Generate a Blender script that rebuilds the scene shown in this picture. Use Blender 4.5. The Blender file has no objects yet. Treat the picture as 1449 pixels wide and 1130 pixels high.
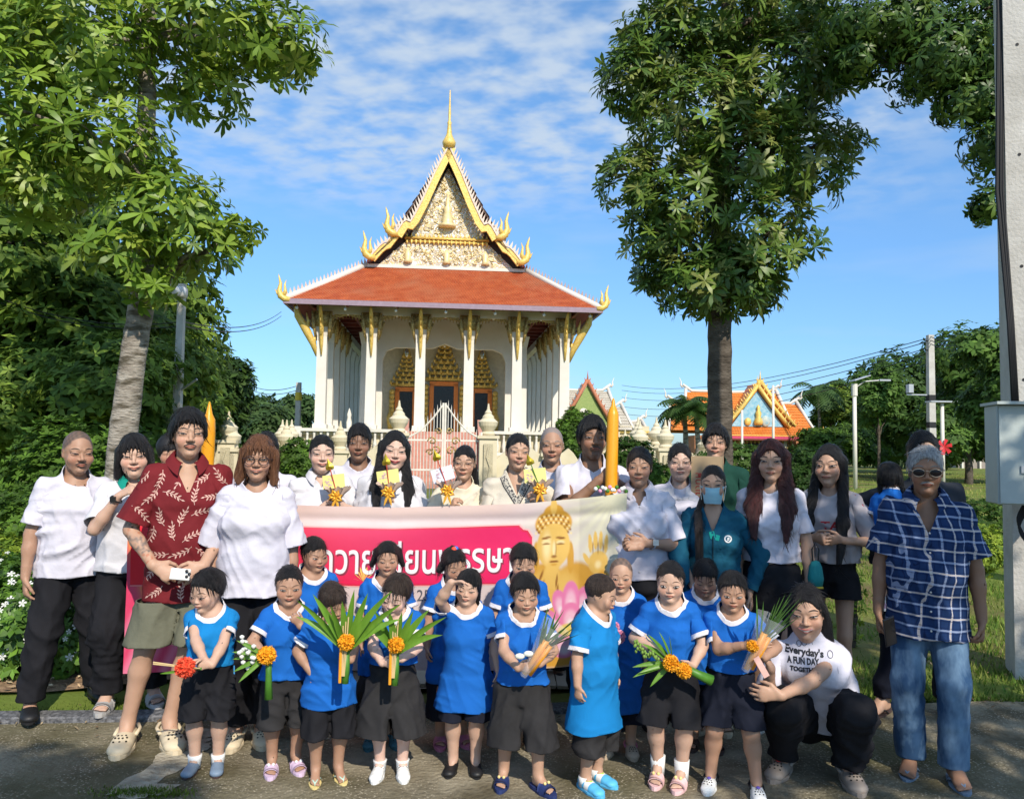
import bpy, math, random
import numpy as np
from mathutils import Vector, Matrix, Euler
from mathutils.bvhtree import BVHTree

random.seed(7)
rng = np.random.default_rng(11)
R = math.radians
scene = bpy.context.scene
COL = scene.collection

# ------------------------------------------------------------------ camera
IW, IH, FPX = 1449.0, 1130.0, 1130.0        # photograph frame and focal length in its pixels
CAM_H, PITCH, ROLL = 1.65, R(3.2), R(0.9)
cam_data = bpy.data.cameras.new('camera')
cam = bpy.data.objects.new('camera', cam_data)
COL.objects.link(cam)
scene.camera = cam
cam_data.sensor_fit = 'HORIZONTAL'
cam_data.sensor_width = 36.0
cam_data.lens = 36.0 * FPX / IW
cam_data.clip_start = 0.05
cam_data.clip_end = 6000
CAM_M = (Matrix.Rotation(R(90) + PITCH, 4, 'X') @ Matrix.Rotation(ROLL, 4, 'Z'))
cam.matrix_world = Matrix.Translation((0, 0, CAM_H)) @ CAM_M

def P(px, py, D):
    """world point at distance D in front of the camera plane line of sight through a photo pixel"""
    d = CAM_M.to_3x3() @ Vector(((px - IW / 2) / FPX, -(py - IH / 2) / FPX, -1.0))
    s = D / d.y
    return np.array([d.x * s, D, CAM_H + d.z * s])

# ------------------------------------------------------------------ world, sun, exposure
SUN_AZ, SUN_EL = R(21), R(39)               # sun stands behind the camera, to its right
sun_dir = Vector((math.sin(SUN_AZ) * math.cos(SUN_EL), -math.cos(SUN_AZ) * math.cos(SUN_EL), math.sin(SUN_EL)))
world = bpy.data.worlds.new('World')
scene.world = world
world.use_nodes = True
def world_nodes():
    nt = world.node_tree; N = nt.nodes; L = nt.links
    N.clear()
    out = N.new('ShaderNodeOutputWorld'); bg = N.new('ShaderNodeBackground')
    sky = N.new('ShaderNodeTexSky'); sky.sky_type = 'NISHITA'; sky.sun_disc = False
    sky.sun_elevation = SUN_EL
    sky.sun_rotation = math.atan2(sun_dir.x, sun_dir.y)
    sky.air_density = 1.0; sky.dust_density = 0.3; sky.ozone_density = 3.0
    bg.inputs['Strength'].default_value = 0.15
    # altocumulus sheet: direction projected on a flat layer high above
    geo = N.new('ShaderNodeTexCoord'); sep = N.new('ShaderNodeSeparateXYZ')
    L.new(geo.outputs['Generated'], sep.inputs[0])
    def math_(op, a, b=None, c=None):
        m = N.new('ShaderNodeMath'); m.operation = op
        for i, v in enumerate((a, b, c)):
            if v is None: continue
            if isinstance(v, (int, float)): m.inputs[i].default_value = v
            else: L.new(v, m.inputs[i])
        return m.outputs[0]
    z = math_('MAXIMUM', sep.outputs[2], 0.03)
    zz = math_('ADD', z, 0.12)
    x = math_('DIVIDE', sep.outputs[0], zz); y = math_('DIVIDE', sep.outputs[1], zz)
    com = N.new('ShaderNodeCombineXYZ'); L.new(x, com.inputs[0]); L.new(y, com.inputs[1])
    def noise(scale, detail, rough, dist, vec):
        n = N.new('ShaderNodeTexNoise'); n.inputs['Scale'].default_value = scale
        n.inputs['Detail'].default_value = detail; n.inputs['Roughness'].default_value = rough
        n.inputs['Distortion'].default_value = dist
        L.new(vec, n.inputs['Vector']); return n.outputs['Fac']
    mp = N.new('ShaderNodeMapping'); mp.inputs['Scale'].default_value = (1, 1.25, 1); mp.inputs['Rotation'].default_value = (0, 0, .5)
    L.new(com.outputs[0], mp.inputs[0])
    puffs = noise(9.5, 3.5, .5, .1, mp.outputs[0])
    sheet = noise(.9, 3, .5, .3, com.outputs[0])
    cov = N.new('ShaderNodeMapRange'); cov.inputs[1].default_value = .30; cov.inputs[2].default_value = .50
    cov.interpolation_type = 'SMOOTHSTEP'
    el = N.new('ShaderNodeMapRange'); el.interpolation_type = 'SMOOTHSTEP'
    el.inputs[1].default_value = .24; el.inputs[2].default_value = .36; L.new(sep.outputs[2], el.inputs[0])
    wob = math_('MULTIPLY_ADD', sheet, .16, -.08)
    L.new(math_('ADD', sep.outputs[2], wob), el.inputs[0])
    L.new(sheet, cov.inputs[0])
    pf = N.new('ShaderNodeMapRange'); pf.inputs[1].default_value = .28; pf.inputs[2].default_value = .70
    pf.interpolation_type = 'SMOOTHSTEP'; L.new(puffs, pf.inputs[0])
    cl = math_('MULTIPLY', math_('MULTIPLY', pf.outputs[0], el.outputs[0]), .82)
    cl = math_('MULTIPLY', cl, math_('MULTIPLY_ADD', cov.outputs[0], .35, .65))
    # faint low wisps near the horizon
    wis = N.new('ShaderNodeMapRange'); wis.inputs[1].default_value = .55; wis.inputs[2].default_value = .8
    mp2 = N.new('ShaderNodeMapping'); mp2.inputs['Scale'].default_value = (1, 1, 5); L.new(geo.outputs['Generated'], mp2.inputs[0])
    L.new(noise(3.2, 4, .5, 0, mp2.outputs[0]), wis.inputs[0])
    low = math_('MULTIPLY', wis.outputs[0], .25)
    cl = math_('MAXIMUM', cl, low)
    tint = N.new('ShaderNodeMixRGB'); tint.blend_type = 'MULTIPLY'; tint.inputs[0].default_value = 1
    tr = N.new('ShaderNodeValToRGB'); L.new(sep.outputs[2], tr.inputs[0]); L.new(tr.outputs[0], tint.inputs[2]); L.new(sky.outputs[0], tint.inputs[1])
    tr.color_ramp.elements[0].position = .0; tr.color_ramp.elements[0].color = (.30, .41, .57, 1)
    tr.color_ramp.elements[1].position = .45; tr.color_ramp.elements[1].color = (.56, .76, .86, 1)
    mix = N.new('ShaderNodeMixRGB'); L.new(cl, mix.inputs[0]); L.new(tint.outputs[0], mix.inputs[1])
    mix.inputs[2].default_value = (2.5, 2.9, 3.35, 1)
    L.new(mix.outputs[0], bg.inputs['Color']); L.new(bg.outputs[0], out.inputs[0])
world_nodes()
sun = bpy.data.lights.new('sun', 'SUN'); sun.energy = 2.95; sun.angle = R(0.53); sun.color = (1, .91, .78)
sun_o = bpy.data.objects.new('sun', sun); COL.objects.link(sun_o)
sun_o.rotation_euler = sun_dir.to_track_quat('Z', 'Y').to_euler()
scene.view_settings.view_transform = 'Standard'
scene.view_settings.look = 'None'
scene.view_settings.exposure = 0.76
scene.view_settings.gamma = 1
scene.view_settings.use_curve_mapping = False
scene.cycles.max_bounces = 6
scene.cycles.diffuse_bounces = 3
scene.cycles.transparent_max_bounces = 8
scene.cycles.use_denoising = True

# ------------------------------------------------------------------ materials
MATS = {}
def S(c):
    return tuple(c) + (1.0,) if len(c) == 3 else tuple(c)
def material(name, col, rough=.6, var=.12, vscale=6., bump=.0, bscale=40., col2=None, spec=.4, metal=0.,
             attr=None, stretch=None, thr=None, sss=0., emit=0., trans=0., detail=4., coord='Object', col3=None, scale3=1.5):
    """procedural principled material: base colour modulated by noise, optional second/third colour, bump"""
    if name in MATS: return MATS[name]
    m = bpy.data.materials.new(name); m.use_nodes = True
    nt = m.node_tree; N = nt.nodes; L = nt.links
    b = N['Principled BSDF']
    b.inputs['Roughness'].default_value = rough
    b.inputs['Specular IOR Level'].default_value = spec
    b.inputs['Metallic'].default_value = metal
    if sss:
        b.inputs['Subsurface Weight'].default_value = sss
        b.inputs['Subsurface Radius'].default_value = (.012, .005, .003)
        b.inputs['Subsurface Scale'].default_value = 1.0
    tc = N.new('ShaderNodeTexCoord'); mp = N.new('ShaderNodeMapping')
    L.new(tc.outputs[coord], mp.inputs[0])
    if stretch: mp.inputs['Scale'].default_value = stretch
    n = N.new('ShaderNodeTexNoise'); n.inputs['Scale'].default_value = vscale; n.inputs['Detail'].default_value = detail
    n.inputs['Roughness'].default_value = .6
    L.new(mp.outputs[0], n.inputs['Vector'])
    ramp = N.new('ShaderNodeMapRange'); L.new(n.outputs['Fac'], ramp.inputs[0])
    lo, hi = thr if thr else (.3, .7)
    ramp.inputs[1].default_value = lo; ramp.inputs[2].default_value = hi
    mx = N.new('ShaderNodeMixRGB'); L.new(ramp.outputs[0], mx.inputs[0])
    if col2 is None:
        c1 = tuple(x * (1 - var) for x in col[:3]); c2 = tuple(min(1, x * (1 + var)) for x in col[:3])
    else: c1, c2 = col, col2
    mx.inputs[1].default_value = S(c1); mx.inputs[2].default_value = S(c2)
    res = mx.outputs[0]
    if col3 is not None:
        n3 = N.new('ShaderNodeTexNoise'); n3.inputs['Scale'].default_value = scale3; n3.inputs['Detail'].default_value = 5
        L.new(mp.outputs[0], n3.inputs['Vector'])
        r3 = N.new('ShaderNodeMapRange'); r3.inputs[1].default_value = .48; r3.inputs[2].default_value = .66
        L.new(n3.outputs['Fac'], r3.inputs[0])
        m3 = N.new('ShaderNodeMixRGB'); L.new(r3.outputs[0], m3.inputs[0]); L.new(res, m3.inputs[1]); m3.inputs[2].default_value = S(col3)
        res = m3.outputs[0]
    if attr:
        at = N.new('ShaderNodeVertexColor'); at.layer_name = attr
        mu = N.new('ShaderNodeMixRGB'); mu.blend_type = 'MULTIPLY'; mu.inputs[0].default_value = 1
        L.new(at.outputs[0], mu.inputs[1]); L.new(res, mu.inputs[2]); res = mu.outputs[0]
    L.new(res, b.inputs['Base Color'])
    if bump:
        n2 = N.new('ShaderNodeTexNoise'); n2.inputs['Scale'].default_value = bscale; n2.inputs['Detail'].default_value = 3
        L.new(mp.outputs[0], n2.inputs['Vector'])
        bp = N.new('ShaderNodeBump'); bp.inputs['Strength'].default_value = min(1, bump); bp.inputs['Distance'].default_value = .01 if bump <= 1 else .01 * bump
        L.new(n2.outputs['Fac'], bp.inputs['Height']); L.new(bp.outputs[0], b.inputs['Normal'])
    if emit:
        b.inputs['Emission Strength'].default_value = emit; b.inputs['Emission Color'].default_value = S(col)
    if trans:   # thin leaf / cloth translucency
        tr = N.new('ShaderNodeBsdfTranslucent'); L.new(res, tr.inputs[0])
        ms = N.new('ShaderNodeMixShader'); ms.inputs[0].default_value = trans
        L.new(b.outputs[0], ms.inputs[1]); L.new(tr.outputs[0], ms.inputs[2])
        L.new(ms.outputs[0], N['Material Output'].inputs[0])
    MATS[name] = m
    return m

# ------------------------------------------------------------------ objects
def setp(o, label=None, cat=None, group=None, kind=None):
    if label: o['label'] = label
    if cat: o['category'] = cat
    if group: o['group'] = group
    if kind: o['kind'] = kind
    return o

def mesh_np(name, V, faces, mats, parent=None, matidx=None, smooth=True, colors=None, loc=(0, 0, 0), rotz=0):
    """faces: (n,3) or (n,4) int array, or list of arrays"""
    V = np.asarray(V, dtype=np.float32)
    if not isinstance(faces, (list, tuple)) or (len(faces) and not hasattr(faces[0], 'ndim')):
        faces = [np.asarray(faces, dtype=np.int32)]
    faces = [np.asarray(f, dtype=np.int32) for f in faces if len(f)]
    me = bpy.data.meshes.new(name)
    nl = sum(f.size for f in faces); nf = sum(len(f) for f in faces)
    me.vertices.add(len(V)); me.vertices.foreach_set('co', V.ravel())
    me.loops.add(nl); me.loops.foreach_set('vertex_index', np.concatenate([f.ravel() for f in faces]))
    me.polygons.add(nf)
    tot = np.concatenate([np.full(len(f), f.shape[1], np.int32) for f in faces])
    st = np.concatenate([[0], np.cumsum(tot)[:-1]]).astype(np.int32)
    me.polygons.foreach_set('loop_start', st)
    if not isinstance(mats, (list, tuple)): mats = [mats]
    for m in mats: me.materials.append(m)
    if matidx is not None: me.polygons.foreach_set('material_index', np.asarray(matidx, dtype=np.int32))
    me.polygons.foreach_set('use_smooth', np.full(nf, smooth, dtype=bool))
    me.update(calc_edges=True)
    if colors is not None:
        ca = me.color_attributes.new('Col', 'FLOAT_COLOR', 'POINT')
        c = np.ones((len(V), 4), np.float32); c[:, :3] = colors
        ca.data.foreach_set('color', c.ravel())
    o = bpy.data.objects.new(name, me); COL.objects.link(o)
    o.location = loc; o.rotation_euler = (0, 0, rotz)
    if parent is not None: o.parent = parent
    return o

def empty(name, loc, rotz=0, parent=None):
    o = bpy.data.objects.new(name, None); COL.objects.link(o)
    o.location = tuple(loc); o.rotation_euler = (0, 0, rotz); o.empty_display_size = .1
    if parent is not None: o.parent = parent
    return o

class MB:
    """collects simple solids; build() links them as one mesh object"""
    def __init__(s): s.V = []; s.F = []; s.M = []; s.n = 0; s.m = 0
    def add(s, V, F):
        V = np.asarray(V, float); s.V.append(V)
        for f in F: s.F.append(tuple(i + s.n for i in f)); s.M.append(s.m)
        s.n += len(V); return s
    def box(s, c, d, rz=0, taper=1., R3=None):
        x, y, z = d[0] / 2, d[1] / 2, d[2] / 2
        v = np.array([[sx * x * (taper if sz > 0 else 1), sy * y * (taper if sz > 0 else 1), sz * z] for sz in (-1, 1) for sy in (-1, 1) for sx in (-1, 1)])
        if R3 is not None: v = v @ np.asarray(R3).T
        if rz: a = np.array([[math.cos(rz), -math.sin(rz), 0], [math.sin(rz), math.cos(rz), 0], [0, 0, 1]]); v = v @ a.T
        return s.add(v + np.asarray(c), [(0, 2, 3, 1), (4, 5, 7, 6), (0, 1, 5, 4), (2, 6, 7, 3), (0, 4, 6, 2), (1, 3, 7, 5)])
    def hexa(s, v):
        return s.add(v, [(0, 3, 2, 1), (4, 5, 6, 7), (0, 1, 5, 4), (1, 2, 6, 5), (2, 3, 7, 6), (3, 0, 4, 7)])
    def tube(s, pts, r, n=8, cap=True):
        pts = [np.asarray(p, float) for p in pts]; k = len(pts)
        rr = r if hasattr(r, '__len__') else [r] * k
        V = []; ref = None
        for i, p in enumerate(pts):
            t = pts[min(i + 1, k - 1)] - pts[max(i - 1, 0)]; t = t / (np.linalg.norm(t) + 1e-9)
            if ref is None: ref = np.array([1., 0, 0]) if abs(t[0]) < .8 else np.array([0, 1., 0])
            u = np.cross(t, ref); u /= np.linalg.norm(u) + 1e-9; w = np.cross(t, u); ref = -np.cross(t, u) * 0 + ref
            for j in range(n):
                a = 2 * math.pi * j / n; V.append(p + rr[i] * (math.cos(a) * u + math.sin(a) * w))
        F = [(i * n + j, i * n + (j + 1) % n, (i + 1) * n + (j + 1) % n, (i + 1) * n + j) for i in range(k - 1) for j in range(n)]
        if cap: F += [tuple(range(n - 1, -1, -1)), tuple((k - 1) * n + j for j in range(n))]
        return s.add(V, F)
    def lathe(s, prof, c=(0, 0, 0), n=16, sq=False, rz=0):
        """prof: list of (radius, z). sq: square section"""
        V = []; m = 4 if sq else n
        for r, z in prof:
            for j in range(m):
                a = 2 * math.pi * (j + (.5 if sq else 0)) / m + rz; q = r * (1.4142 if sq else 1)
                V.append((c[0] + q * math.cos(a), c[1] + q * math.sin(a), c[2] + z))
        k = len(prof)
        F = [(i * m + j, i * m + (j + 1) % m, (i + 1) * m + (j + 1) % m, (i + 1) * m + j) for i in range(k - 1) for j in range(m)]
        F += [tuple(range(m - 1, -1, -1)), tuple((k - 1) * m + j for j in range(m))]
        return s.add(V, F)
    def prism(s, poly, y0, y1):
        """polygon in xz, extruded along y"""
        n = len(poly)
        V = [(p[0], y0, p[1]) for p in poly] + [(p[0], y1, p[1]) for p in poly]
        return s.add(V, [tuple(range(n)), tuple(range(2 * n - 1, n - 1, -1))] + [(i, i + n, (i + 1) % n + n, (i + 1) % n) for i in range(n)])
    def sphere(s, c, r, n=10, m=6):
        r = r if hasattr(r, '__len__') else (r, r, r)
        V = []
        for i in range(m + 1):
            t = math.pi * i / m
            for j in range(n):
                a = 2 * math.pi * j / n; V.append((c[0] + r[0] * math.sin(t) * math.cos(a), c[1] + r[1] * math.sin(t) * math.sin(a), c[2] - r[2] * math.cos(t)))
        return s.add(V, [(i * n + j, i * n + (j + 1) % n, (i + 1) * n + (j + 1) % n, (i + 1) * n + j) for i in range(m) for j in range(n)])
    def xf(s, M4):
        A = np.array(M4); 
        for i in range(len(s.V)): s.V[i] = s.V[i] @ A[:3, :3].T + A[:3, 3]
        return s
    def build(s, name, mats, parent=None, smooth=False, loc=(0, 0, 0), rotz=0):
        me = bpy.data.meshes.new(name)
        me.from_pydata(np.concatenate(s.V).tolist(), [], s.F)
        if not isinstance(mats, (list, tuple)): mats = [mats]
        for m in mats: me.materials.append(m)
        me.polygons.foreach_set('material_index', s.M)
        if smooth: me.polygons.foreach_set('use_smooth', [True] * len(me.polygons))
        me.update()
        o = bpy.data.objects.new(name, me); COL.objects.link(o); o.location = tuple(loc); o.rotation_euler = (0, 0, rotz)
        if parent is not None: o.parent = parent
        return o

# ------------------------------------------------------------------ implicit surfaces
def axis(lo, hi, coarse, fine=()):
    out = [lo]; x = lo
    while x < hi:
        st = coarse
        for a, b, f in fine:
            if a - coarse * .5 <= x <= b: st = min(st, f)
        x += st; out.append(x)
    return np.array(out, np.float32)

class SDF:
    def __init__(s, xs, ys, zs):
        s.ax = (xs, ys, zs); s.d = np.full((len(xs), len(ys), len(zs)), .5, np.float32)
    def reg(s, lo, hi):
        sl = tuple(slice(max(0, int(np.searchsorted(a, l)) - 1), int(np.searchsorted(a, h)) + 1) for a, l, h in zip(s.ax, lo, hi))
        X = s.ax[0][sl[0]][:, None, None]; Y = s.ax[1][sl[1]][None, :, None]; Z = s.ax[2][sl[2]][None, None, :]
        return sl, X, Y, Z
    def merge(s, sl, d, k, sub=False):
        a = s.d[sl]
        if sub: a = -a
        if k > 0:
            h = np.maximum(k - np.abs(a - d), 0) / k; r = np.minimum(a, d) - h * h * (k * .25)
        else: r = np.minimum(a, d)
        s.d[sl] = -r if sub else r
    def cap(s, a, b, ra, rb, side=None, k=.02, sub=False, ro=None):
        a = np.asarray(a, float); b = np.asarray(b, float)
        ra = ra if hasattr(ra, '__len__') else (ra, ra); rb = rb if hasattr(rb, '__len__') else (rb, rb)
        w = b - a; Ln = float(np.linalg.norm(w)); wn = w / Ln if Ln > 1e-6 else np.array([0, 0, 1.])
        sd = np.array([1., 0, 0]) if side is None else np.asarray(side, float)
        sd = sd - wn * sd.dot(wn)
        if np.linalg.norm(sd) < 1e-3: sd = np.cross(wn, [0, 1., 0])
        sd = sd / np.linalg.norm(sd); dp = np.cross(wn, sd)
        m = max(max(ra), max(rb)); pad = k + .03
        sl, X, Y, Z = s.reg(np.minimum(a, b) - m - pad, np.maximum(a, b) + m + pad)
        X = X - a[0]; Y = Y - a[1]; Z = Z - a[2]
        t0 = X * wn[0] + Y * wn[1] + Z * wn[2]
        t = np.clip(t0 / max(Ln, 1e-6), 0, 1) if Ln > 1e-6 else np.zeros_like(t0)
        ov = t0 - t * Ln
        u = X * sd[0] + Y * sd[1] + Z * sd[2]; v = X * dp[0] + Y * dp[1] + Z * dp[2]
        rs = ra[0] + (rb[0] - ra[0]) * t; rd = ra[1] + (rb[1] - ra[1]) * t
        r0 = (rs + rd) * .5 if ro is None else ro
        u2 = u * u; v2 = v * v; o2 = ov * ov
        q = np.sqrt(u2 + v2 + o2) + 1e-6; kk = np.sqrt(u2 / (rs * rs) + v2 / (rd * rd) + o2 / (r0 * r0)) + 1e-5
        s.merge(sl, (q - q / kk).astype(np.float32), k, sub)
    def ell(s, c, Rm, r, k=.01, sub=False):
        c = np.asarray(c, float); m = max(r); pad = k + .02
        sl, X, Y, Z = s.reg(c - m - pad, c + m + pad)
        X = X - c[0]; Y = Y - c[1]; Z = Z - c[2]
        u = [X * Rm[0, i] + Y * Rm[1, i] + Z * Rm[2, i] for i in range(3)]
        q = np.sqrt(X * X + Y * Y + Z * Z) + 1e-6
        kk = np.sqrt((u[0] / r[0]) ** 2 + (u[1] / r[1]) ** 2 + (u[2] / r[2]) ** 2) + 1e-5
        s.merge(sl, (q - q / kk).astype(np.float32), k, sub)
    def mesh(s):
        d = s.d; nx, ny, nz = d.shape; ins = d < 0
        ids = []; pos = []; sg = []
        for ax in range(3):
            sa = [slice(None)] * 3; sb = [slice(None)] * 3
            sa[ax] = slice(0, -1); sb[ax] = slice(1, None)
            for o in range(3):
                if o != ax: sa[o] = slice(1, -1); sb[o] = slice(1, -1)
            A = ins[tuple(sa)]; B = ins[tuple(sb)]
            idx = np.nonzero(A != B)
            ijk = [i + (0 if o == ax else 1) for o, i in enumerate(idx)]
            ijk2 = list(ijk); ijk2[ax] = ijk[ax] + 1
            va = d[tuple(ijk)]; vb = d[tuple(ijk2)]; t = va / (va - vb)
            p = np.stack([s.ax[o][ijk[o]] for o in range(3)], 1).astype(np.float64)
            p[:, ax] += t * (s.ax[ax][ijk2[ax]] - s.ax[ax][ijk[ax]])
            o1, o2 = (ax + 1) % 3, (ax + 2) % 3
            quad = []
            for e1, e2 in ((-1, -1), (0, -1), (0, 0), (-1, 0)):
                c = [ijk[0].copy(), ijk[1].copy(), ijk[2].copy()]; c[o1] = c[o1] + e1; c[o2] = c[o2] + e2
                quad.append((c[0] * ny + c[1]) * nz + c[2])
            q = np.stack(quad, 1); fl = vb < 0
            q[fl] = q[fl][:, ::-1]
            ids.append(q); pos.append(np.repeat(p[:, None, :], 4, 1))
        q = np.concatenate(ids); p = np.concatenate(pos).reshape(-1, 3)
        un, inv = np.unique(q.ravel(), return_inverse=True); inv = inv.ravel()
        cnt = np.bincount(inv).astype(float)
        V = np.stack([np.bincount(inv, weights=p[:, i]) / cnt for i in range(3)], 1)
        return V, inv.reshape(-1, 4)

def normals(V, F):
    T = F if F.shape[1] == 3 else np.concatenate([F[:, [0, 1, 2]], F[:, [0, 2, 3]]])
    n = np.cross(V[T[:, 1]] - V[T[:, 0]], V[T[:, 2]] - V[T[:, 0]])
    out = np.zeros_like(V)
    for i in range(3):
        for c in range(3): out[:, c] += np.bincount(T[:, i], weights=n[:, c], minlength=len(V))
    return out / (np.linalg.norm(out, axis=1, keepdims=True) + 1e-12)

def cluster(V, Q, cell):
    """merge vertices that share a cell of the given size (per-vertex array; 0 keeps a vertex)"""
    key = np.floor(V / np.where(cell > 0, cell, 1)[:, None]).astype(np.int64); lv = np.round(cell * 1e4).astype(np.int64)
    key = np.clip(key + 20000, 0, 40000); h = ((key[:, 0] * 40001 + key[:, 1]) * 40001 + key[:, 2]) * 8 + np.searchsorted(np.unique(lv), lv)
    h = np.where(cell > 0, h, -(np.arange(len(V)) + 5))
    u, inv = np.unique(h, return_inverse=True); inv = inv.ravel(); cnt = np.bincount(inv).astype(float)
    V2 = np.stack([np.bincount(inv, weights=V[:, i]) / cnt for i in range(3)], 1); q = inv[Q]
    t = np.concatenate([q[:, [0, 1, 2]], q[:, [0, 2, 3]]]); ok = (t[:, 0] != t[:, 1]) & (t[:, 1] != t[:, 2]) & (t[:, 0] != t[:, 2]); t = t[ok]
    k2 = np.sort(t, 1); _, inv2, c2 = np.unique(k2[:, 0] * len(V2) ** 2 + k2[:, 1] * len(V2) + k2[:, 2], return_inverse=True, return_counts=True); t = t[c2[inv2.ravel()] == 1]
    mv = (np.bincount(inv, weights=(cell > 0)) > 0)[:, None]; W = relax(relax(V2, t, 3, .5), t, 1, -.35); return np.where(mv, W, V2), t

def relax(V, F, it=1, lam=.5):
    e = np.concatenate([F[:, [i, (i + 1) % F.shape[1]]] for i in range(F.shape[1])]); e = np.concatenate([e, e[:, ::-1]])
    c = np.bincount(e[:, 0], minlength=len(V)).astype(float)[:, None]
    for _ in range(it):
        s = np.stack([np.bincount(e[:, 0], weights=V[e[:, 1], k], minlength=len(V)) for k in range(3)], 1)
        V = V + lam * (s / np.maximum(c, 1) - V)
    return V

class Sheet:
    """triangle sheet that can be cut and painted along scalar fields"""
    def __init__(s, V, F):
        s.V = V; s.T = np.concatenate([F[:, [0, 1, 2]], F[:, [0, 2, 3]]]) if F.shape[1] == 4 else F; s.m = np.zeros(len(s.T), int)
    def split(s, fn):
        f = fn(s.V); f = np.where(np.abs(f) < 1e-5, 1e-5, f)
        sg = f > 0; st = sg[s.T]; n = st.sum(1)
        mix = (n == 1) | (n == 2)
        keep = s.T[~mix]; km = s.m[~mix]; kside = st[~mix][:, 0]
        T = s.T[mix]; M = s.m[mix]; stt = st[mix]
        if len(T):
            lone_val = stt.sum(1) == 1
            lone = np.argmax(stt == lone_val[:, None], 1)
            r = np.arange(len(T))
            a = T[r, lone]; b = T[r, (lone + 1) % 3]; c = T[r, (lone + 2) % 3]
            e = np.concatenate([np.stack([a, b], 1), np.stack([a, c], 1)]); es = np.sort(e, 1)
            key = es[:, 0].astype(np.int64) * (len(s.V) + 1) + es[:, 1]
            u, first, inv = np.unique(key, return_index=True, return_inverse=True); inv = inv.ravel()
            ea, eb = es[first, 0], es[first, 1]; t = (f[ea] / (f[ea] - f[eb]))[:, None]
            nv = s.V[ea] * (1 - t) + s.V[eb] * t; base = len(s.V)
            s.V = np.concatenate([s.V, nv]); p = base + inv[:len(T)]; q = base + inv[len(T):]
            nt = np.concatenate([np.stack([a, p, q], 1), np.stack([p, b, c], 1), np.stack([p, c, q], 1)])
            sd = np.concatenate([lone_val, ~lone_val, ~lone_val]); nm = np.concatenate([M, M, M])
            s.T = np.concatenate([keep, nt]); s.m = np.concatenate([km, nm]); return np.concatenate([kside, sd])
        s.T = keep; s.m = km; return kside
    def cut(s, fn):
        side = s.split(fn); s.T = s.T[~side]; s.m = s.m[~side]; return s
    def paint(s, fn, mi):
        side = s.split(fn); s.m[side] = mi; return s
    def rim(s, th=.005):
        """fold the open edges inwards so cloth has a thickness"""
        used = np.unique(s.T); re = np.full(len(s.V), -1); re[used] = np.arange(len(used)); s.V = s.V[used]; s.T = re[s.T]
        N = normals(s.V, s.T)
        e = np.concatenate([s.T[:, [0, 1]], s.T[:, [1, 2]], s.T[:, [2, 0]]]); mm = np.concatenate([s.m] * 3)
        es = np.sort(e, 1); key = es[:, 0].astype(np.int64) * (len(s.V) + 1) + es[:, 1]
        u, inv, cnt = np.unique(key, return_inverse=True, return_counts=True); b = cnt[inv.ravel()] == 1
        e = e[b]; mm = mm[b]
        bv = np.unique(e); mp = np.full(len(s.V), -1); mp[bv] = len(s.V) + np.arange(len(bv))
        s.V = np.concatenate([s.V, s.V[bv] - N[bv] * th])
        s.T = np.concatenate([s.T, np.stack([e[:, 1], e[:, 0], mp[e[:, 0]]], 1), np.stack([e[:, 1], mp[e[:, 0]], mp[e[:, 1]]], 1)])
        s.m = np.concatenate([s.m, mm, mm]); return s
    @staticmethod
    def join(lst):
        o = Sheet.__new__(Sheet); n = 0; Vs = []; Ts = []; ms = []
        for q in lst: Vs.append(q.V); Ts.append(q.T + n); ms.append(q.m); n += len(q.V)
        o.V = np.concatenate(Vs); o.T = np.concatenate(Ts); o.m = np.concatenate(ms); return o

def unit(v): v = np.asarray(v, float); return v / (np.linalg.norm(v) + 1e-9)
def ik(a, t, l1, l2, pole):
    """middle joint of a two-bone chain from a to t; returns (mid, reachable end)"""
    a = np.asarray(a, float); t = np.asarray(t, float); d = t - a; D = np.linalg.norm(d); u = d / (D + 1e-9)
    D2 = min(D, (l1 + l2) * .995); t = a + u * D2
    x = (l1 * l1 - l2 * l2 + D2 * D2) / (2 * D2); h = math.sqrt(max(l1 * l1 - x * x, 0))
    p = np.asarray(pole, float); p = p - u * p.dot(u); p = unit(p)
    return a + u * x + p * h, t

def text_mesh(txt, size, extrude=.0015, offset=0., align='CENTER', shear=0.):
    cu = bpy.data.curves.new('txt', 'FONT'); cu.body = txt; cu.size = size; cu.extrude = extrude; cu.offset = offset
    cu.align_x = align; cu.resolution_u = 3; cu.shear = shear
    o = bpy.data.objects.new('txt', cu); COL.objects.link(o)
    me = bpy.data.meshes.new_from_object(o)
    V = np.array([v.co[:] for v in me.vertices]) if len(me.vertices) else np.zeros((0, 3))
    F = [tuple(p.vertices) for p in me.polygons]
    bpy.data.objects.remove(o); bpy.data.curves.remove(cu); bpy.data.meshes.remove(me)
    return V, F
# ================================================================== people
def skin_mat():
    return material('skin', (1, 1, 1), rough=.5, var=.05, vscale=25, bump=.12, bscale=260, attr='Col', spec=.35, sss=.12)
SK = dict(light=(.55, .35, .255), fair=(.58, .385, .295), mid=(.49, .295, .20), tan=(.41, .235, .155), dark=(.25, .135, .085), brown=(.27, .145, .088))
HAIRM = {}
def hair_mat(kind):
    c = dict(black=((.010, .009, .010), (.030, .027, .028)), soft=((.020, .013, .010), (.060, .040, .030)), red=((.075, .030, .016), (.21, .095, .045)),
             auburn=((.028, .009, .009), (.080, .022, .020)), grey=((.20, .20, .20), (.52, .52, .52)), brown=((.05, .022, .012), (.13, .062, .035)),
             stubble=((.05, .035, .03), (.09, .06, .05)))[kind]
    c = dict(black=((.006, .0055, .006), (.018, .016, .017))).get(kind, c)
    return material('hair_' + kind, c[0], rough=.38, vscale=9, bump=.8, bscale=34, col2=c[1], stretch=(16, 16, 1.4), thr=(.35, .7), spec=.32)

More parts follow.
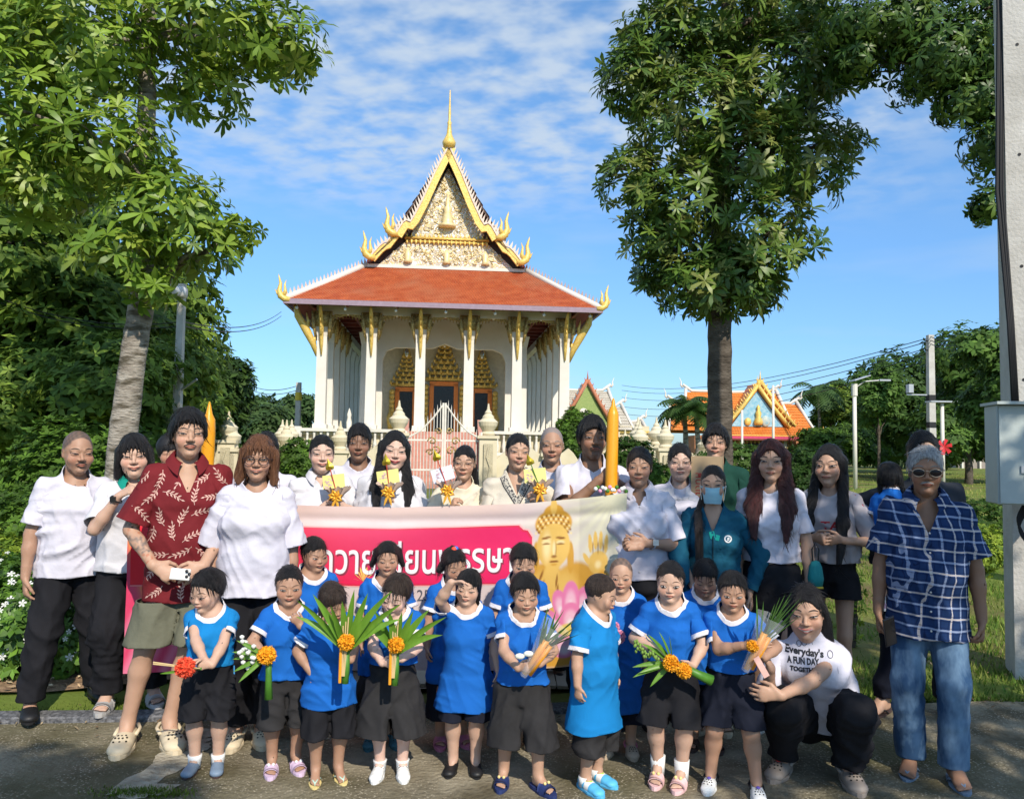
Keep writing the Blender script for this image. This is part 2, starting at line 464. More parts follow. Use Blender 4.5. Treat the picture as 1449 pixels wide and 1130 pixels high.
def cloth_disp(V, N, amp, sc, seed, zs=.9):
    r = np.random.default_rng(seed); o = np.zeros(len(V))
    for i in range(7):
        k = unit(r.normal(size=3) * (1, 1, zs)) * r.uniform(16, 48) / sc; k2 = unit(r.normal(size=3)) * r.uniform(7, 18) / sc; k3 = unit(r.normal(size=3)) * r.uniform(9, 16) / sc
        w = np.sin(V @ k2 + r.uniform(0, 6.28)); w2 = np.sin(V @ k3 + r.uniform(0, 6.28))
        q = np.sin(V @ k + 2.2 * w + r.uniform(0, 6.28))
        o += (1 - np.abs(q)) ** 1.6 * np.clip(w2 + .1, 0, 1) * (34 / (np.linalg.norm(k) * sc)) 
    return V + N * ((o - .5) * amp * 1.5)[:, None]

def hand(F, wrist, d, n, th, s, curl=25, spread=1., fingers=4):
    """palm, four fingers of different length and a thumb leaving the side of the palm"""
    d = unit(d); n = unit(n - d * np.dot(n, d)); t = unit(np.cross(d, n)) * th
    kn = wrist + d * .088 * s
    F.cap(wrist - d * .01 * s, kn, (.024 * s, .018 * s), (.040 * s, .0145 * s), side=t, k=.012 * s)
    ln = (.074, .082, .076, .060)
    for i in range(4):
        o = (.030 - .0205 * i) * s
        b = kn + t * o - d * (.004 if i in (1, 2) else .012) * s
        dd = unit(d + t * (.10 - .07 * i) * spread); p = b; a = 0
        for j, fr in enumerate((.42, .32, .26)):
            a += R(curl) * (.75, 1.1, .8)[j]
            dj = dd * math.cos(a) + n * math.sin(a)
            q = p + dj * ln[i] * fr * s; r0 = (.0098, .0088, .0078)[j] * s; r1 = (.0088, .0078, .0068)[j] * s
            F.cap(p, q, r0, r1, k=.0035 * s if j else .008 * s); p = q
    b = wrist + d * .022 * s + t * .022 * s
    c1 = unit(d * .72 + t * .68 + n * .25); c2 = unit(d * .93 + t * .18 + n * .45)
    m = b + c1 * .040 * s
    F.cap(b, m, .0145 * s, .011 * s, k=.014 * s); F.cap(m, m + c2 * .032 * s, .0108 * s, .0095 * s, k=.004 * s)
    c3 = unit(d * .9 - t * .05 + n * (.3 + curl / 90.)); F.cap(m + c2 * .032 * s, m + c2 * .032 * s + c3 * .024 * s, .0095 * s, .0072 * s, k=.004 * s)

def head_sdf(F, c, Rh, h, f, child):
    L = lambda x, y, z: c + Rh @ (np.array([x * .93, y, z]) * h)
    fat = f.get('fat', .0) + (.012 if not child else .02)
    cw = .028 if child else 0.; F.ell(L(0, .05, .115), Rh, ((.305 + cw) * h, .415 * h, .385 * h), k=0)
    F.cap(L(0, -.12, .05), L(0, -.16, -.22), ((.262 + cw) * h, .25 * h), ((.222 + cw + fat) * h, .20 * h), side=Rh[:, 0], k=.06 * h)
    F.cap(L(0, -.05, -.14), L(0, -.24, -.405), ((.237 + cw + fat) * h, .19 * h), (.110 * h + fat * .6 * h, .09 * h), side=Rh[:, 0], k=.09 * h)
    ck = .0 if not child else .03; dz = 0. if not child else -.05
    for sx in (-1, 1):
        F.ell(L(sx * .155, -.285, -.125), Rh, ((.115 + ck + fat * .7) * h, .095 * h, (.12 + ck) * h), k=.08 * h)      # cheeks
        F.cap(L(sx * .06, -.355, .085 + dz), L(sx * .225, -.30, .085 + dz), .030 * h, .028 * h, k=.06 * h)             # brow ridge
        F.ell(L(sx * .148, -.415, .004 + dz), Rh, (.085 * h, .04 * h, .042 * h), k=.05 * h, sub=True)            # sockets
        F.ell(L(sx * .148, -.338, .004 + dz), Rh, (.085 * h, .056 * h, .046 * h), k=.02 * h)                       # lids
        F.cap(L(sx * .325, .03, .045), L(sx * .318, .02, -.10), (.030 * h, .070 * h), (.026 * h, .042 * h), side=Rh[:, 0], k=.02 * h)  # ears
        F.ell(L(sx * .352, -.01, -.015), Rh, (.016 * h, .035 * h, .055 * h), k=.012 * h, sub=True)
    nb = .85 if child else 1.
    F.cap(L(0, -.345, .03 + dz), L(0, -.412 - .03 * nb - (.0 if not child else -.02), -.105 + dz * .6), .022 * h, .044 * h * nb, k=.04 * h)                        # nose
    for sx in (-1, 1): F.ell(L(sx * .054 * nb, -.410 + (.02 if child else 0), -.125 + dz * .6), Rh, (.042 * h * nb, .042 * h, .028 * h), k=.018 * h)
    sm = f.get('smile', 0)
    F.cap(L(-.085 - .03 * sm, -.375, -.235 + .02 * sm), L(.085 + .03 * sm, -.375, -.235 + .02 * sm), .03 * h, k=.03 * h, rb=.03 * h)
    F.ell(L(0, -.405, -.225), Rh, (.075 * h, .03 * h, .020 * h), k=.02 * h)
    F.ell(L(0, -.398, -.268), Rh, (.062 * h, .03 * h, .022 * h), k=.02 * h)
    F.ell(L(0, -.43, -.247), Rh, ((.085 + .03 * sm) * h, .028 * h, .006 * h), k=.012 * h, sub=True)
    F.ell(L(0, -.325, -.385), Rh, (.085 * h, .065 * h, .055 * h), k=.05 * h)                                      # chin

FACE_M = {}
def face_parts(bv, c, Rh, h, f, root, skin, child):
    def surf(x, z):
        o = c + Rh @ (np.array([x, -1.0, z]) * h); d = Rh @ np.array([0, 1., 0])
        hit = bv.ray_cast(Vector(o), Vector(d), h)
        return hit[0] if hit[0] is not None else None
    def patch(acc, fx, fz0, fz1, off, nu=9, nv=3, bulge=0., mi=0):
        V = []; ok = True
        for i in range(nu + 1):
            u = i / nu
            for j in range(nv + 1):
                v = j / nv; x = fx(u); z = fz0(u) + (fz1(u) - fz0(u)) * v
                p = surf(x, z)
                if p is None: return
                o = off + bulge * (4 * u * (1 - u)) * (4 * v * (1 - v))
                V.append(np.array(p) - Rh[:, 1] * o * h)
        b = acc['n']; acc['V'] += V; acc['n'] += len(V)
        for i in range(nu):
            for j in range(nv):
                a = b + i * (nv + 1) + j; acc['F'].append((a, a + nv + 1, a + nv + 2, a + 1)); acc['M'].append(mi)
    def flush(acc, name, mats):
        if acc['n']:
            return mesh_np(name, np.array(acc['V']), np.array(acc['F']), mats, root, acc['M'])
    new = lambda: dict(V=[], F=[], M=[], n=0)
    dark = material('eye_dark', (.012, .008, .006), rough=.2, var=0, spec=.6); white = material('eye_white', (.40, .36, .33), rough=.3, var=.03)
    lash = material('lash_soft' if child else 'lash', (.075, .042, .030) if child else (.035, .022, .018), rough=.7, var=0)
    bk = f.get('brow', 'soft' if child else 'black'); browm = material('brow_' + bk, dict(black=(.055, .036, .027), grey=(.16, .14, .125), brown=(.09, .045, .03), soft=(.13, .075, .05))[bk], rough=.8, var=.3, vscale=120)
    op = f.get('open', .012 if not child else .016) + .0035; ez = .004 - (.05 if child else 0)
    for sx in (-1, 1):
        fx = lambda u: sx * (.078 + .145 * u)
        arc = lambda u: math.sin(math.pi * min(1, max(0, u))) ** .75
        sl = lambda u: ez + .018 * u
        a = new()
        up = lambda u: sl(u) + op * arc(u); dn = lambda u: sl(u) - op * .75 * arc(u)
        if op > .004:
            patch(a, fx, dn, up, .004, 10, 3, .012, 0)
            ix = f.get('look', 0) * .02
            fi = lambda u: sx * .150 + ix + (u - .5) * .062
            uu = lambda x: (abs(x) - .078) / .145
            patch(a, fi, lambda u: max(dn(uu(fi(u))), ez + .009 - .031 * math.sin(math.pi * u)) if 0 < u < 1 else ez + .008, lambda u: min(up(uu(fi(u))), ez + .009 + .031 * math.sin(math.pi * u)) if 0 < u < 1 else ez + .009, .017, 6, 3, .004, 1)
        patch(a, lambda u: sx * (.072 + .158 * u), lambda u: sl(u) + op * arc(u) - .003, lambda u: sl(u) + op * arc(u) + (.009 + .007 * arc(u)), .013, 10, 1, 0, 2)
        if op > .012: patch(a, lambda u: sx * (.085 + .135 * u), lambda u: sl(u) - op * .75 * arc(u) - .006, lambda u: sl(u) - op * .75 * arc(u), .010, 8, 1, 0, 2)
        flush(a, 'eye', [white, dark, lash])
        a = new(); bz = f.get('browz', .092) - (.04 if child else 0); fr = f.get('frown', 0)
        patch(a, lambda u: sx * (.062 + .185 * u), lambda u: bz + .028 * math.sin(math.pi * (u * .8 + .1)) - .01 * u - fr * .03 * (1 - u), lambda u: bz + .028 * math.sin(math.pi * (u * .8 + .1)) - .01 * u - fr * .03 * (1 - u) + .026 * (math.sin(math.pi * min(1, u * .85 + .16)) ** .6), .006, 10, 2, .004)
        flush(a, 'eyebrow', [browm])
    lipc = f.get('lip', tuple(x * y for x, y in zip(skin, (1.0, .62, .62))))
    lipm = material('lip_%d' % (hash(tuple(round(x, 2) for x in lipc)) % 99991), lipc, rough=.35, var=.06, vscale=60)
    sm = f.get('smile', 0); w = .098 + .035 * sm; a = new()
    mz = -.248; cr = lambda u: mz + (.05 * sm - .012 * f.get('pout', 0)) * (2 * u - 1) ** 2
    fx = lambda u: (2 * u - 1) * w; ar = lambda u: math.sin(math.pi * u) ** .6
    tg = f.get('teeth', 0) * .014
    patch(a, fx, lambda u: cr(u) + tg * ar(u), lambda u: cr(u) + tg * ar(u) + (.034 - .008 * math.exp(-((u - .5) / .07) ** 2)) * ar(u), .006, 12, 2, .012, 0)
    patch(a, fx, lambda u: cr(u) - tg * ar(u) - .032 * ar(u), lambda u: cr(u) - tg * ar(u), .005, 12, 2, .014, 0)
    if tg: patch(a, fx, lambda u: cr(u) - tg * ar(u), lambda u: cr(u) + tg * ar(u), .004, 12, 2, .006, 2)
    else: patch(a, fx, lambda u: cr(u) - .004, lambda u: cr(u) + .003, .013, 12, 1, .0, 1)
    flush(a, 'mouth', [lipm, lash, material('teeth', (.55, .51, .46), rough=.25, var=.02)])
    if f.get('moustache'):
        a = new(); mm = material('moustache_' + f['moustache'], dict(grey=(.24, .22, .20), black=(.05, .035, .03))[f['moustache']], rough=.9, var=.3, vscale=150)
        patch(a, lambda u: (2 * u - 1) * .12, lambda u: -.212 - .03 * (2 * u - 1) ** 2, lambda u: -.185 - .035 * (2 * u - 1) ** 2, .008, 12, 2, .01)
        flush(a, 'moustache', [mm])
    if f.get('glasses'):
        g = f['glasses']; m = MB(); yy = -.435
        L = lambda x, y, z: c + Rh @ (np.array([x, y, z]) * h)
        rim = .010 if g != 'thin' else .006
        gz = -.005
        for sx in (-1, 1):
            pts = [L(sx * .152 + .105 * math.cos(t) , yy + .02 * abs(math.cos(t)), gz + (.088 if g != 'sun' else .075) * math.sin(t) * (1 if math.sin(t) > 0 else 1.08)) for t in np.linspace(0, 2 * math.pi, 19)]
            m.tube(pts, rim * h, 6)
            m.tube([L(sx * .262, yy + .02, gz + .03), L(sx * .335, -.2, .03), L(sx * .345, .03, .03)], .008 * h, 5)
            if g == 'sun':
                m.m = 1; ring = [L(sx * .152 + .108 * math.cos(t), yy + .005, gz + .072 * math.sin(t)) for t in np.linspace(0, 2 * math.pi, 17)[:-1]]
                m.add(ring + [L(sx * .152, yy - .012, gz)], [(i, (i + 1) % 16, 16) for i in range(16)]); m.m = 0
        m.tube([L(-.045, yy, gz + .02), L(0, yy - .01, gz + .035), L(.045, yy, gz + .02)], rim * h, 6)
        m.build('glasses', [material('glasses_' + g, dict(thin=(.45, .33, .25), dark=(.02, .015, .02), sun=(.55, .42, .3))[g], rough=.3, metal=.0 if g == 'dark' else .7),
                            material('sun_lens', (.012, .008, .010), rough=.22, var=0, spec=.25)], root, smooth=True)

def hair_build(c, Rh, h, hs, root, child=False, name='hair', vox=.0062):
    """hs: kind, line (height of the hairline), temple, plus extra masses given in head units"""
    L = lambda x, y, z: c + Rh @ (np.array([x * .93, y, z]) * h)
    th = hs.get('th', .03); ext = hs.get('ext', [])
    pts = [L(-.42, -.5, -.4), L(.42, .55, .6), L(.42, -.5, .6), L(-.42, .55, -.45)]
    for e in ext:
        for q in e[:2]: pts += [L(*q) - .1 * h - .12, L(*q) + .1 * h + .05] if False else [L(*q) + max(max(e[2]), max(e[3])) * h, L(*q) - max(max(e[2]), max(e[3])) * h]
    lo = np.min(pts, 0) - .02; hi = np.max(pts, 0) + .02
    F = SDF(axis(lo[0], hi[0], vox), axis(lo[1], hi[1], vox), axis(lo[2], hi[2], vox))
    F.ell(L(0, .05, .115), Rh, ((.308 + (.028 if child else 0) + th * hs.get('sx', .7)) * h, (.42 + th) * h, (.39 + th) * h), k=0)
    if hs.get('short', 1):      # keep what lies above the ear-nape line
        a = F.ax; X = a[0][:, None, None] - c[0]; Y = a[1][None, :, None] - c[1]; Z = a[2][None, None, :] - c[2]
        ly = (X * Rh[0, 1] + Y * Rh[1, 1] + Z * Rh[2, 1]); lz = (X * Rh[0, 2] + Y * Rh[1, 2] + Z * Rh[2, 2])
        pl = -(lz + .80 * ly + hs.get('nape', .03) * h) * .78
        F.d = np.maximum(F.d, pl.astype(np.float32))
    for e in ext:
        F.cap(L(*e[0]), L(*e[1]), np.array(e[2]) * h, np.array(e[3]) * h, side=Rh[:, 0], k=(e[4] if len(e) > 4 else .06) * h)
    zt = hs.get('line', .33)       # hairline on the forehead
    wt = hs.get('wide', .30)
    F.cap(L(0, -.62, zt - .30 - .20), L(0, -.62, zt - .30), (wt * h, .42 * h), (wt * h, .42 * h), side=Rh[:, 0], k=.03 * h, sub=True, ro=.30 * h)
    V, Q = F.mesh()
    if not len(V): return
    l = (V - c) @ Rh / h; N = normals(V, Q)
    ang = np.arctan2(l[:, 0], l[:, 1] + .1)
    amp = hs.get('rough', .008)
    r = np.random.default_rng(int(abs(c[0] * 1000)) % 977)
    p1, p2, p3 = r.uniform(0, 6, 3)
    wv = 2.6 * np.sin(l[:, 2] * 4 + p3) + 2.2 * np.sin(ang * 5 + p2)
    if hs.get('fringe'): o = .45 * np.sin(l[:, 0] * 27 + p1 + wv) + .4 * np.sin(l[:, 0] * 49 + p2 - wv)
    else: o = .45 * np.sin(ang * 17 + p1 + wv) + .4 * np.sin(ang * 33 + p2 - wv)
    o = o + 1.7 * np.clip(1.4 + l[:, 2] * 1.5, .12, 1) * np.sin(l[:, 0] * 8 + p3 + wv * .4) * np.sin(l[:, 2] * 7 + p1) * np.sin(l[:, 1] * 6 + p2)
    V = V + N * (o * amp * h)[:, None]
    # ragged lower edge of the locks
    if hs.get('ragged'):
        low = np.clip((-.02 - l[:, 2]) * 3, 0, 1) if not hs.get('fringe') else np.clip(((zt + .10) - l[:, 2]) * 8, 0, 1) * (l[:, 1] < -.1)
        V = V + Rh[:, 2] * (np.sin(ang * 23 + p3) * low * hs['ragged'] * h)[:, None]
    # loose strands lying over the surface and escaping at the edges
    N = normals(V, Q); ns = hs.get('ns', 420); pk = r.integers(0, len(V), ns); p = V[pk]; nn = N[pk]
    ll = (p - c) @ Rh / h
    base = -Rh[:, 2][None] * 1.0 + (Rh[:, 1][None] * (1.6 if zt > .30 else .1)) * np.clip(ll[:, 2:3] + .25, 0, 1) + Rh[:, 0][None] * r.normal(0, .16, (ns, 1)) + Rh[:, 0][None] * np.sign(ll[:, 0:1]) * .15
    t = base - nn * (base * nn).sum(1, keepdims=True); t /= np.linalg.norm(t, axis=1, keepdims=True) + 1e-9; sd = np.cross(t, nn)
    ln = h * r.uniform(.16, .42, ns) * (1 if zt <= .30 or hs.get('short', 1) == 0 else .6); wd = h * r.uniform(.006, .016, ns); lift = h * (.006 + .02 * r.uniform(0, 1, ns) ** 3)
    SV = []
    for j in range(5):
        q = j / 4.; ctr = p + t * (ln * q)[:, None] + nn * (lift * math.sin(math.pi * min(1, q * .8 + .1)) - (ln * q) ** 2 / (1.05 * h) * (.55 if hs.get('short', 1) else .35))[:, None]
        ww = (wd * (1 - q * .85))[:, None]; SV += [ctr - sd * ww, ctr + sd * ww]
    SV = np.stack(SV, 1).reshape(-1, 3); b0 = len(V) + 10 * np.arange(ns)[:, None, None]; ff = np.array([(2 * j, 2 * j + 1, 2 * j + 3, 2 * j + 2) for j in range(4)])[None]
    V = np.concatenate([V, SV]); Q = np.concatenate([Q, (b0 + ff).reshape(-1, 4)])
    return mesh_np(name, V, Q, hair_mat(hs.get('kind', 'black')), root)

def shoe(kind, foot, fw, sc, root, cols):
    """foot: ankle-floor point, fw: unit forward; shapes built in shoe space then placed"""
    s = sc; sd = np.array([-fw[1], fw[0], 0.]); up = np.array([0, 0, 1.])
    T = lambda x, y, z: foot + sd * x * s + fw * y * s + up * z * s
    W = .048
    outline = lambda k, w=1., g=0.: [(w * W * (math.sin(a) * (1.0 if math.cos(a) > 0 else .78)) + g * math.sin(a), .055 + (.135 + g) * math.cos(a)) for a in np.linspace(0, 2 * math.pi, k + 1)[:-1]]
    def sole(z0, z1, mi, g=0., name=None):
        m = MB(); o = outline(18, 1, g); n = len(o)
        V = [T(x * .96, y, z0) for x, y in o] + [T(x * 1.03, y, z0 + (z1 - z0) * .5) for x, y in o] + [T(x, y, z1) for x, y in o]
        m.add(V, [(i, (i + 1) % n, n + (i + 1) % n, n + i) for i in range(n)] + [(n + i, n + (i + 1) % n, 2 * n + (i + 1) % n, 2 * n + i) for i in range(n)] + [tuple(range(n - 1, -1, -1)), tuple(range(2 * n, 3 * n))])
        return m
    r0 = empty('shoe', foot, 0, None) if False else None
    if kind == 'flipflop':
        m = sole(0, .012, 0); b = m.build('sandal', material('sole_' + cols[0], COLS[cols[0]], rough=.7), root)
        m = MB(); m.tube([T(0, .15, .014), T(0, .15, .032), T(.018, .11, .042), T(.038, .05, .03), T(.042, .03, .012)], .0055 * s, 6)
        m.tube([T(0, .15, .032), T(-.018, .11, .042), T(-.038, .05, .03), T(-.042, .03, .012)], .0055 * s, 6)
        m.build('strap', material('strap_' + cols[1], COLS[cols[1]], rough=.6), b, smooth=True); return b
    if kind == 'slide':
        m = sole(0, .028, 0, .006); b = m.build('sandal', material('sole_' + cols[0], COLS[cols[0]], rough=.7), root)
        m = MB(); V = []; n = 9; k = 4
        for j in range(k + 1):
            y = .055 + .085 * j / k
            for i in range(n + 1):
                a = math.pi * i / n; V.append(T(.053 * math.cos(a) * (1 - .05 * j / k), y, .018 + (.062 - .018 * j / k) * math.sin(a) ** .8))
        V2 = [np.array(v) + up * .006 * s for v in V]
        q = [(j * (n + 1) + i, j * (n + 1) + i + 1, (j + 1) * (n + 1) + i + 1, (j + 1) * (n + 1) + i) for j in range(k) for i in range(n)]
        nn = len(V); m.add(V2 + V, q + [tuple(x + nn for x in f[::-1]) for f in q] + [(e, e + 1, e + 1 + nn, e + nn) for e in range(n)] + [(k * (n + 1) + e + 1, k * (n + 1) + e, k * (n + 1) + e + nn, k * (n + 1) + e + 1 + nn) for e in range(n)])
        m.build('strap', material('strap_' + cols[1], COLS[cols[1]], rough=.55), b, smooth=True)
        if len(cols) > 2:
            m = MB(); 
            for x in (-.018, .016): m.sphere(T(x, .10, .082), .012 * s, 8, 5)
            m.build('charm', material('charm_' + cols[2], COLS[cols[2]], rough=.5), b, smooth=True)
        return b
    # closed shoes: sole plus a moulded upper
    lo = foot - .26 * s; hi = foot + .28 * s
    vx = .0095 * max(s, .62)
    F = SDF(axis(lo[0], hi[0], vx), axis(lo[1], hi[1], vx), axis(foot[2] - .02, foot[2] + .14 * s, vx))
    hgt = dict(clog=.062, sneaker=.058, maryjane=.042, loafer=.05)[kind]
    F.cap(T(0, .135, .028), T(0, .02, .036), (.050 * s, .030 * s), (.040 * s, .036 * s), side=sd, k=0, ro=.05 * s)
    F.cap(T(0, .09, hgt * .6), T(0, -.03, .045), (.042 * s, .033 * s), (.036 * s, .04 * s), side=sd, k=.02 * s, ro=.03 * s)
    if kind == 'sneaker': F.cap(T(0, .02, .06), T(0, -.02, .075), .036 * s, .038 * s, k=.02 * s)
    F.ell(T(0, -.012, .105 if kind != 'sneaker' else .115), np.stack([sd, fw, up], 1), (.032 * s, (.06 if kind != 'maryjane' else .075) * s, (.055 if kind != 'maryjane' else .07) * s), k=.008 * s, sub=True)
    if kind == 'maryjane': F.ell(T(0, .05, .085), np.stack([sd, fw, up], 1), (.026 * s, .05 * s, .04 * s), k=.01 * s, sub=True)
    V, Q = F.mesh(); sh = Sheet(V, Q); sh.cut(lambda v: foot[2] + .006 * s - v[:, 2])
    g = .002 if kind in ('maryjane', 'loafer') else .006
    lc = lambda v: ((v - foot) @ sd / s, (v - foot) @ fw / s, (v[:, 2] - foot[2]) / s)
    mats = [material('shoe_' + cols[0], COLS[cols[0]], rough=.3 if kind == 'maryjane' else .55, var=.06)]
    if len(cols) > 2:
        mats += [material('shoe_' + c, COLS[c], rough=.5) for c in cols[2:]]
        if kind == 'sneaker':
            sh.paint(lambda v: .022 - np.abs(lc(v)[1] - .055) if len(cols) > 3 else .004 - np.abs(((lc(v)[1] - lc(v)[2] * .5) * 1.0 + .02) % .024 - .012) - (np.abs(lc(v)[1] - .03) > .036) * 1., 1)
            if len(cols) > 3: sh.paint(lambda v: lc(v)[2] - .075, 2)
    b = mesh_np('shoe', sh.V, sh.T, mats, root, sh.m)
    sole(0, .022 if kind in ('clog', 'sneaker') else .012, 0, g).build('sole', material('sole_' + cols[1], COLS[cols[1]], rough=.75), b)
    if kind == 'clog':
        m = MB(); m.tube([T(.044, .035, .055), T(.047, -.03, .06), T(.03, -.072, .066), T(0, -.086, .068), T(-.03, -.072, .066), T(-.047, -.03, .06), T(-.044, .035, .055)], .0085 * s, 6)
        m.build('heel_strap', material('shoe_' + (cols[2] if len(cols) > 2 else cols[0]), COLS[cols[2] if len(cols) > 2 else cols[0]], rough=.5), b, smooth=True)
        m = MB()     # vent holes of the clog, as recessed dark plugs
        for x, y in ((-.024, .105), (-.008, .112), (.008, .112), (.024, .105), (-.016, .088), (0, .092), (.016, .088), (-.026, .128), (.026, .128), (0, .132)):
            zz = .062 + .0 * y; q = T(x, y, .1); bvv = None
            rr = F.ax
            # drop each plug onto the surface
            d2 = ((V[:, 0] - q[0]) ** 2 + (V[:, 1] - q[1]) ** 2); near = np.where(d2 < (.012 * s) ** 2)[0]
            if len(near): z = V[near, 2].max(); m.lathe([(.0045 * s, -.003 * s), (.0045 * s, .0008)], (q[0], q[1], z), 7)
        if m.n: m.build('vent_hole', material('vent_dark', (.03, .025, .02), rough=.9), b)
        if len(cols) > 3:
            m = MB(); m.sphere(T(.0, .075, .082), (.016 * s, .016 * s, .008 * s), 10, 5); m.build('charm', material('charm_' + cols[3], COLS[cols[3]], rough=.4), b, smooth=True)
    if kind == 'maryjane':
        m = MB(); m.tube([T(.038, .005, .035), T(.030, .01, .06), T(0, .02, .068), T(-.030, .01, .06), T(-.038, .005, .035)], .0065 * s, 6); m.build('strap', mats[0], b, smooth=True)
    if kind == 'sneaker' and len(cols) <= 3:
        m = MB()
        for y in (.055, .085): m.tube([T(.040, y - .01, .045), T(.02, y, .068 - y * .1), T(0, y, .073 - y * .12), T(-.02, y, .068 - y * .1), T(-.040, y - .01, .045)], .008 * s, 6)
        m.build('strap', mats[0], b, smooth=True)
    return b

COLS = dict(cream=(.62, .52, .36), white=(.78, .78, .76), black=(.012, .012, .013), slate=(.12, .16, .22), pink=(.72, .42, .52), lilac=(.66, .50, .66), teal=(.035, .12, .15),
            navy=(.02, .035, .13), yellow=(.75, .60, .25), grey=(.42, .41, .40), taupe=(.30, .25, .21), lime=(.45, .65, .08), sky=(.10, .45, .75), darkbrown=(.06, .035, .03),
            bluegrey=(.16, .22, .30), red=(.6, .03, .03), purple=(.12, .08, .4), beige=(.45, .36, .26), palepink=(.75, .48, .48), pink2=(.5, .16, .25), mint=(.45, .6, .5))

def cloth(name, col, **k):
    d = dict(rough=.85, var=.05, vscale=9, bump=.35, bscale=420, spec=.15); d.update(k)
    return material(name, col, **d)

class PersonData: pass

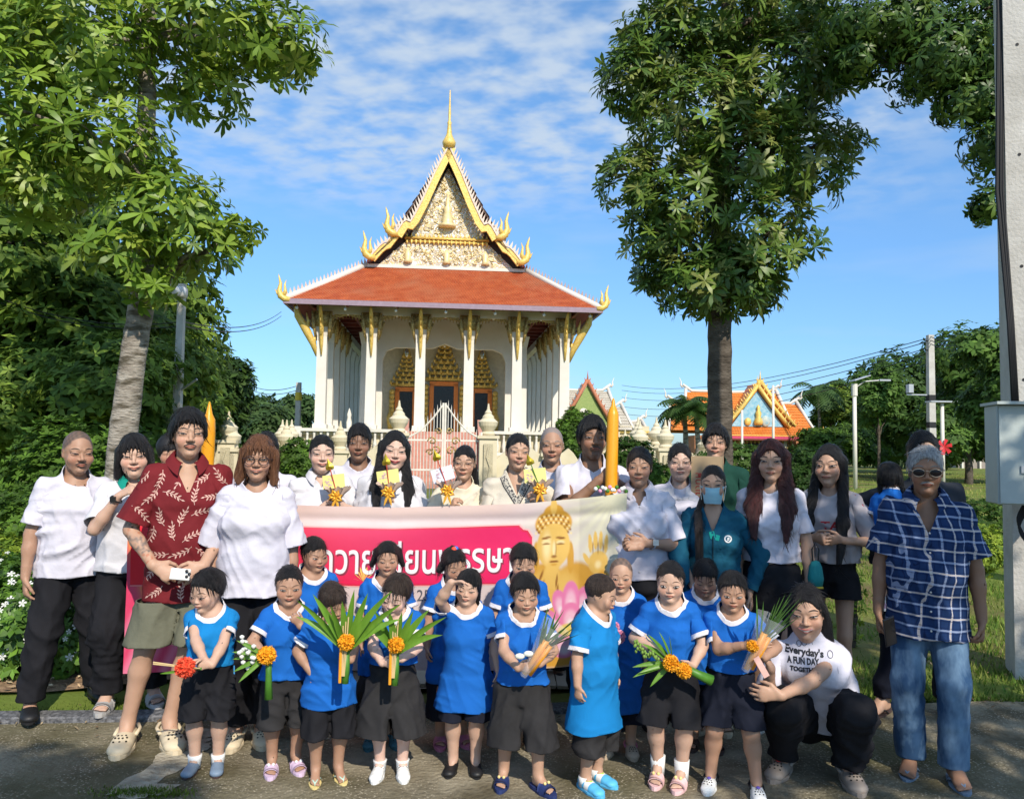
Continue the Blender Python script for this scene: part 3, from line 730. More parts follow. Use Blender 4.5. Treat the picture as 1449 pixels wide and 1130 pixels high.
def person(label, px, top, chin, D, yaw=0, sex='m', g=1., skin='mid', hair=None, head=(0, 0, 0), rh=None, lh=None, shirt=None, pants=None, shoe_=None,
           face=None, group=None, feet=None, ground=0., lean=(0, 0), spread=.0, socks=None, scale_sh=1., pose=None, vox=1., armside=0.):
    face = face or {}; hair = hair or {}; shirt = shirt or {}; pants = pants or {}
    child = sex == 'c'
    T = P(px, top, D); topz = T[2]
    hh = (.90 if not child else .875) * (chin - top) * D / FPX
    H = topz - ground - .035 * hh
    if pose == 'squat': Hs = 1.62
    else: Hs = H
    X0 = T[0]
    org = np.array([X0, D, ground])
    yaw = yaw - math.degrees(math.atan2(X0, D)); cy, sy = math.cos(R(yaw)), math.sin(R(yaw))
    S_ = np.array([cy, sy, 0]); FW = np.array([sy, -cy, 0]); UP = np.array([0, 0, 1.])
    pt = lambda a, f, z: S_ * a + FW * f + UP * z
    s = Hs / 1.7 if not child else Hs / 1.0
    root = empty('person', org); setp(root, label, 'person', group)
    sk = np.array(SK[skin] if isinstance(skin, str) else skin)
    # ---- skeleton
    if child: kn, hp, wa, ch = .265 * H, .445 * H, .545 * H, .655 * H; ua, fa = .150 * H, .125 * H; shw, hpw = .092 * H * scale_sh, .048 * H
    else: kn, hp, wa, ch = .28 * Hs, .50 * Hs, .605 * Hs, .715 * Hs; ua, fa = .168 * Hs, .150 * Hs; shw, hpw = (.094 if sex == 'm' else .086) * Hs * scale_sh, .048 * Hs
    cz = H - hh                                   # chin height
    nb = min((.80 if child else .848) * Hs, cz - .012 * Hs) if pose != 'squat' else cz - .01 * Hs
    shz = nb - (.030 if child else .042) * Hs
    bx, bf = lean
    Ppel = pt(0, 0, hp + .02 * Hs); Pw = pt(bx * .3, bf * .3, wa); Pc = pt(bx * .7, bf * .7, ch); Pn = pt(bx, bf, nb)
    if pose == 'squat':
        Ppel = pt(.10, -.20, .235); Pw = pt(.07, -.10, .235 + (nb - .235) * .38); Pc = pt(.03, -.03, .235 + (nb - .235) * .70); Pn = pt(0, 0, nb)
    shc = Pn + UP * (shz - nb)
    SH = [shc - S_ * shw, shc + S_ * shw]
    HP = [Ppel - UP * .02 * Hs - S_ * hpw, Ppel - UP * .02 * Hs + S_ * hpw]
    if feet is None:
        w = (.062 + spread) * (1 if not child else .95) * Hs / (1.7 if not child else 1.0) * (1 if not child else .95)
        feet = [(-w, 0, -8), (w, 0, 8)]
    an = .052 * Hs if not child else .05 * Hs
    FT = [pt(f[0], f[1], 0) for f in feet]; fz = [f[3] if len(f) > 3 else 0 for f in feet]
    FDIR = [unit(S_ * math.sin(R(f[2])) + FW * math.cos(R(f[2]))) for f in feet]
    sole_h = {'flipflop': .012, 'slide': .028, 'clog': .02, 'sneaker': .02}.get(shoe_[0] if shoe_ else '', .01) * s * (1 if not child else .62)
    AN = [f + UP * (an + sole_h) for f in FT]
    KN = []
    for i in (0, 1):
        l1 = hp - kn; l2 = kn - an
        m, _ = ik(HP[i], AN[i], l1 * 1.003, l2 * 1.003, FW + S_ * (0.25 * (-1, 1)[i])) if pose != 'squat' else ik(HP[i], AN[i], .41, .40, FW * 1 + S_ * (.35 * (-1, 1)[i]) + UP * .6)
        if pose == 'squat': m = pt(*((-.13, .27, .40), (.20, .25, .41))[i])
        KN.append(m)
    Rh0 = np.stack([S_, -FW, UP], 1)
    e = Euler((R(head[1]), R(head[2]), R(head[0])), 'XYZ').to_matrix()
    Rh = Rh0 @ np.array(e)
    piv = Pn + UP * (cz - nb) - FW * .0
    hc = piv + Rh @ np.array([0, -.03, .5]) * hh if pose != 'squat' else piv + Rh @ np.array([0, -.03, .5]) * hh
    # arms
    HANDS = []; EL = []
    hs_ = (Hs / 1.7) * (1. if sex == 'm' else .93) if not child else .56 * H
    for i, hd in enumerate((rh, lh)):
        sg = -1 if i == 0 else 1
        if hd is None: hd = {}
        if isinstance(hd, tuple): hd = dict(p=hd)
        if 'p' in hd:
            q = P(hd['p'][0], hd['p'][1], D - hd['p'][2]) - org
            if 'd' not in hd: dd = None
            tgt = q
            dv = hd.get('d'); 
            if dv is not None: dv = unit(pt(*dv)); tgt = q - dv * .06 * hs_
        else:
            out = hd.get('out', (.055 if sex == 'm' else .045) if not child else .05) + armside
            tgt = SH[i] + pt(sg * out * 1.0, .03, -(ua + fa) * hd.get('reach', .985)); dv = unit(pt(-sg * .05, .08, -1))
        pole = hd.get('pole'); pole = pt(*pole) if pole is not None else pt(sg * (1.0 if child else .8), -.6, -.35 if 'p' in hd else 0)
        if 'p' in hd and dv is None:
            el, w2 = ik(SH[i], tgt, ua, fa, pole); dv = unit(w2 - el); tgt = tgt - dv * .07 * hs_
        el, wr = ik(SH[i], tgt, ua, fa, pole)
        if dv is None: dv = unit(wr - el)
        nn = hd.get('n'); nn = pt(*nn) if nn is not None else (pt(-sg, 0, 0) if 'p' not in hd else pt(-sg * .9, 0, .1) )
        EL.append(el); HANDS.append((wr, dv, nn, hd.get('curl', 22 if 'p' not in hd else 48), sg))
    # ---- body surface
    allp = np.array([*SH, *KN, *AN, *EL, *[h[0] + h[1] * .19 * hs_ for h in HANDS], *[h[0] for h in HANDS], hc + UP * .6 * hh, *HP, *FT, *[f + d_ * .24 * s * (1 if not child else .7) for f, d_ in zip(FT, FDIR)]])
    pad = .16 * g if not child else .11
    lo = allp.min(0) - pad; hi = allp.max(0) + pad * .6; lo[2] = -.02
    vh = (.0049 if not child else .0042) * vox; vc = (.011 if not child else .0075) * vox; vf = (.0048 if not child else .0036) * vox
    hr = .44 * hh
    fx = [(hc[0] - hr, hc[0] + hr, vh)]; fy = [(hc[1] - .56 * hh, hc[1] + .5 * hh, vh)]; fzz = [(hc[2] - .62 * hh, hc[2] + .55 * hh, vh)]
    for h_ in HANDS:
        a = h_[0]; b = h_[0] + h_[1] * .17 * hs_; m = .055 * hs_
        if pose == 'nohands': continue
        for arr, c_ in ((fx, 0), (fy, 1), (fzz, 2)): arr.append((min(a[c_], b[c_]) - m, max(a[c_], b[c_]) + m, vf))
    if shoe_ and shoe_[0] in ('flipflop', 'slide'): fzz.append((0, .05, .007))
    F = SDF(axis(lo[0], hi[0], vc, fx), axis(lo[1], hi[1], vc, fy), axis(lo[2], hi[2], vc, fzz))
    if child: rh_, rw, rc, k0 = (.088, .068), (.084, .070), (.090, .068), .04
    elif sex == 'f': rh_, rw, rc, k0 = (.150, .112), (.122, .098), (.135, .100), .06
    else: rh_, rw, rc, k0 = (.142, .105), (.132, .102), (.152, .108), .06
    sc_ = lambda r_, gg=g: (r_[0] * s * gg, r_[1] * s * (gg ** 1.3))
    if child: s1 = H
    TR = [(Ppel, sc_(rh_)), (Pw, sc_(rw)), (Pc, sc_(rc)), (shc - UP * .02 * Hs, (shw * .72, rc[1] * s * .72))]
    F.cap(TR[0][0], TR[1][0], TR[0][1], TR[1][1], side=S_, k=0, ro=.07 * s); F.cap(TR[1][0], TR[2][0], TR[1][1], TR[2][1], side=S_, k=.03)
    F.cap(TR[2][0], TR[3][0], TR[2][1], TR[3][1], side=S_, k=.04, ro=.04 * s)
    nr = (.052 if sex == 'm' else .045) * s * (g ** .5) if not child else .036 * s
    aur, elr, wrr = ((.047, .036, .026) if sex == 'm' else (.042, .034, .023)) if not child else (.031, .025, .019)
    ag = g ** .8 if not child else 1.
    thr_, knr, cfr, anr = ((.076, .050, .050, .034) if sex != 'c' else (.050, .038, .035, .026))
    lg = g ** .8
    for i in (0, 1):
        F.cap(shc + UP * .020 * s, SH[i] - S_ * (-1, 1)[i] * .01 * s, .045 * s, aur * s * .98, k=.05 * s)
        F.cap(SH[i], EL[i], aur * s * ag, elr * s * ag, k=.03 * s)
        m = EL[i] + (HANDS[i][0] - EL[i]) * .35
        F.cap(EL[i], m, elr * s * ag, elr * 1.02 * s * ag, k=.015 * s); F.cap(m, HANDS[i][0], elr * 1.0 * s * ag, wrr * s, k=.02 * s)
        w_, d_, n_, cu, sg = HANDS[i]
        hand(F, w_, d_, n_, 1 if i == 0 else -1, hs_, cu)
        F.cap(HP[i], KN[i], thr_ * s * lg, knr * s * lg, k=.03 * s)
        m = KN[i] + (AN[i] - KN[i]) * .32 + (-FW if pose != 'squat' else -FW) * .012 * s
        F.cap(KN[i], m, knr * s * lg, cfr * s * lg, k=.02 * s); F.cap(m, AN[i], cfr * s * lg, anr * s, k=.03 * s)
        fs = s if not child else H * .62
        b = FT[i] + UP * sole_h; fd = FDIR[i]; sd = np.array([-fd[1], fd[0], 0])
        closed = bool(shoe_) and shoe_[0] in ('clog', 'sneaker', 'maryjane', 'loafer'); fl_ = .72 if closed else 1.
        F.cap(AN[i], b + fd * .11 * fl_ * fs + UP * .022 * fs, (.032 * fs, .034 * fs), (.040 * fs, .018 * fs), side=sd, k=.03 * fs)
        F.cap(b - fd * .03 * fs + UP * .03 * fs, b + fd * .1 * fl_ * fs + UP * .022 * fs, (.030 * fs, .03 * fs), (.040 * fs, .019 * fs), side=sd, k=.02 * fs)
        for j in range(0 if closed else 5):
            o = (.032 - .0165 * j) * fs * (1 if i == 1 else -1) * -1; l = (.178, .176, .168, .158, .146)[j] * fs
            F.cap(b + fd * .12 * fs + sd * o + UP * .015 * fs, b + fd * l + sd * o * 1.1 + UP * .011 * fs, .011 * fs, (.0125 if j == 0 else .009) * fs, k=.006 * fs)
    head_sdf(F, hc, Rh, hh, face, child)
    F.cap(Pn - UP * .03 * s - FW * .01 * s, hc + Rh @ np.array([0, .08, -.22]) * hh, (nr * 1.15, nr * 1.1), (nr, nr), k=.03 * s)
    V, Q = F.mesh(); V = relax(V, Q, 1, .35)
    l = (V - hc) @ Rh / hh; cell = np.full(len(V), vc * 1.15)
    hd_ = l[:, 2] > -.68; cell[hd_] = 0
    if not hair.get('bald') and not hair.get('buzz'): cell[hd_ & (l[:, 2] + .8 * l[:, 1] > .25) & (l[:, 1] > -.1)] = .022
    for i in (0, 1):
        w_, d_ = HANDS[i][0], HANDS[i][1]; ax1 = w_ + d_ * .19 * hs_; t_ = np.clip(((V - w_) @ (ax1 - w_)) / ((ax1 - w_) ** 2).sum(), 0, 1)[:, None]; dd = np.linalg.norm(V - w_ - t_ * (ax1 - w_), axis=1); cell[dd < .075 * hs_] = 0
        t_ = np.clip(((V - EL[i]) @ (w_ - EL[i])) / ((w_ - EL[i]) ** 2).sum(), 0, 1)[:, None]; dd2 = np.linalg.norm(V - EL[i] - t_ * (w_ - EL[i]), axis=1); near = dd2 < .085 * s if i == 0 else near | (dd2 < .085 * s)
    if shirt and pants and pose != 'squat':
        hz_ = P(px, pants['hempx'], D)[2] - ground if 'hempx' in pants else pants.get('hem', .05) * H
        cell[(V[:, 2] > hz_ + .06 * s) & (V[:, 2] < shz - .09 * s) & ~near & (cell > 0)] = .03
    if closed: cell[V[:, 2] < .05 * s] = .02
    V, Q = cluster(V, Q, cell); l = (V - hc) @ Rh / hh
    colr = np.tile(sk, (len(V), 1))
    fm = np.exp(-((np.abs(l[:, 0]) - .17) ** 2 / .008 + (l[:, 2] + .13) ** 2 / .012)) * (l[:, 1] < -.1)
    colr = colr * (1 + fm[:, None] * np.array([.08, -.08, -.08]))
    ns = np.exp(-((np.abs(l[:, 0]) - .032) ** 2 / .0002 + (l[:, 2] + .157 + (.03 if child else 0)) ** 2 / .00015)) * (l[:, 1] < -.36)
    colr = colr * (1 - .4 * ns[:, None])  # shade of the nostrils painted into the skin colour
    if face.get('beard'):
        bm = np.clip((-.14 - l[:, 2]) * 8, 0, 1) * (l[:, 1] < -.02) * (l[:, 2] > -.52) * (np.abs(l[:, 0]) < .3)
        colr = colr * (1 - face['beard'] * bm[:, None] * np.array([.55, .5, .45]))
    if not hair.get('bald') and not hair.get('buzz'):
        zt_ = hair.get('line', .33); wt_ = hair.get('wide', .30)
        fc = np.hypot(l[:, 0] / wt_, np.maximum(l[:, 2] - zt_ + .30, 0) / .30) - 1 + .05 * np.sin(l[:, 0] * 90) + .04 * np.sin(l[:, 0] * 37 + l[:, 2] * 60)
        hb = np.clip(fc * 7 + .55, 0, 1) * np.clip((l[:, 2] + .8 * l[:, 1] + .0) * 9 + .3, 0, 1) * np.clip((l[:, 2] - .02) * 12, 0, 1)
        hcol = dict(grey=(.2, .19, .18), red=(.12, .04, .02), auburn=(.04, .01, .01)).get(hair.get('kind', 'black'), (.02, .015, .012))
        colr = colr * (1 - .85 * hb[:, None]) + np.array(hcol) * .85 * hb[:, None]
    if hair.get('buzz'):
        bz = np.clip((l[:, 2] + .75 * l[:, 1] - .0) * 12, 0, 1) * np.clip((np.hypot(l[:, 0] / .30, (l[:, 1] + .60) / .45) - 1) * 8 + np.clip(l[:, 2] - .28, 0, 1) * 30, 0, 1)
        bz = bz * (.78 + .12 * np.sin(V[:, 0] * 210) * np.sin(V[:, 2] * 190)); colr = colr * (1 - bz[:, None]) + bz[:, None] * np.array(hair['buzz']) * .17
    if face.get('tattoo'):
        w_ = HANDS[0][0]; e_ = EL[0]; ax_ = unit(w_ - e_); t_ = (V - e_) @ ax_; rad = np.linalg.norm(V - e_ - t_[:, None] * ax_, axis=1)
        inn = (rad < .08) & (t_ > -.02) & (t_ < np.linalg.norm(w_ - e_) * .93)
        nz = np.sin(V[:, 2] * 130 + 2 * np.sin(V[:, 0] * 90)) * np.sin(V[:, 0] * 120 + V[:, 1] * 100 + 1.7 * np.sin(V[:, 2] * 60))
        ink = np.clip(nz * 1.6 + .25, 0, 1) * inn
        tc = np.where((np.sin(V[:, 2] * 45) > .35)[:, None], np.array([.42, .14, .07]), np.array([.09, .10, .10]))
        colr = colr * (1 - ink[:, None] * .75) + tc * ink[:, None] * .75
    body = mesh_np('body', V, Q, skin_mat(), root, colors=colr)
    bvh = None
    if hh and not face.get('none'):
        sel = (np.abs(l[:, 0]) < .45) & (l[:, 2] > -.6); qs = Q[sel[Q].all(1)]
        un = np.unique(qs); re = np.full(len(V), -1); re[un] = np.arange(len(un))
        bv = BVHTree.FromPolygons(V[un].tolist(), re[qs].tolist())
        face_parts(bv, hc, Rh, hh, face, root, sk, child)
    if not hair.get('bald'):
        hair_build(hc, Rh, hh, hair, root, child)
    out = PersonData(); out.root = root; out.org = org; out.hc = hc; out.Rh = Rh; out.hh = hh; out.hands = HANDS; out.pt = pt; out.D = D; out.s = s; out.H = H
    # ---- shirt
    cm = (.0132 if not child else .0095) * vox
    infl = shirt.get('loose', .018 if not child else .016)
    if shirt:
        gz = shirt['hem'] * H if 'hem' in shirt else hp + .02 * Hs
        if 'hempx' in shirt: gz = P(px, shirt['hempx'], D)[2] - ground
        fl = shirt.get('flare', .01)
        mx = max(r[1][0] for r in TR) + infl + fl + .06
        cen = (Ppel + Pn) / 2
        lo = np.minimum(Ppel, Pn) - mx - .03; hi = np.maximum(Ppel, Pn) + mx + .03; lo[2] = min(gz, Ppel[2]) - .05; hi[2] = Pn[2] + .09 * s
        lo[0] = min(lo[0], SH[0][0] - .12, SH[1][0] - .12); hi[0] = max(hi[0], SH[1][0] + .12, SH[0][0] + .12)
        F = SDF(axis(lo[0], hi[0], cm), axis(lo[1], hi[1], cm), axis(lo[2], hi[2], cm))
        I = lambda r_, a=0.: (r_[0] + infl + a, r_[1] + infl + a)
        belly = shirt.get('belly', 0.)
        hw = hpw + (thr_ * 1.06) * s * (g ** .8) + pants.get('loose', .014) + .008; hemP = Ppel.copy(); hemP[2] = gz - .04
        if pose == 'squat': hemP = Ppel + pt(.0, .0, -.06)
        top_r = (max(TR[3][1][0], shw * .8), TR[3][1][1] + infl)
        wr_ = I(TR[1][1], 0.); wr_ = (max(wr_[0], TR[0][1][0] * .93 + infl), wr_[1] + belly); wr_ = (max(wr_[0], hw * (.93 if infl > .021 else .80)), wr_[1] + (.015 if infl > .024 else 0))
        hr0 = (max(TR[0][1][0] + infl, hw), max(TR[0][1][1] + infl + belly * .5, thr_ * 1.06 * s * (g ** .8) + pants.get('loose', .014) + .022)); F.cap(hemP, Ppel, (hr0[0] + fl, hr0[1] + fl), hr0, side=S_, k=0, ro=.03)
        F.cap(Ppel, Pw, hr0, wr_, side=S_, k=.02); F.cap(Pw, Pc, wr_, I(TR[2][1]), side=S_, k=.03)
        F.cap(Pc, TR[3][0], I(TR[2][1]), top_r, side=S_, k=.05, ro=.05 * s)
        if sex == 'f':
            for i in (-1, 1): F.ell(Pc + pt(i * .068 * s * g, (TR[2][1][1]) * .72, -.005), np.stack([S_, FW, UP], 1), (.068 * s * g + infl * .5, .060 * s * g + infl * .5, .07 * s * g), k=.06)
        for i in (0, 1):
            F.cap(shc + UP * .024 * s, SH[i] - UP * .004 * s, .040 * s + infl * .6, (aur * s * ag + infl * .35), k=.04 * s)
            F.cap(SH[i] - UP * .004 * s, SH[i] + (EL[i] - SH[i]) * .25, aur * s * ag + infl * .35, aur * s * ag + infl * .35, k=.03 * s)
        F.cap(Pn - UP * .02 * s, Pn + UP * .05 * s, nr * 1.25 + infl * .4, nr * 1.15 + infl * .3, k=.05 * s)
        V, Q = F.mesh(); N = normals(V, Q); seed = int(px * 7 + top)
        V = cloth_disp(V, N, shirt.get('fold', .0045) * (1 if not child else .8), s if not child else .7, seed)
        sh = Sheet(V, Q)
        hz = gz
        if pose != 'squat': sh.cut(lambda v: hz - v[:, 2] + .004 * np.sin(v[:, 0] * 30 + px))
        else:
            hd_ = unit(Pw - Ppel); sh.cut(lambda v: .00 - (v - Ppel) @ hd_ - .08)
        nrad = shirt.get('neck', .072 if not child else .062) * (s if not child else H); ndrop = shirt.get('drop', .33)
        nc = Pn + UP * (.018 * s) + FW * .008
        vee = shirt.get('vee', 0)
        ta = math.atan(ndrop * 2.2); ns_ = s if not child else H
        nz0 = shirt.get('nz', .008 if not child else .022) * ns_; kx = shirt.get('kx', 3.2) / ns_
        def neckf(v):
            q = v - Pn; x = q @ S_; y = q @ FW; z = q[:, 2]
            f1 = (z - nz0) * math.cos(ta) + (y - .02 * ns_) * math.sin(ta) - kx * x * x
            f1 = np.where(z < -.2 * ns_, -.1, f1)
            if vee:
                f2 = np.minimum((z + vee) * .42 - np.abs(x), y - .0); f1 = np.maximum(f1, np.minimum(f2, .3))
            return f1
        if shirt.get('trim'):
            tw = shirt.get('tw', .018) * (s if not child else H)
            sh.paint(lambda v: neckf(v) + tw, 1)
        sh.cut(neckf)
        sheets = [sh]; sl = shirt.get('sleeve', .62)
        for i in (0, 1):
            if sl <= 0: continue
            a = SH[i] + (shc - SH[i]) * .12; e_ = EL[i]; w_ = HANDS[i][0]
            r0 = aur * s * ag + infl * .45; r1 = r0 * shirt.get('slv', 1.08) + .004
            full = sl > 1.2
            Ld = np.linalg.norm(e_ - SH[i]); end = SH[i] + (e_ - SH[i]) * (min(sl, 1.) + (.14 if not full else 0))
            pp = [a, end] + ([w_] if full else [])
            lo = np.min(pp, 0) - r1 - .05; hi = np.max(pp, 0) + r1 + .05
            F = SDF(axis(lo[0], hi[0], cm), axis(lo[1], hi[1], cm), axis(lo[2], hi[2], cm))
            F.cap(a, end, r0, r1, k=0, ro=.02 if not full else None)
            if full: F.cap(e_, w_ + unit(w_ - e_) * .02, r1 * .95, r1 * .62, k=.03)
            V, Q = F.mesh(); N = normals(V, Q); V = cloth_disp(V, N, shirt.get('fold', .0045) * .8, s if not child else .7, seed + i + 1)
            q = Sheet(V, Q)
            if full: ax_ = unit(w_ - e_); cp = e_ + (w_ - e_) * (sl - 1.); 
            else: ax_ = unit(e_ - SH[i]); cp = SH[i] + (e_ - SH[i]) * sl
            if shirt.get('trim'): q.paint(lambda v: (v - cp) @ ax_ + .020 * (s if not child else H), 1)
            q.cut(lambda v: np.where((v - cp) @ ax_ > -.1, (v - cp) @ ax_, -.1) if full else (v - cp) @ ax_)
            q.cut(lambda v: .012 - (v - a) @ unit(SH[i] - shc))
            sheets.append(q)
        J = Sheet.join(sheets).rim(.004)
        mats = [shirt['mat']] + ([shirt['trim']] if shirt.get('trim') else [])
        out.shirt = mesh_np(shirt.get('name', 'shirt'), J.V, J.T, mats, root, J.m); out.sheetV = J.V; out.sheetT = J.T
        if shirt.get('collar'):
            m = MB(); n = 24; V = []; op = .42 if vee else .16; rr0 = nr * 1.22 + infl * .25
            for rr_, dz in ((.93, .012), (.97, .020), (1.22, .004), (1.52, -.026)):
                for j in range(n + 1):
                    a = op + (2 * math.pi - 2 * op) * j / n; x, y = math.sin(a) * rr0, math.cos(a) * rr0
                    zz = (kx * x * x - (y - .02 * ns_) * math.sin(ta)) / math.cos(ta) * .75 + nz0
                    tip = max(0, math.cos(a)) ** 4
                    V.append(Pn + S_ * x * rr_ * (1 + .25 * tip * (rr_ > 1.1)) + FW * (y * rr_ + .012 * tip) + UP * (zz + dz * s - (tip * .030 * s if rr_ > 1.3 else 0)))
            k = n + 1
            m.add(V, [(r_ * k + j, r_ * k + j + 1, (r_ + 1) * k + j + 1, (r_ + 1) * k + j) for r_ in range(3) for j in range(n)])
            m.build('collar', shirt['collar'], root, smooth=True)
        if shirt.get('placket'):
            bvs = BVHTree.FromPolygons(J.V.tolist(), J.T.tolist()); m = MB()
            n = shirt['placket']; z0 = nc[2] - (vee or nrad) - .01; z1 = shirt.get('pl_end', gz + .05)
            if n: 
                for j in range(n):
                    z = z0 + (z1 - z0) * j / max(1, n - 1); c_ = (Pc * .5 + Pw * .5); o_ = c_ * np.array([1, 1, 0]) + UP * z + FW * .6 + S_ * .004
                    hit = bvs.ray_cast(Vector(o_), Vector(-FW), 1.)
                    if hit[0] is not None: m.sphere(np.array(hit[0]) + FW * .001, .0055, 8, 4)
                if m.n: m.build('button', material('button_pale', (.6, .58, .55), rough=.3), root, smooth=True)
    # ---- trousers, shorts or skirt
    if pants:
        hz = P(px, pants['hempx'], D)[2] - ground if 'hempx' in pants else pants.get('hem', .05) * H
        pin = pants.get('loose', .014); lw = pants.get('leg', 1.15)
        kind = pants.get('kind', 'legs')
        tops = Ppel + UP * .06 * s
        lo = np.min([*KN, *AN, *HP, Ppel], 0) - .16 * s - pin; hi = np.max([*KN, *AN, *HP, tops], 0) + .16 * s + pin; lo[2] = hz - .05 if pose != 'squat' else 0
        cm = cm * 1.25
        F = SDF(axis(lo[0], hi[0], cm), axis(lo[1], hi[1], cm), axis(lo[2], hi[2], cm))
        F.cap(Ppel - UP * .055 * s, tops, (TR[0][1][0] + pin, TR[0][1][1] + pin + .006), (TR[0][1][0] * .95 + pin, TR[0][1][1] + pin), side=S_, k=0, ro=.05 * s)
        if kind == 'skirt':
            e_ = Ppel.copy(); e_[2] = hz - .03; fl = pants.get('flare', 1.1)
            F.cap(Ppel, e_, (TR[0][1][0] + pin, TR[0][1][1] + pin), (TR[0][1][0] * fl + pin, TR[0][1][1] * fl + pin), side=S_, k=.03, ro=.03)
        else:
            shorts = pose != 'squat' and hz > .14 * H
            if shorts:
                for i in (0, 1):
                    t_ = (HP[i][2] - hz) / max(HP[i][2] - AN[i][2], .01); e_ = HP[i] + (AN[i] - HP[i]) * t_; e_ = e_ + (KN[i] - (HP[i] + AN[i]) / 2) * (1 - abs(2 * t_ - 1)); e_[2] = hz - .03
                    F.cap(HP[i] + UP * .01, e_, (thr_ * s * lg * 1.06 + pin) , (thr_ * s * lg * lw * .92 + pin) , k=.012 * s, ro=.03)
            if shorts or child: F.cap((HP[0] + HP[1]) / 2 - UP * .13 * s, ((KN[0] + KN[1]) / 2) * np.array([1, 1, 0]) + UP * (hz - .08), (.003 * s, .2), (.012 * s, .2), side=S_, k=.02, sub=True)
            for i in (0, 1) if not shorts else ():
                F.cap(HP[i], KN[i], thr_ * s * lg * 1.06 + pin, knr * s * lg * lw + pin, k=.02 * s)
                F.cap(KN[i], AN[i] - UP * .03, knr * s * lg * lw + pin, anr * s * lw * pants.get('cuff', 1.25) + pin, k=.03 * s)
        V, Q = F.mesh(); N = normals(V, Q); V = cloth_disp(V, N, pants.get('fold', .006), s if not child else .75, int(px * 3), .35)
        q = Sheet(V, Q)
        if pose == 'squat': q.cut(lambda v: (.085 - v[:, 2]))
        else: q.cut(lambda v: hz - v[:, 2] + .003 * np.sin(v[:, 0] * 40))
        if shirt and pose != 'squat': q.cut(lambda v: v[:, 2] - gz - .002)
        q.rim(.004)
        pm = pants['mat']
        out.pants = mesh_np(pants.get('name', 'trousers' if hz < .2 * H else ('skirt' if kind == 'skirt' else 'shorts')), q.V, q.T, [pm], root)
    if socks:
        for i in (0, 1):
            m = MB(); a = AN[i]; m.tube([a - UP * .045 * s, a, a + UP * socks[1] * s], [.034 * s if not child else .030 * s, (.036 if not child else .0325) * s, (.040 if not child else .0355) * s], 12)
            m.build('sock', material('sock_' + socks[0], COLS[socks[0]], rough=.9, bump=.3, bscale=300), root, smooth=True)
    if shoe_:
        for i in (0, 1):
            fs = (s if not child else H * .66) * (shoe_[2] if len(shoe_) > 2 else 1.)
            shoe(shoe_[0], FT[i], FDIR[i], fs, root, shoe_[1])
    out.EL = EL; out.SH = SH; out.Pn = Pn; out.Pc = Pc; out.TR = TR; out.shc = shc; out.bvs = None
    return out
# ================================================================== setting
def rot2(a): return np.array([[math.cos(a), -math.sin(a)], [math.sin(a), math.cos(a)]])
M_grassg = material('lawn_ground', (.09, .14, .025), col2=(.20, .24, .05), thr=(.3, .7), vscale=.9, rough=.95, col3=(.16, .11, .06), scale3=.35, bump=.8, bscale=30, spec=.1)
M_conc = material('concrete_ground', (.115, .096, .06), col2=(.32, .28, .20), thr=(.38, .66), vscale=2.3, rough=.92, bump=1.4, bscale=38, detail=9, col3=(.085, .08, .038), scale3=.7, spec=.15)
def speckle(m):
    nt = m.node_tree; N = nt.nodes; L = nt.links; b = N['Principled BSDF']; src = b.inputs['Base Color'].links[0].from_socket
    v = N.new('ShaderNodeTexVoronoi'); v.inputs['Scale'].default_value = 62; tc = N.new('ShaderNodeTexCoord'); L.new(tc.outputs['Object'], v.inputs['Vector'])
    n = N.new('ShaderNodeTexNoise'); n.inputs['Scale'].default_value = 5; n.inputs['Detail'].default_value = 6; L.new(tc.outputs['Object'], n.inputs['Vector'])
    mr = N.new('ShaderNodeMapRange'); mr.inputs[1].default_value = .36; mr.inputs[2].default_value = .14; L.new(v.outputs['Distance'], mr.inputs[0])
    m2 = N.new('ShaderNodeMapRange'); m2.inputs[1].default_value = .40; m2.inputs[2].default_value = .56; L.new(n.outputs['Fac'], m2.inputs[0])
    mu = N.new('ShaderNodeMath'); mu.operation = 'MULTIPLY'; L.new(mr.outputs[0], mu.inputs[0]); L.new(m2.outputs[0], mu.inputs[1])
    mx = N.new('ShaderNodeMixRGB'); L.new(mu.outputs[0], mx.inputs[0]); L.new(src, mx.inputs[1]); mx.inputs[2].default_value = (.40, .35, .26, 1)
    L.new(mx.outputs[0], b.inputs['Base Color'])
speckle(M_conc)
def sheet(name, poly, z, mat, kind='structure', parent=None):
    m = MB(); m.add([(x, y, z) for x, y in poly], [tuple(range(len(poly)))])
    o = m.build(name, mat, parent); setp(o, kind=kind); return o
sheet('ground', [(-900, -300), (900, -300), (900, 1800), (-900, 1800)], -.02, M_grassg)
EDGE = lambda x: 5.02 + .10 * x if x < 0 else 5.02 + .11 * x       # rear edge of the concrete
def wavy(n, x0, x1, f, amp, ph): return [(x0 + (x1 - x0) * i / n, f(x0 + (x1 - x0) * i / n) + amp * math.sin(i * 1.7 + ph) + amp * .6 * math.sin(i * 4.3)) for i in range(n + 1)]
ce = wavy(60, -12, 12, EDGE, .03, 0)
sheet('pavement', [(-12, -12), (12, -12)] + ce[::-1], 0, M_conc)
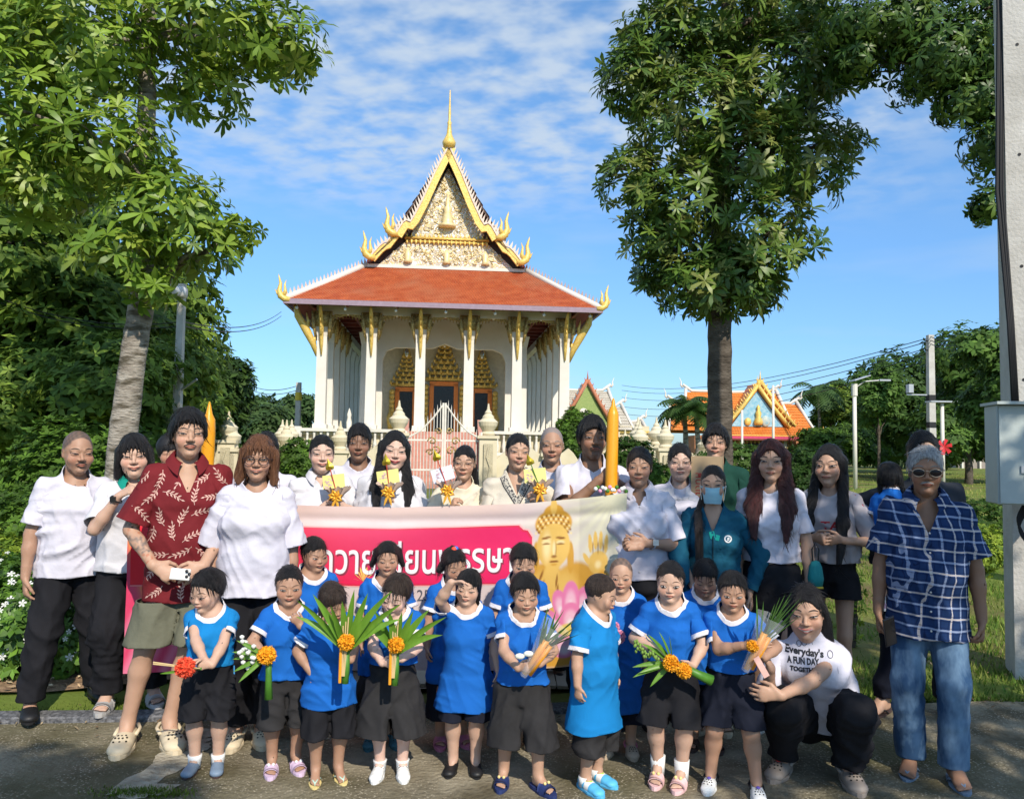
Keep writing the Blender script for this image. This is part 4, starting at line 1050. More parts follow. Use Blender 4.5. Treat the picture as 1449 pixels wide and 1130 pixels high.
# lawn with gentle relief, behind the concrete
nx, ny = 150, 130
gx = np.concatenate([np.linspace(-40, -7, 20), np.linspace(-6.5, 7.5, 100), np.linspace(8, 60, 30)]); gv = np.linspace(0, 1, ny) ** 2.2
rl = np.random.default_rng(3)
V = []
for x in gx:
    y0 = EDGE(max(-12, min(12, x))) + .05 + .03 * math.sin(x * 9)
    for v in gv:
        y = y0 + v * 85; z = .02 + .02 * math.sin(x * 1.3 + y * .7) * math.sin(y * 1.1) + .012 * math.sin(x * 7 + y * 3)
        V.append((x, y, max(.004, z * min(1, (y - y0) * 3 + .15))))
n = len(gv); F_ = [(i * n + j, (i + 1) * n + j, (i + 1) * n + j + 1, i * n + j + 1) for i in range(len(gx) - 1) for j in range(n - 1)]
lawn = mesh_np('lawn', V, np.array(F_), M_grassg); setp(lawn, kind='structure')
# pale worn cement scar and small crack pieces on the concrete
m = MB(); r = random.Random(4)
def blob(cx, cy, rx, ry, n=26, ang=0., z=.004):
    pts = []
    for i in range(n):
        a = 2 * math.pi * i / n; q = 1 + .35 * math.sin(a * 3 + cx * 7) * .5 + r.uniform(-.22, .22)
        x, y = rx * q * math.cos(a), ry * q * math.sin(a); pts.append((cx + x * math.cos(ang) - y * math.sin(ang), cy + x * math.sin(ang) + y * math.cos(ang), z))
    m.add(pts + [(cx, cy, z)], [(i, (i + 1) % n, n) for i in range(n)])
p0 = P(245, 1095, 0.1)
def gpt(px, py):
    d = CAM_M.to_3x3() @ Vector(((px - IW / 2) / FPX, -(py - IH / 2) / FPX, -1.0)); t = -CAM_H / d.z; return (d.x * t, d.y * t)
for (px, py, rx, ry, a) in ((225, 1090, .10, .26, .25), (262, 1060, .09, .17, .5), (205, 1118, .12, .10, 0), (285, 1040, .07, .08, .4)):
    x, y = gpt(px, py); blob(x, y, rx, ry, ang=-a, z=.003 + .0015 * len(m.V))
setp(m.build('cement_patch', material('cement_pale', (.44, .40, .31), col2=(.27, .235, .17), thr=(.35, .65), vscale=9, rough=.95, bump=2, bscale=30, detail=8)), kind='structure')
# kerb of granite stones along the left half
kerb = empty('kerb', (0, 0, 0)); setp(kerb, kind='structure')
M_gran = material('granite', (.07, .072, .078), col2=(.20, .20, .21), thr=(.4, .65), vscale=45, rough=.85, bump=1, bscale=60)
base = MB().box((0, 0, .012), (.57, .13, .05)); kb = base.build('kerb_stone', M_gran, kerb)
bv = kb.modifiers.new('b', 'BEVEL'); bv.width = .008
for i in range(7):
    o = kb if i == 0 else kb.copy()
    if i: COL.objects.link(o); o.parent = kerb
    x = -3.1 + i * .58; o.location = (x, EDGE(x) + .02 + .006 * math.sin(i * 3), .004 * math.sin(i * 5)); o.rotation_euler = (0, .01 * math.sin(i * 2.), .10 + .015 * math.sin(i * 4))
# path of pale tiles leading from the banner to the gate
path = sheet('path', [(-1.35, 5.25), (.75, 5.45), (-.9, 21.5), (-3.0, 21.5)], .045, material('path_tiles', (.40, .33, .26), col2=(.50, .42, .34), vscale=3, rough=.8))
M_tile = material('paving_tile', (.36, .30, .235), col2=(.47, .40, .32), vscale=2.5, rough=.75, bump=.3, bscale=60, thr=(.3, .7))
tb = MB().box((0, 0, .01), (.392, .392, .02)).build('tile', M_tile, path); k = 0
for j in range(10):
    for i in range(5):
        o = tb if k == 0 else tb.copy()
        if k: COL.objects.link(o); o.parent = path
        yy = 5.55 + j * .4; o.location = (-1.05 + i * .4 - (yy - 5.3) * .10, yy, .047 + .002 * math.sin(k * 2.3)); k += 1
# mulch bed at the left
bed = [(-9, 5.4), (-6, 5.05), (-4.2, 5.06), (-2.9, 5.12), (-2.2, 5.45), (-2.0, 6.4), (-3.6, 7.6), (-9, 8)]
sheet('planting_bed', bed, .050, material('mulch', (.17, .10, .055), col2=(.40, .27, .16), vscale=14, rough=.95, bump=3, bscale=30, detail=8))
def leafbits(name, n, region, size, cols, zf, mat, kind='stuff', flat=.5, seed=1, taper=True):
    """many small blades or leaves lying in a region, as one mesh"""
    g = np.random.default_rng(seed); pts = region(g, n); n = len(pts)
    a = g.uniform(0, 2 * math.pi, n); tilt = g.uniform(0, flat, n); L_ = g.uniform(.5, 1.2, n) * size; W_ = L_ * g.uniform(.25, .5, n)
    d = np.stack([np.cos(a) * np.cos(tilt), np.sin(a) * np.cos(tilt), np.sin(tilt)], 1); s_ = np.stack([-np.sin(a), np.cos(a), g.uniform(-.3, .3, n)], 1)
    z = np.array([zf(x, y) for x, y in pts]) if callable(zf) else np.full(n, zf)
    c = np.stack([pts[:, 0], pts[:, 1], z], 1)
    V = np.stack([c - d * L_[:, None] * .5, c + s_ * W_[:, None] * .5 + [0, 0, .004], c + d * L_[:, None] * .5, c - s_ * W_[:, None] * .5], 1).reshape(-1, 3)
    F = np.arange(4 * n).reshape(n, 4); cc = np.repeat(np.array(cols)[g.integers(0, len(cols), n)] * g.uniform(.6, 1.3, n)[:, None], 4, 0)
    o = mesh_np(name, V, F, mat, colors=cc); setp(o, kind=kind); return o
M_bits = material('litter', (1, 1, 1), attr='Col', rough=.9, var=.1)
def inpoly(poly):
    P_ = np.array(poly)
    def f(g, n):
        out = []
        while len(out) < n:
            q = g.uniform(P_.min(0), P_.max(0), (n, 2)); ok = np.zeros(len(q), bool); j = len(P_) - 1
            for i in range(len(P_)):
                c = ((P_[i, 1] > q[:, 1]) != (P_[j, 1] > q[:, 1])) & (q[:, 0] < (P_[j, 0] - P_[i, 0]) * (q[:, 1] - P_[i, 1]) / (P_[j, 1] - P_[i, 1] + 1e-9) + P_[i, 0]); ok ^= c; j = i
            out += q[ok].tolist()
        return np.array(out[:n])
    return f
leafbits('leaf_litter', 2600, inpoly(bed), .06, [(.36, .21, .11), (.48, .33, .19), (.20, .12, .07), (.56, .44, .28)], .065, M_bits, seed=5)
# grass blades
def grass(name, n, region, h, seed, cols=((.11, .20, .03), (.17, .28, .04), (.28, .32, .07)), z0=.02):
    g = np.random.default_rng(seed); p = region(g, n); a = g.uniform(0, 6.28, n); H_ = g.uniform(.5, 1.3, n) * h; w = H_ * .10 + .002
    lean_ = g.uniform(.2, .9, n); c = np.concatenate([p, np.full((n, 1), z0 - .01)], 1); s_ = np.stack([-np.sin(a), np.cos(a), 0 * a], 1) * w[:, None]
    tip = c + np.stack([np.cos(a) * lean_ * H_, np.sin(a) * lean_ * H_, H_], 1)
    V = np.stack([c - s_, c + s_, tip], 1).reshape(-1, 3); cc = np.repeat(np.array(cols)[g.integers(0, len(cols), n)] * g.uniform(.7, 1.2, n)[:, None], 3, 0)
    o = mesh_np(name, V, np.arange(3 * n).reshape(n, 3), M_blade, colors=cc, smooth=False); setp(o, kind='stuff'); return o
M_blade = material('grass_blade', (1, 1, 1), attr='Col', rough=.7, var=.1, trans=.3, spec=.2)
def fade(x0, x1, y0, y1, p=1.6, hole=None):
    def f(g, n):
        x = g.uniform(x0, x1, n * 3); y = y0 + (y1 - y0) * g.uniform(0, 1, n * 3) ** p
        keep = (np.sin(x * 2.1 + 1.3 * np.sin(y * 1.7)) * np.sin(y * 2.6 + x) + g.normal(0, .45, n * 3)) > -.35
        keep &= y > 5.08 + .105 * x
        q = np.stack([x, y], 1)[keep][:n]; return np.concatenate([q, q[:max(0, n - len(q))] + .01]) if len(q) < n else q
    return f
grass('grass', 30000, fade(1.3, 7.2, 5.2, 13, 1.5), .055, 8)
grass('grass', 12000, fade(-3.6, -1.2, 4.72, 5.15, 1.), .022, 9, cols=((.10, .17, .02), (.16, .24, .03), (.06, .10, .02)), z0=.012)
grass('grass', 16000, fade(-9, 1.5, 6.2, 18, 1.4), .08, 10)
grass('grass', 1600, lambda g, n: np.array(gpt(205, 1122)) + g.normal(0, 1, (n, 2)) * (.10, .025), .02, 12, cols=((.16, .24, .03), (.10, .15, .02)), z0=.006)
grass('grass', 26000, fade(4, 34, 14, 60, 1.2), .12, 13, cols=((.30, .36, .07), (.46, .42, .13), (.22, .30, .06)))
grass('grass', 5000, lambda g, n: (lambda x: np.stack([x, np.array([EDGE(v) for v in x]) + .03 + np.abs(g.normal(0, .05, n)) + .03 * np.sin(x * 7)], 1))(g.uniform(.9, 8, n)), .045, 19, z0=.0)
leafbits('leaf_litter', 900, lambda g, n: (lambda x: np.stack([x, np.array([EDGE(v) for v in x]) + g.normal(0, .10, n)], 1))(g.uniform(-6, 8, n)), .04, [(.24, .17, .10), (.33, .26, .16), (.16, .11, .06)], .012, M_bits, seed=16)
leafbits('leaf_litter', 500, fade(1.3, 7, 5.0, 8, 1), .05, [(.24, .14, .07), (.33, .22, .12), (.40, .30, .18)], .035, M_bits, seed=15)
# ------------------------------------------------------------------ foliage
M_leaf = material('leaf_glossy', (1, 1, 1), attr='Col', rough=.42, var=.14, vscale=2, trans=.36, spec=.45)
M_leafd = material('leaf_matte', (1, 1, 1), attr='Col', rough=.6, var=.15, vscale=1.2, trans=.35, spec=.25)
M_bark = material('bark_pale', (.17, .14, .11), col2=(.42, .38, .32), thr=(.3, .65), vscale=4, stretch=(1, 1, 3.2), bump=2.5, bscale=16, rough=.95, detail=8, col3=(.10, .085, .06), scale3=5, spec=.1)
M_barkd = material('bark_dark', (.055, .045, .035), col2=(.15, .125, .10), thr=(.3, .7), vscale=5, stretch=(1, 1, 2.5), bump=2.5, bscale=18, rough=.95, detail=8, spec=.1)
LEAF0 = np.array([(0, 0, 0), (.34, .12, .035), (.72, .17, .02), (1., 0, -.10), (.72, -.17, .02), (.34, -.12, .035), (.55, 0, .0)])
LF = [(0, 1, 6), (1, 2, 6), (2, 3, 6), (3, 4, 6), (4, 5, 6), (5, 0, 6)]
LEAF1 = LEAF0[:6]; LF1 = [(0, 1, 5), (1, 2, 4), (1, 4, 5), (2, 3, 4)]
LEAFS = np.array([(0, 0, 0), (.5, .22, .04), (1., 0, -.06), (.5, -.22, .04)]); LFS = [(0, 1, 3), (1, 2, 3)]
def frames(ax, g):
    ax = ax / np.linalg.norm(ax, axis=1, keepdims=True); t = g.normal(size=ax.shape); u = np.cross(ax, t); u /= np.linalg.norm(u, axis=1, keepdims=True) + 1e-9; return u, np.cross(ax, u), ax
def whorls(pos, ax, size, g, k=8, tmpl=(LEAF0, LF), droop=.35, cols=((.045, .11, .015),), cvar=.3, width=1.):
    """rosettes of k leaves round each position; returns V, F, colour"""
    n = len(pos); u, v, w = frames(ax, g); Lf, Ff = tmpl; Ff = np.array(Ff); nl = len(Lf)
    a = (np.arange(k)[None, :] * 2 * math.pi / k + g.uniform(0, 6.28, (n, 1)) + g.normal(0, .18, (n, k)))
    up_ = droop + g.normal(0, .22, (n, k)); sz = size[:, None] * g.uniform(.7, 1.15, (n, k))
    rd = u[:, None, :] * np.cos(a)[..., None] + v[:, None, :] * np.sin(a)[..., None]; sd = -u[:, None, :] * np.sin(a)[..., None] + v[:, None, :] * np.cos(a)[..., None]
    d = rd * np.cos(up_)[..., None] + w[:, None, :] * np.sin(up_)[..., None]; nn = -rd * np.sin(up_)[..., None] + w[:, None, :] * np.cos(up_)[..., None]
    V = pos[:, None, None, :] + sz[..., None, None] * (d[:, :, None, :] * Lf[None, None, :, 0:1] + sd[:, :, None, :] * Lf[None, None, :, 1:2] * width + nn[:, :, None, :] * Lf[None, None, :, 2:3])
    F = (np.arange(n * k)[:, None, None] * nl + Ff[None]).reshape(-1, 3)
    cb = np.array(cols)[g.integers(0, len(cols), n)]; c = cb[:, None, :] * g.uniform(1 - cvar, 1 + cvar, (n, k, 1)); c = np.repeat(c.reshape(-1, 3), nl, 0)
    return V.reshape(-1, 3), F, c
def in_ells(ells, n, g, shell=.55):
    w = np.array([e[1][0] * e[1][1] + e[1][1] * e[1][2] + e[1][0] * e[1][2] for e in ells]); idx = g.choice(len(ells), n, p=w / w.sum())
    d = g.normal(size=(n, 3)); d /= np.linalg.norm(d, axis=1, keepdims=True); rr = shell + (1 - shell) * g.uniform(0, 1, n) ** .6
    lump = 1 + .16 * np.sin(d[:, 0] * 7 + idx) * np.sin(d[:, 2] * 6 + idx * 2) + g.normal(0, .05, n)
    c = np.array([e[0] for e in ells])[idx]; r_ = np.array([e[1] for e in ells])[idx]
    return c + d * r_ * (rr * lump)[:, None], d
def limb(m, a, b, r0, r1, n=7, bend=.12, seed=0):
    g = random.Random(seed); a = np.array(a, float); b = np.array(b, float); pts = []; rad = []
    for i in range(7):
        t = i / 6; p = a + (b - a) * t; amp = bend * np.linalg.norm(b - a) * math.sin(math.pi * t)
        p = p + np.array([g.uniform(-.5, .5) * amp, g.uniform(-.5, .5) * amp, amp * .5]); pts.append(p); rad.append(r0 + (r1 - r0) * t)
    m.tube(pts, rad, n)
def trunk_mesh(name, pts, rad, mat, root, n=14, rough=.04, seed=0):
    g = np.random.default_rng(seed); P3 = np.array(pts, float); t = np.linspace(0, len(pts) - 1, 40); X = np.stack([np.interp(t, range(len(pts)), P3[:, i]) for i in range(3)], 1); rr = np.interp(t, range(len(pts)), rad)
    V = []
    for i in range(40):
        for j in range(n): 
            a = 2 * math.pi * j / n; q = rr[i] * (1 + g.normal(0, rough) + .05 * math.sin(3 * a + i * .3)); V.append(X[i] + [q * math.cos(a), q * math.sin(a), 0])
    F = [(i * n + j, i * n + (j + 1) % n, (i + 1) * n + (j + 1) % n, (i + 1) * n + j) for i in range(39) for j in range(n)]
    return mesh_np(name, V, np.array(F), mat, root)
def tree(label, base, trunk, ells, nw, leaf, seed, k=8, cols=((.045, .11, .015),), group=None, mat=None, bark=None, tmpl=(LEAF0, LF), width=1., shell=.55, droop=.3, singles=0, name='broadleaf_tree', limbs=True, upbias=.7, cvar=.3, front=None):
    g = np.random.default_rng(seed); root = empty(name, base); setp(root, label, 'tree', group); b = np.array(base)
    mat = mat or M_leaf; bark = bark or M_barkd
    tp = [np.array(p) - b for p, _ in trunk]; trunk_mesh('trunk', tp, [r_ for _, r_ in trunk], bark, root, seed=seed)
    E = [(np.array(c) - b, r_) for c, r_ in ells]
    if limbs:
        m = MB()
        for i, (c, r_) in enumerate(E):
            zc = c[2] - r_[2] * .3; j = min(range(len(tp)), key=lambda q: abs(tp[q][2] - (zc - .25 * np.linalg.norm((c - tp[q])[:2]))) + (5 if q == 0 else 0)); rt = trunk[j][1]
            limb(m, tp[j], c, max(.02, rt * .55), .012, 6, .12, seed + i)
            for q in range(2):
                d = unit(g.normal(size=3)) * np.array(r_) * .7; limb(m, tp[j] + (c - tp[j]) * .6, c + d, max(.01, rt * .2), .006, 5, .1, seed + i * 3 + q)
        m.build('branches', bark, root, smooth=True)
    pos, d = in_ells(E, nw, g, shell); ax = d + np.array([0, 0, upbias]) + g.normal(0, .25, d.shape)
    size = leaf * g.uniform(.55, 1.25, nw)
    ns = 0
    if singles:      # the whorls that show largest get leaves of their own
        view = np.array([b[0], b[1], b[2] - CAM_H]); tocam = -view / np.linalg.norm(view)
        score = d @ tocam + .3 * g.uniform(0, 1, nw); 
        if front is not None: score = score + np.array([front(*(p + b)) for p in pos])
        o_ = np.argsort(-score); ns = singles // k; sel = o_[:ns]; rest = o_[ns:]
        lm = bpy.data.meshes.new('leaf'); lm.from_pydata((LEAF0 * (1, width, 1)).tolist(), [], LF); lm.materials.append(mat)
        lm.polygons.foreach_set('use_smooth', [True] * len(LF))
        variants = []
        for c in cols:
            q = lm.copy(); ca = q.color_attributes.new('Col', 'FLOAT_COLOR', 'POINT'); ca.data.foreach_set('color', np.tile(np.array([*c, 1.]), len(LEAF0))); variants.append(q)
        u, v, w = frames(ax[sel], g)
        for i, s_ in enumerate(sel):
            a0 = g.uniform(0, 6.28); vm = variants[int(g.integers(0, len(variants)))]
            for j in range(k):
                a = a0 + j * 2 * math.pi / k + g.normal(0, .15); uu = droop + g.normal(0, .2); rd = u[i] * math.cos(a) + v[i] * math.sin(a); sd = -u[i] * math.sin(a) + v[i] * math.cos(a)
                dd = rd * math.cos(uu) + w[i] * math.sin(uu); nn = -rd * math.sin(uu) + w[i] * math.cos(uu); sz = size[s_] * g.uniform(.75, 1.15)
                o = bpy.data.objects.new('leaf', vm); COL.objects.link(o); o.parent = root
                M4 = Matrix(np.vstack([np.column_stack([dd * sz, sd * sz, nn * sz, pos[s_]]), [0, 0, 0, 1]]).tolist()); o.matrix_local = M4
        pos, ax, size = pos[rest], ax[rest], size[rest]
    V, F, c = whorls(pos, ax, size, g, k, (LEAF1, LF1) if tmpl[0] is LEAF0 else tmpl, droop, cols, cvar, width)
    cr = mesh_np('crown', V, F, mat, root, colors=c); setp(cr, kind='stuff')
    return root
# ---- the near tree on the left
tb_ = P(172, 640, 8.6); X0 = tb_[0]
def pe(px, py, D, rx, ry, rz): return (tuple(P(px, py, D)), (rx, ry, rz))
T1 = [((X0 - .03, 8.6, 0), .17), ((X0, 8.6, 1.6), .148), ((P(190, 500, 8.6)[0], 8.6, P(190, 500, 8.6)[2]), .132), ((P(200, 430, 8.6)[0], 8.6, P(200, 430, 8.6)[2]), .13), (tuple(P(205, 260, 8.6)), .10), (tuple(P(210, 60, 8.6)), .08), (tuple(P(225, -250, 8.6)), .05)]
E1 = [pe(120, 60, 8.2, .95, .8, .7), pe(10, 150, 8.0, .8, .8, .9), pe(150, 200, 8.0, .75, .6, .45), pe(300, 30, 8.4, .85, .8, .55), pe(400, 60, 8.6, .50, .6, .40), pe(290, 130, 8.8, .55, .5, .35), pe(60, 250, 8.3, .7, .6, .5), pe(240, 290, 8.2, .62, .5, .42),
      pe(160, 355, 8.1, .50, .45, .22), pe(270, 350, 8.3, .55, .45, .25), pe(215, 405, 8.3, .32, .35, .16), pe(330, 330, 8.5, .25, .3, .15), pe(20, 20, 8.6, .9, .8, .7), pe(350, -120, 8.6, 1.1, .9, .8), pe(180, -150, 8.6, 1.2, 1., .9), pe(30, -150, 8.6, 1.1, 1., .9), pe(200, -420, 8.6, 1.5, 1.3, 1.)]
GL = ((.20, .32, .035), (.26, .38, .045), (.14, .24, .028), (.32, .42, .06))
tree('near tree with pale mottled trunk and whorled leaves, behind the bobbed woman', (X0, 8.6, 0), T1, E1, 3000, .19, 21, 8, GL, 'leafy whorled trees beside the temple path', bark=M_bark, singles=296, shell=.45, droop=.12, width=.85, front=lambda x, y, z: -3 if z > 5.4 or abs(x) > 4.6 else 0)
# ---- the near tree on the right
xr = P(1018, 600, 10.)[0]
T2 = [((xr, 10, 0), .17), ((xr, 10, 1.8), .155), (tuple(P(1018, 440, 10.)), .14), (tuple(P(1022, 250, 10.)), .11), (tuple(P(1030, 50, 10.)), .09), (tuple(P(1030, -250, 10.)), .05)]
E2 = [pe(1000, 400, 9.8, .75, .6, .42), pe(960, 290, 9.6, .72, .6, .55), pe(1070, 330, 9.8, .75, .6, .6), pe(1130, 220, 9.9, .70, .6, .6), pe(980, 160, 9.7, .80, .7, .65), pe(1100, 110, 9.9, .85, .7, .7), pe(940, 70, 9.9, .65, .6, .6), pe(1010, 20, 9.8, .95, .8, .6), pe(1120, 0, 10, .6, .7, .6), pe(1010, -180, 10, 1.3, 1.1, .9), pe(1060, 410, 10.2, .45, .4, .3), pe(1195, 205, 10.2, .30, .3, .22), pe(925, 380, 9.9, .30, .3, .22), pe(895, 110, 9.9, .45, .5, .5), pe(890, 250, 9.8, .42, .4, .40), pe(1050, 220, 9.5, .7, .5, .5), pe(1170, 90, 9.9, .45, .5, .4), pe(930, 330, 9.7, .5, .4, .35), pe(1040, 380, 9.6, .5, .4, .35)]
GR = ((.12, .21, .034), (.085, .165, .03), (.17, .26, .04), (.25, .29, .07))
tree('near tree with dark slim trunk and whorled leaves, in front of the orange-roofed hall', (xr, 10, 0), T2, E2, 3500, .175, 33, 9, GR, 'leafy whorled trees beside the temple path', singles=297, shell=.5, droop=.18, width=.75, front=lambda x, y, z: -3 if z > 6.6 else 0)
# ---- tree reaching in from the upper right
T3 = [((7.6, 8.0, 0), .22), ((7.3, 8.0, 3), .18), ((6.4, 8.2, 5.5), .12), ((5.2, 8.4, 6.3), .07)]
E3 = [pe(1250, 40, 8.6, .65, .6, .38), pe(1330, 90, 8.5, .60, .6, .45), pe(1210, 90, 8.7, .3, .4, .25), pe(1400, 60, 8.4, .6, .6, .6), pe(1400, 200, 8.4, .25, .4, .50), pe(1340, -60, 8.5, .9, .7, .5), pe(1460, 130, 8.4, .5, .5, .7), pe(1250, -90, 8.6, .8, .7, .5), pe(1395, 290, 8.4, .15, .25, .22), pe(1290, 50, 8.6, .5, .5, .4), pe(1370, 140, 8.4, .4, .4, .35), pe(1195, 40, 8.7, .35, .4, .3)]
tree('tree with fine pointed leaves hanging in behind the concrete pole', (7.6, 8, 0), T3, E3, 3300, .12, 41, 7, ((.06, .13, .022), (.08, .16, .03), (.15, .24, .04)), shell=.3, droop=-.1, width=.9, upbias=.2)
# ---- trees outside the picture whose crowns shade the right half of the group
sd = np.array(sun_dir)
def shade(x, y, z, h, r_): return (tuple(np.array([x, y, z]) + sd * h), r_)
E4 = [shade(1.35, 4.5, 1.5, 6.5, (.62, .9, .5)), shade(2.2, 4.6, 1.2, 6.5, (.8, 1.0, .5)), shade(3.2, 4.4, .8, 6.5, (.8, 1.1, .5)), shade(1.5, 3.8, .3, 7.0, (.65, .7, .45)), shade(2.6, 3.5, .0, 7.5, (1.0, .8, .4)), shade(4.2, 4.6, .5, 6.5, (.9, 1.2, .5)), shade(3.2, 5.6, 1.2, 6.5, (1.2, .7, .5))]
tree('shade tree standing to the right, outside the picture', (5.2, -2.2, 0), [((5.2, -2.2, 0), .2), ((5.1, -2.0, 2.5), .17), ((4.6, -1.5, 4.5), .12), ((4.3, -1., 5.6), .08)], E4, 1000, .15, 51, 7, GL, shell=.1, tmpl=(LEAFS, LFS))
E5 = [shade(-2.0, 3.75, 0, 7.6, (.75, .34, .25)), shade(-2.9, 3.95, 0, 7.4, (.6, .30, .25)), shade(-1.25, 3.35, 0, 7.6, (.5, .30, .2)), shade(-2.6, 3.2, 0, 7.6, (1.0, .5, .3)), shade(-2.5, 3.95, 0, 7.5, (.8, .3, .25)), shade(-1.6, 3.3, 0, 7.6, (.6, .35, .25))]
tree('shade tree standing behind the viewer, outside the picture', (-1.6, -3.2, 0), [((-1.6, -3.2, 0), .15), ((-1.4, -3.1, 2.5), .12), ((-.8, -2.6, 4.4), .08), ((-.3, -2., 5.), .05)], E5, 950, .15, 52, 7, GL, shell=.1, tmpl=(LEAFS, LFS))
# ---- dark trees behind on the left
DK = ((.12, .20, .03), (.16, .25, .035), (.22, .32, .045), (.08, .15, .025))
def far_tree(label, px, pt_, pb, D, wpx, seed, n=2600, leaf=.30, cols=DK, k=5, group=None, trunk=.2, lean_=0, parts=7, tmpl=(LEAFS, LFS), depth=1., shell=.45, mat=None):
    """crown from a few lobes filling width wpx and heights pt_..pb (pixels) at distance D"""
    g = random.Random(seed); sc = D / FPX; c0 = P(px, (pt_ + pb) / 2, D); W = wpx * sc / 2; Hh = (pb - pt_) * sc / 2; ells = []
    for i in range(parts):
        a = i * 2.4 + g.uniform(0, 1); t = (i + .5) / parts; zz = (1 - 2 * t) * .62
        rr = math.sqrt(max(0, 1 - zz * zz)) * .50
        ells.append(((c0[0] + W * rr * math.cos(a) * 1.1, D + W * rr * math.sin(a) * depth, c0[2] + Hh * zz), (W * g.uniform(.46, .62), W * g.uniform(.45, .6) * depth, min(W, Hh) * g.uniform(.40, .55) if Hh < W * 1.4 else Hh * g.uniform(.28, .38))))
    xb = c0[0] + lean_
    return tree(label, (xb, D, 0), [((xb, D, -.1), trunk), ((xb, D, max(.5, c0[2] * .5)), trunk * .8), ((c0[0], D, c0[2] + Hh * .4), trunk * .4)], ells, n, leaf, seed, k, cols, group, mat or M_leafd, None, tmpl, 1., shell, .1)
GT = 'dense trees behind the left of the group'
far_tree('tall dark tree at the far left edge behind the bald man', 20, 230, 600, 15, 420, 61, 4200, .26, group=GT, trunk=.25)
far_tree('dark bushy tree behind the near pale trunk', 150, 330, 620, 17, 360, 62, 3800, .26, group=GT)
far_tree('dark tree to the left of the pole with the loudspeaker', 200, 455, 640, 20, 220, 63, 3000, .28, group=GT)
far_tree('rounded tree just right of the pole with the loudspeaker', 282, 502, 640, 24, 150, 64, 3000, .28, cols=((.05, .10, .02), (.07, .13, .025), (.03, .07, .015)), group=GT)
far_tree('tall shadowed tree filling the left edge above the hedge', -60, 120, 640, 18, 460, 65, 3600, .30, group=GT, trunk=.3)
far_tree('spreading low tree behind the three left men and women', 90, 470, 680, 13, 330, 66, 3800, .20, group=GT)
far_tree('pale green tree far behind the left corner of the temple', 400, 555, 640, 60, 110, 67, 1500, .6, cols=((.06, .12, .035), (.09, .16, .05)))
far_tree('low far tree between the rounded tree and the thin pole', 352, 575, 650, 45, 100, 68, 1300, .5, cols=((.05, .10, .03), (.08, .14, .04)))
# shrubs on the left
def bush(label, px, py, D, rx, ry, rz, seed, n=900, leaf=.07, cols=((.05, .11, .015), (.09, .17, .02)), k=6, group=None, name='shrub', mat=None, z=None, cat='shrub', shell=.75):
    c = P(px, py, D); z = rz * .85 if z is None else z; g = np.random.default_rng(seed); root = empty(name, (c[0], D, 0)); setp(root, label, cat, group)
    m = MB()
    for i in range(5): limb(m, (0, 0, 0), (math.cos(i * 1.3) * rx * .5, math.sin(i * 1.3) * ry * .5, z + rz * .2), .02, .008, 5, .1, seed + i)
    m.build('stems', M_barkd, root)
    pos, d = in_ells([(np.array([0, 0, z]), (rx, ry, rz))], n, g, shell); ok = pos[:, 2] > .02; pos, d = pos[ok], d[ok]
    V, F, cc = whorls(pos, d + [0, 0, .5], leaf * g.uniform(.7, 1.2, len(pos)), g, k, (LEAFS, LFS), .35, cols, .3)
    setp(mesh_np('foliage', V, F, mat or M_leafd, root, colors=cc), kind='stuff'); return root, pos, d
YG = ((.24, .34, .03), (.32, .42, .045), (.14, .23, .03)); MG = ((.09, .18, .022), (.13, .25, .03), (.06, .12, .018))
bush('bright green shrub rising behind the bald man', 110, 620, 9.6, 1.0, .7, 1.0, 71, 2200, .10, MG, group='garden shrubs on the left')
bush('yellow-green clipped shrub at the left edge above the white flowers', 12, 770, 6.9, .42, .45, .42, 72, 1300, .055, YG, group='garden shrubs on the left')
bush('mid green shrub between the left edge and the bald man\'s shoulder', 50, 720, 8.2, .7, .5, .62, 73, 1500, .07, MG, group='garden shrubs on the left')
bush('dark low shrub below the yellow-green one at the left edge', 20, 830, 6.3, .40, .4, .38, 74, 1200, .06, ((.035, .085, .012), (.06, .12, .02)), group='garden shrubs on the left')
bush('low yellow-green hedge clump at the left behind the bald man', 30, 705, 9.0, .9, .5, .45, 75, 1200, .07, YG, group='garden shrubs on the left')
# white flowering shrub with flowers as parts
root, pos, d = bush('shrub covered in small white star flowers at the lower left', 45, 880, 5.75, 1.00, .52, .42, 76, 3000, .07, ((.11, .23, .03), (.16, .31, .04), (.07, .15, .02)), k=6, name='flowering_shrub', mat=M_leaf, shell=.6)
fm = MB()
for i in range(5):
    a = i * 2 * math.pi / 5; c_, s_ = math.cos(a), math.sin(a); R3 = np.array([[c_, -s_], [s_, c_]])
    q = [np.append(R3 @ np.array(p_), z_) for p_, z_ in (((0, 0), 0), ((.012, .006), .002), ((.022, .004), .001), ((.021, -.006), .0), ((.011, -.005), .002))]; fm.add(q, [(0, 1, 2, 3, 4)])
fo = fm.build('flower', material('petal_white', (.78, .78, .74), rough=.6, trans=.2, var=.02), root)
g = np.random.default_rng(5); tc_ = np.array([0, -1., .6]); sc_ = d @ unit(tc_); idx = np.where(sc_ > .15)[0]; idx = g.permutation(idx)[:230]
for i, q in enumerate(idx):
    o = fo if i == 0 else fo.copy()
    if i: COL.objects.link(o); o.parent = root
    nrm = unit(d[q] + [0, -.5, .6] + g.normal(0, .3, 3)); o.location = pos[q] * (1.04, 1.10, 1.10) + [0, -.03, .03]; o.rotation_euler = Vector(nrm).to_track_quat('Z', 'X').to_euler(); o.scale = (1.15,) * 3 if i % 3 else (.8,) * 3
bush('flowering shrub clump behind the bald man\'s trouser legs', 165, 880, 6.1, .45, .4, .42, 77, 1400, .07, ((.11, .23, .03), (.16, .31, .04), (.07, .15, .02)), k=6, mat=M_leaf)
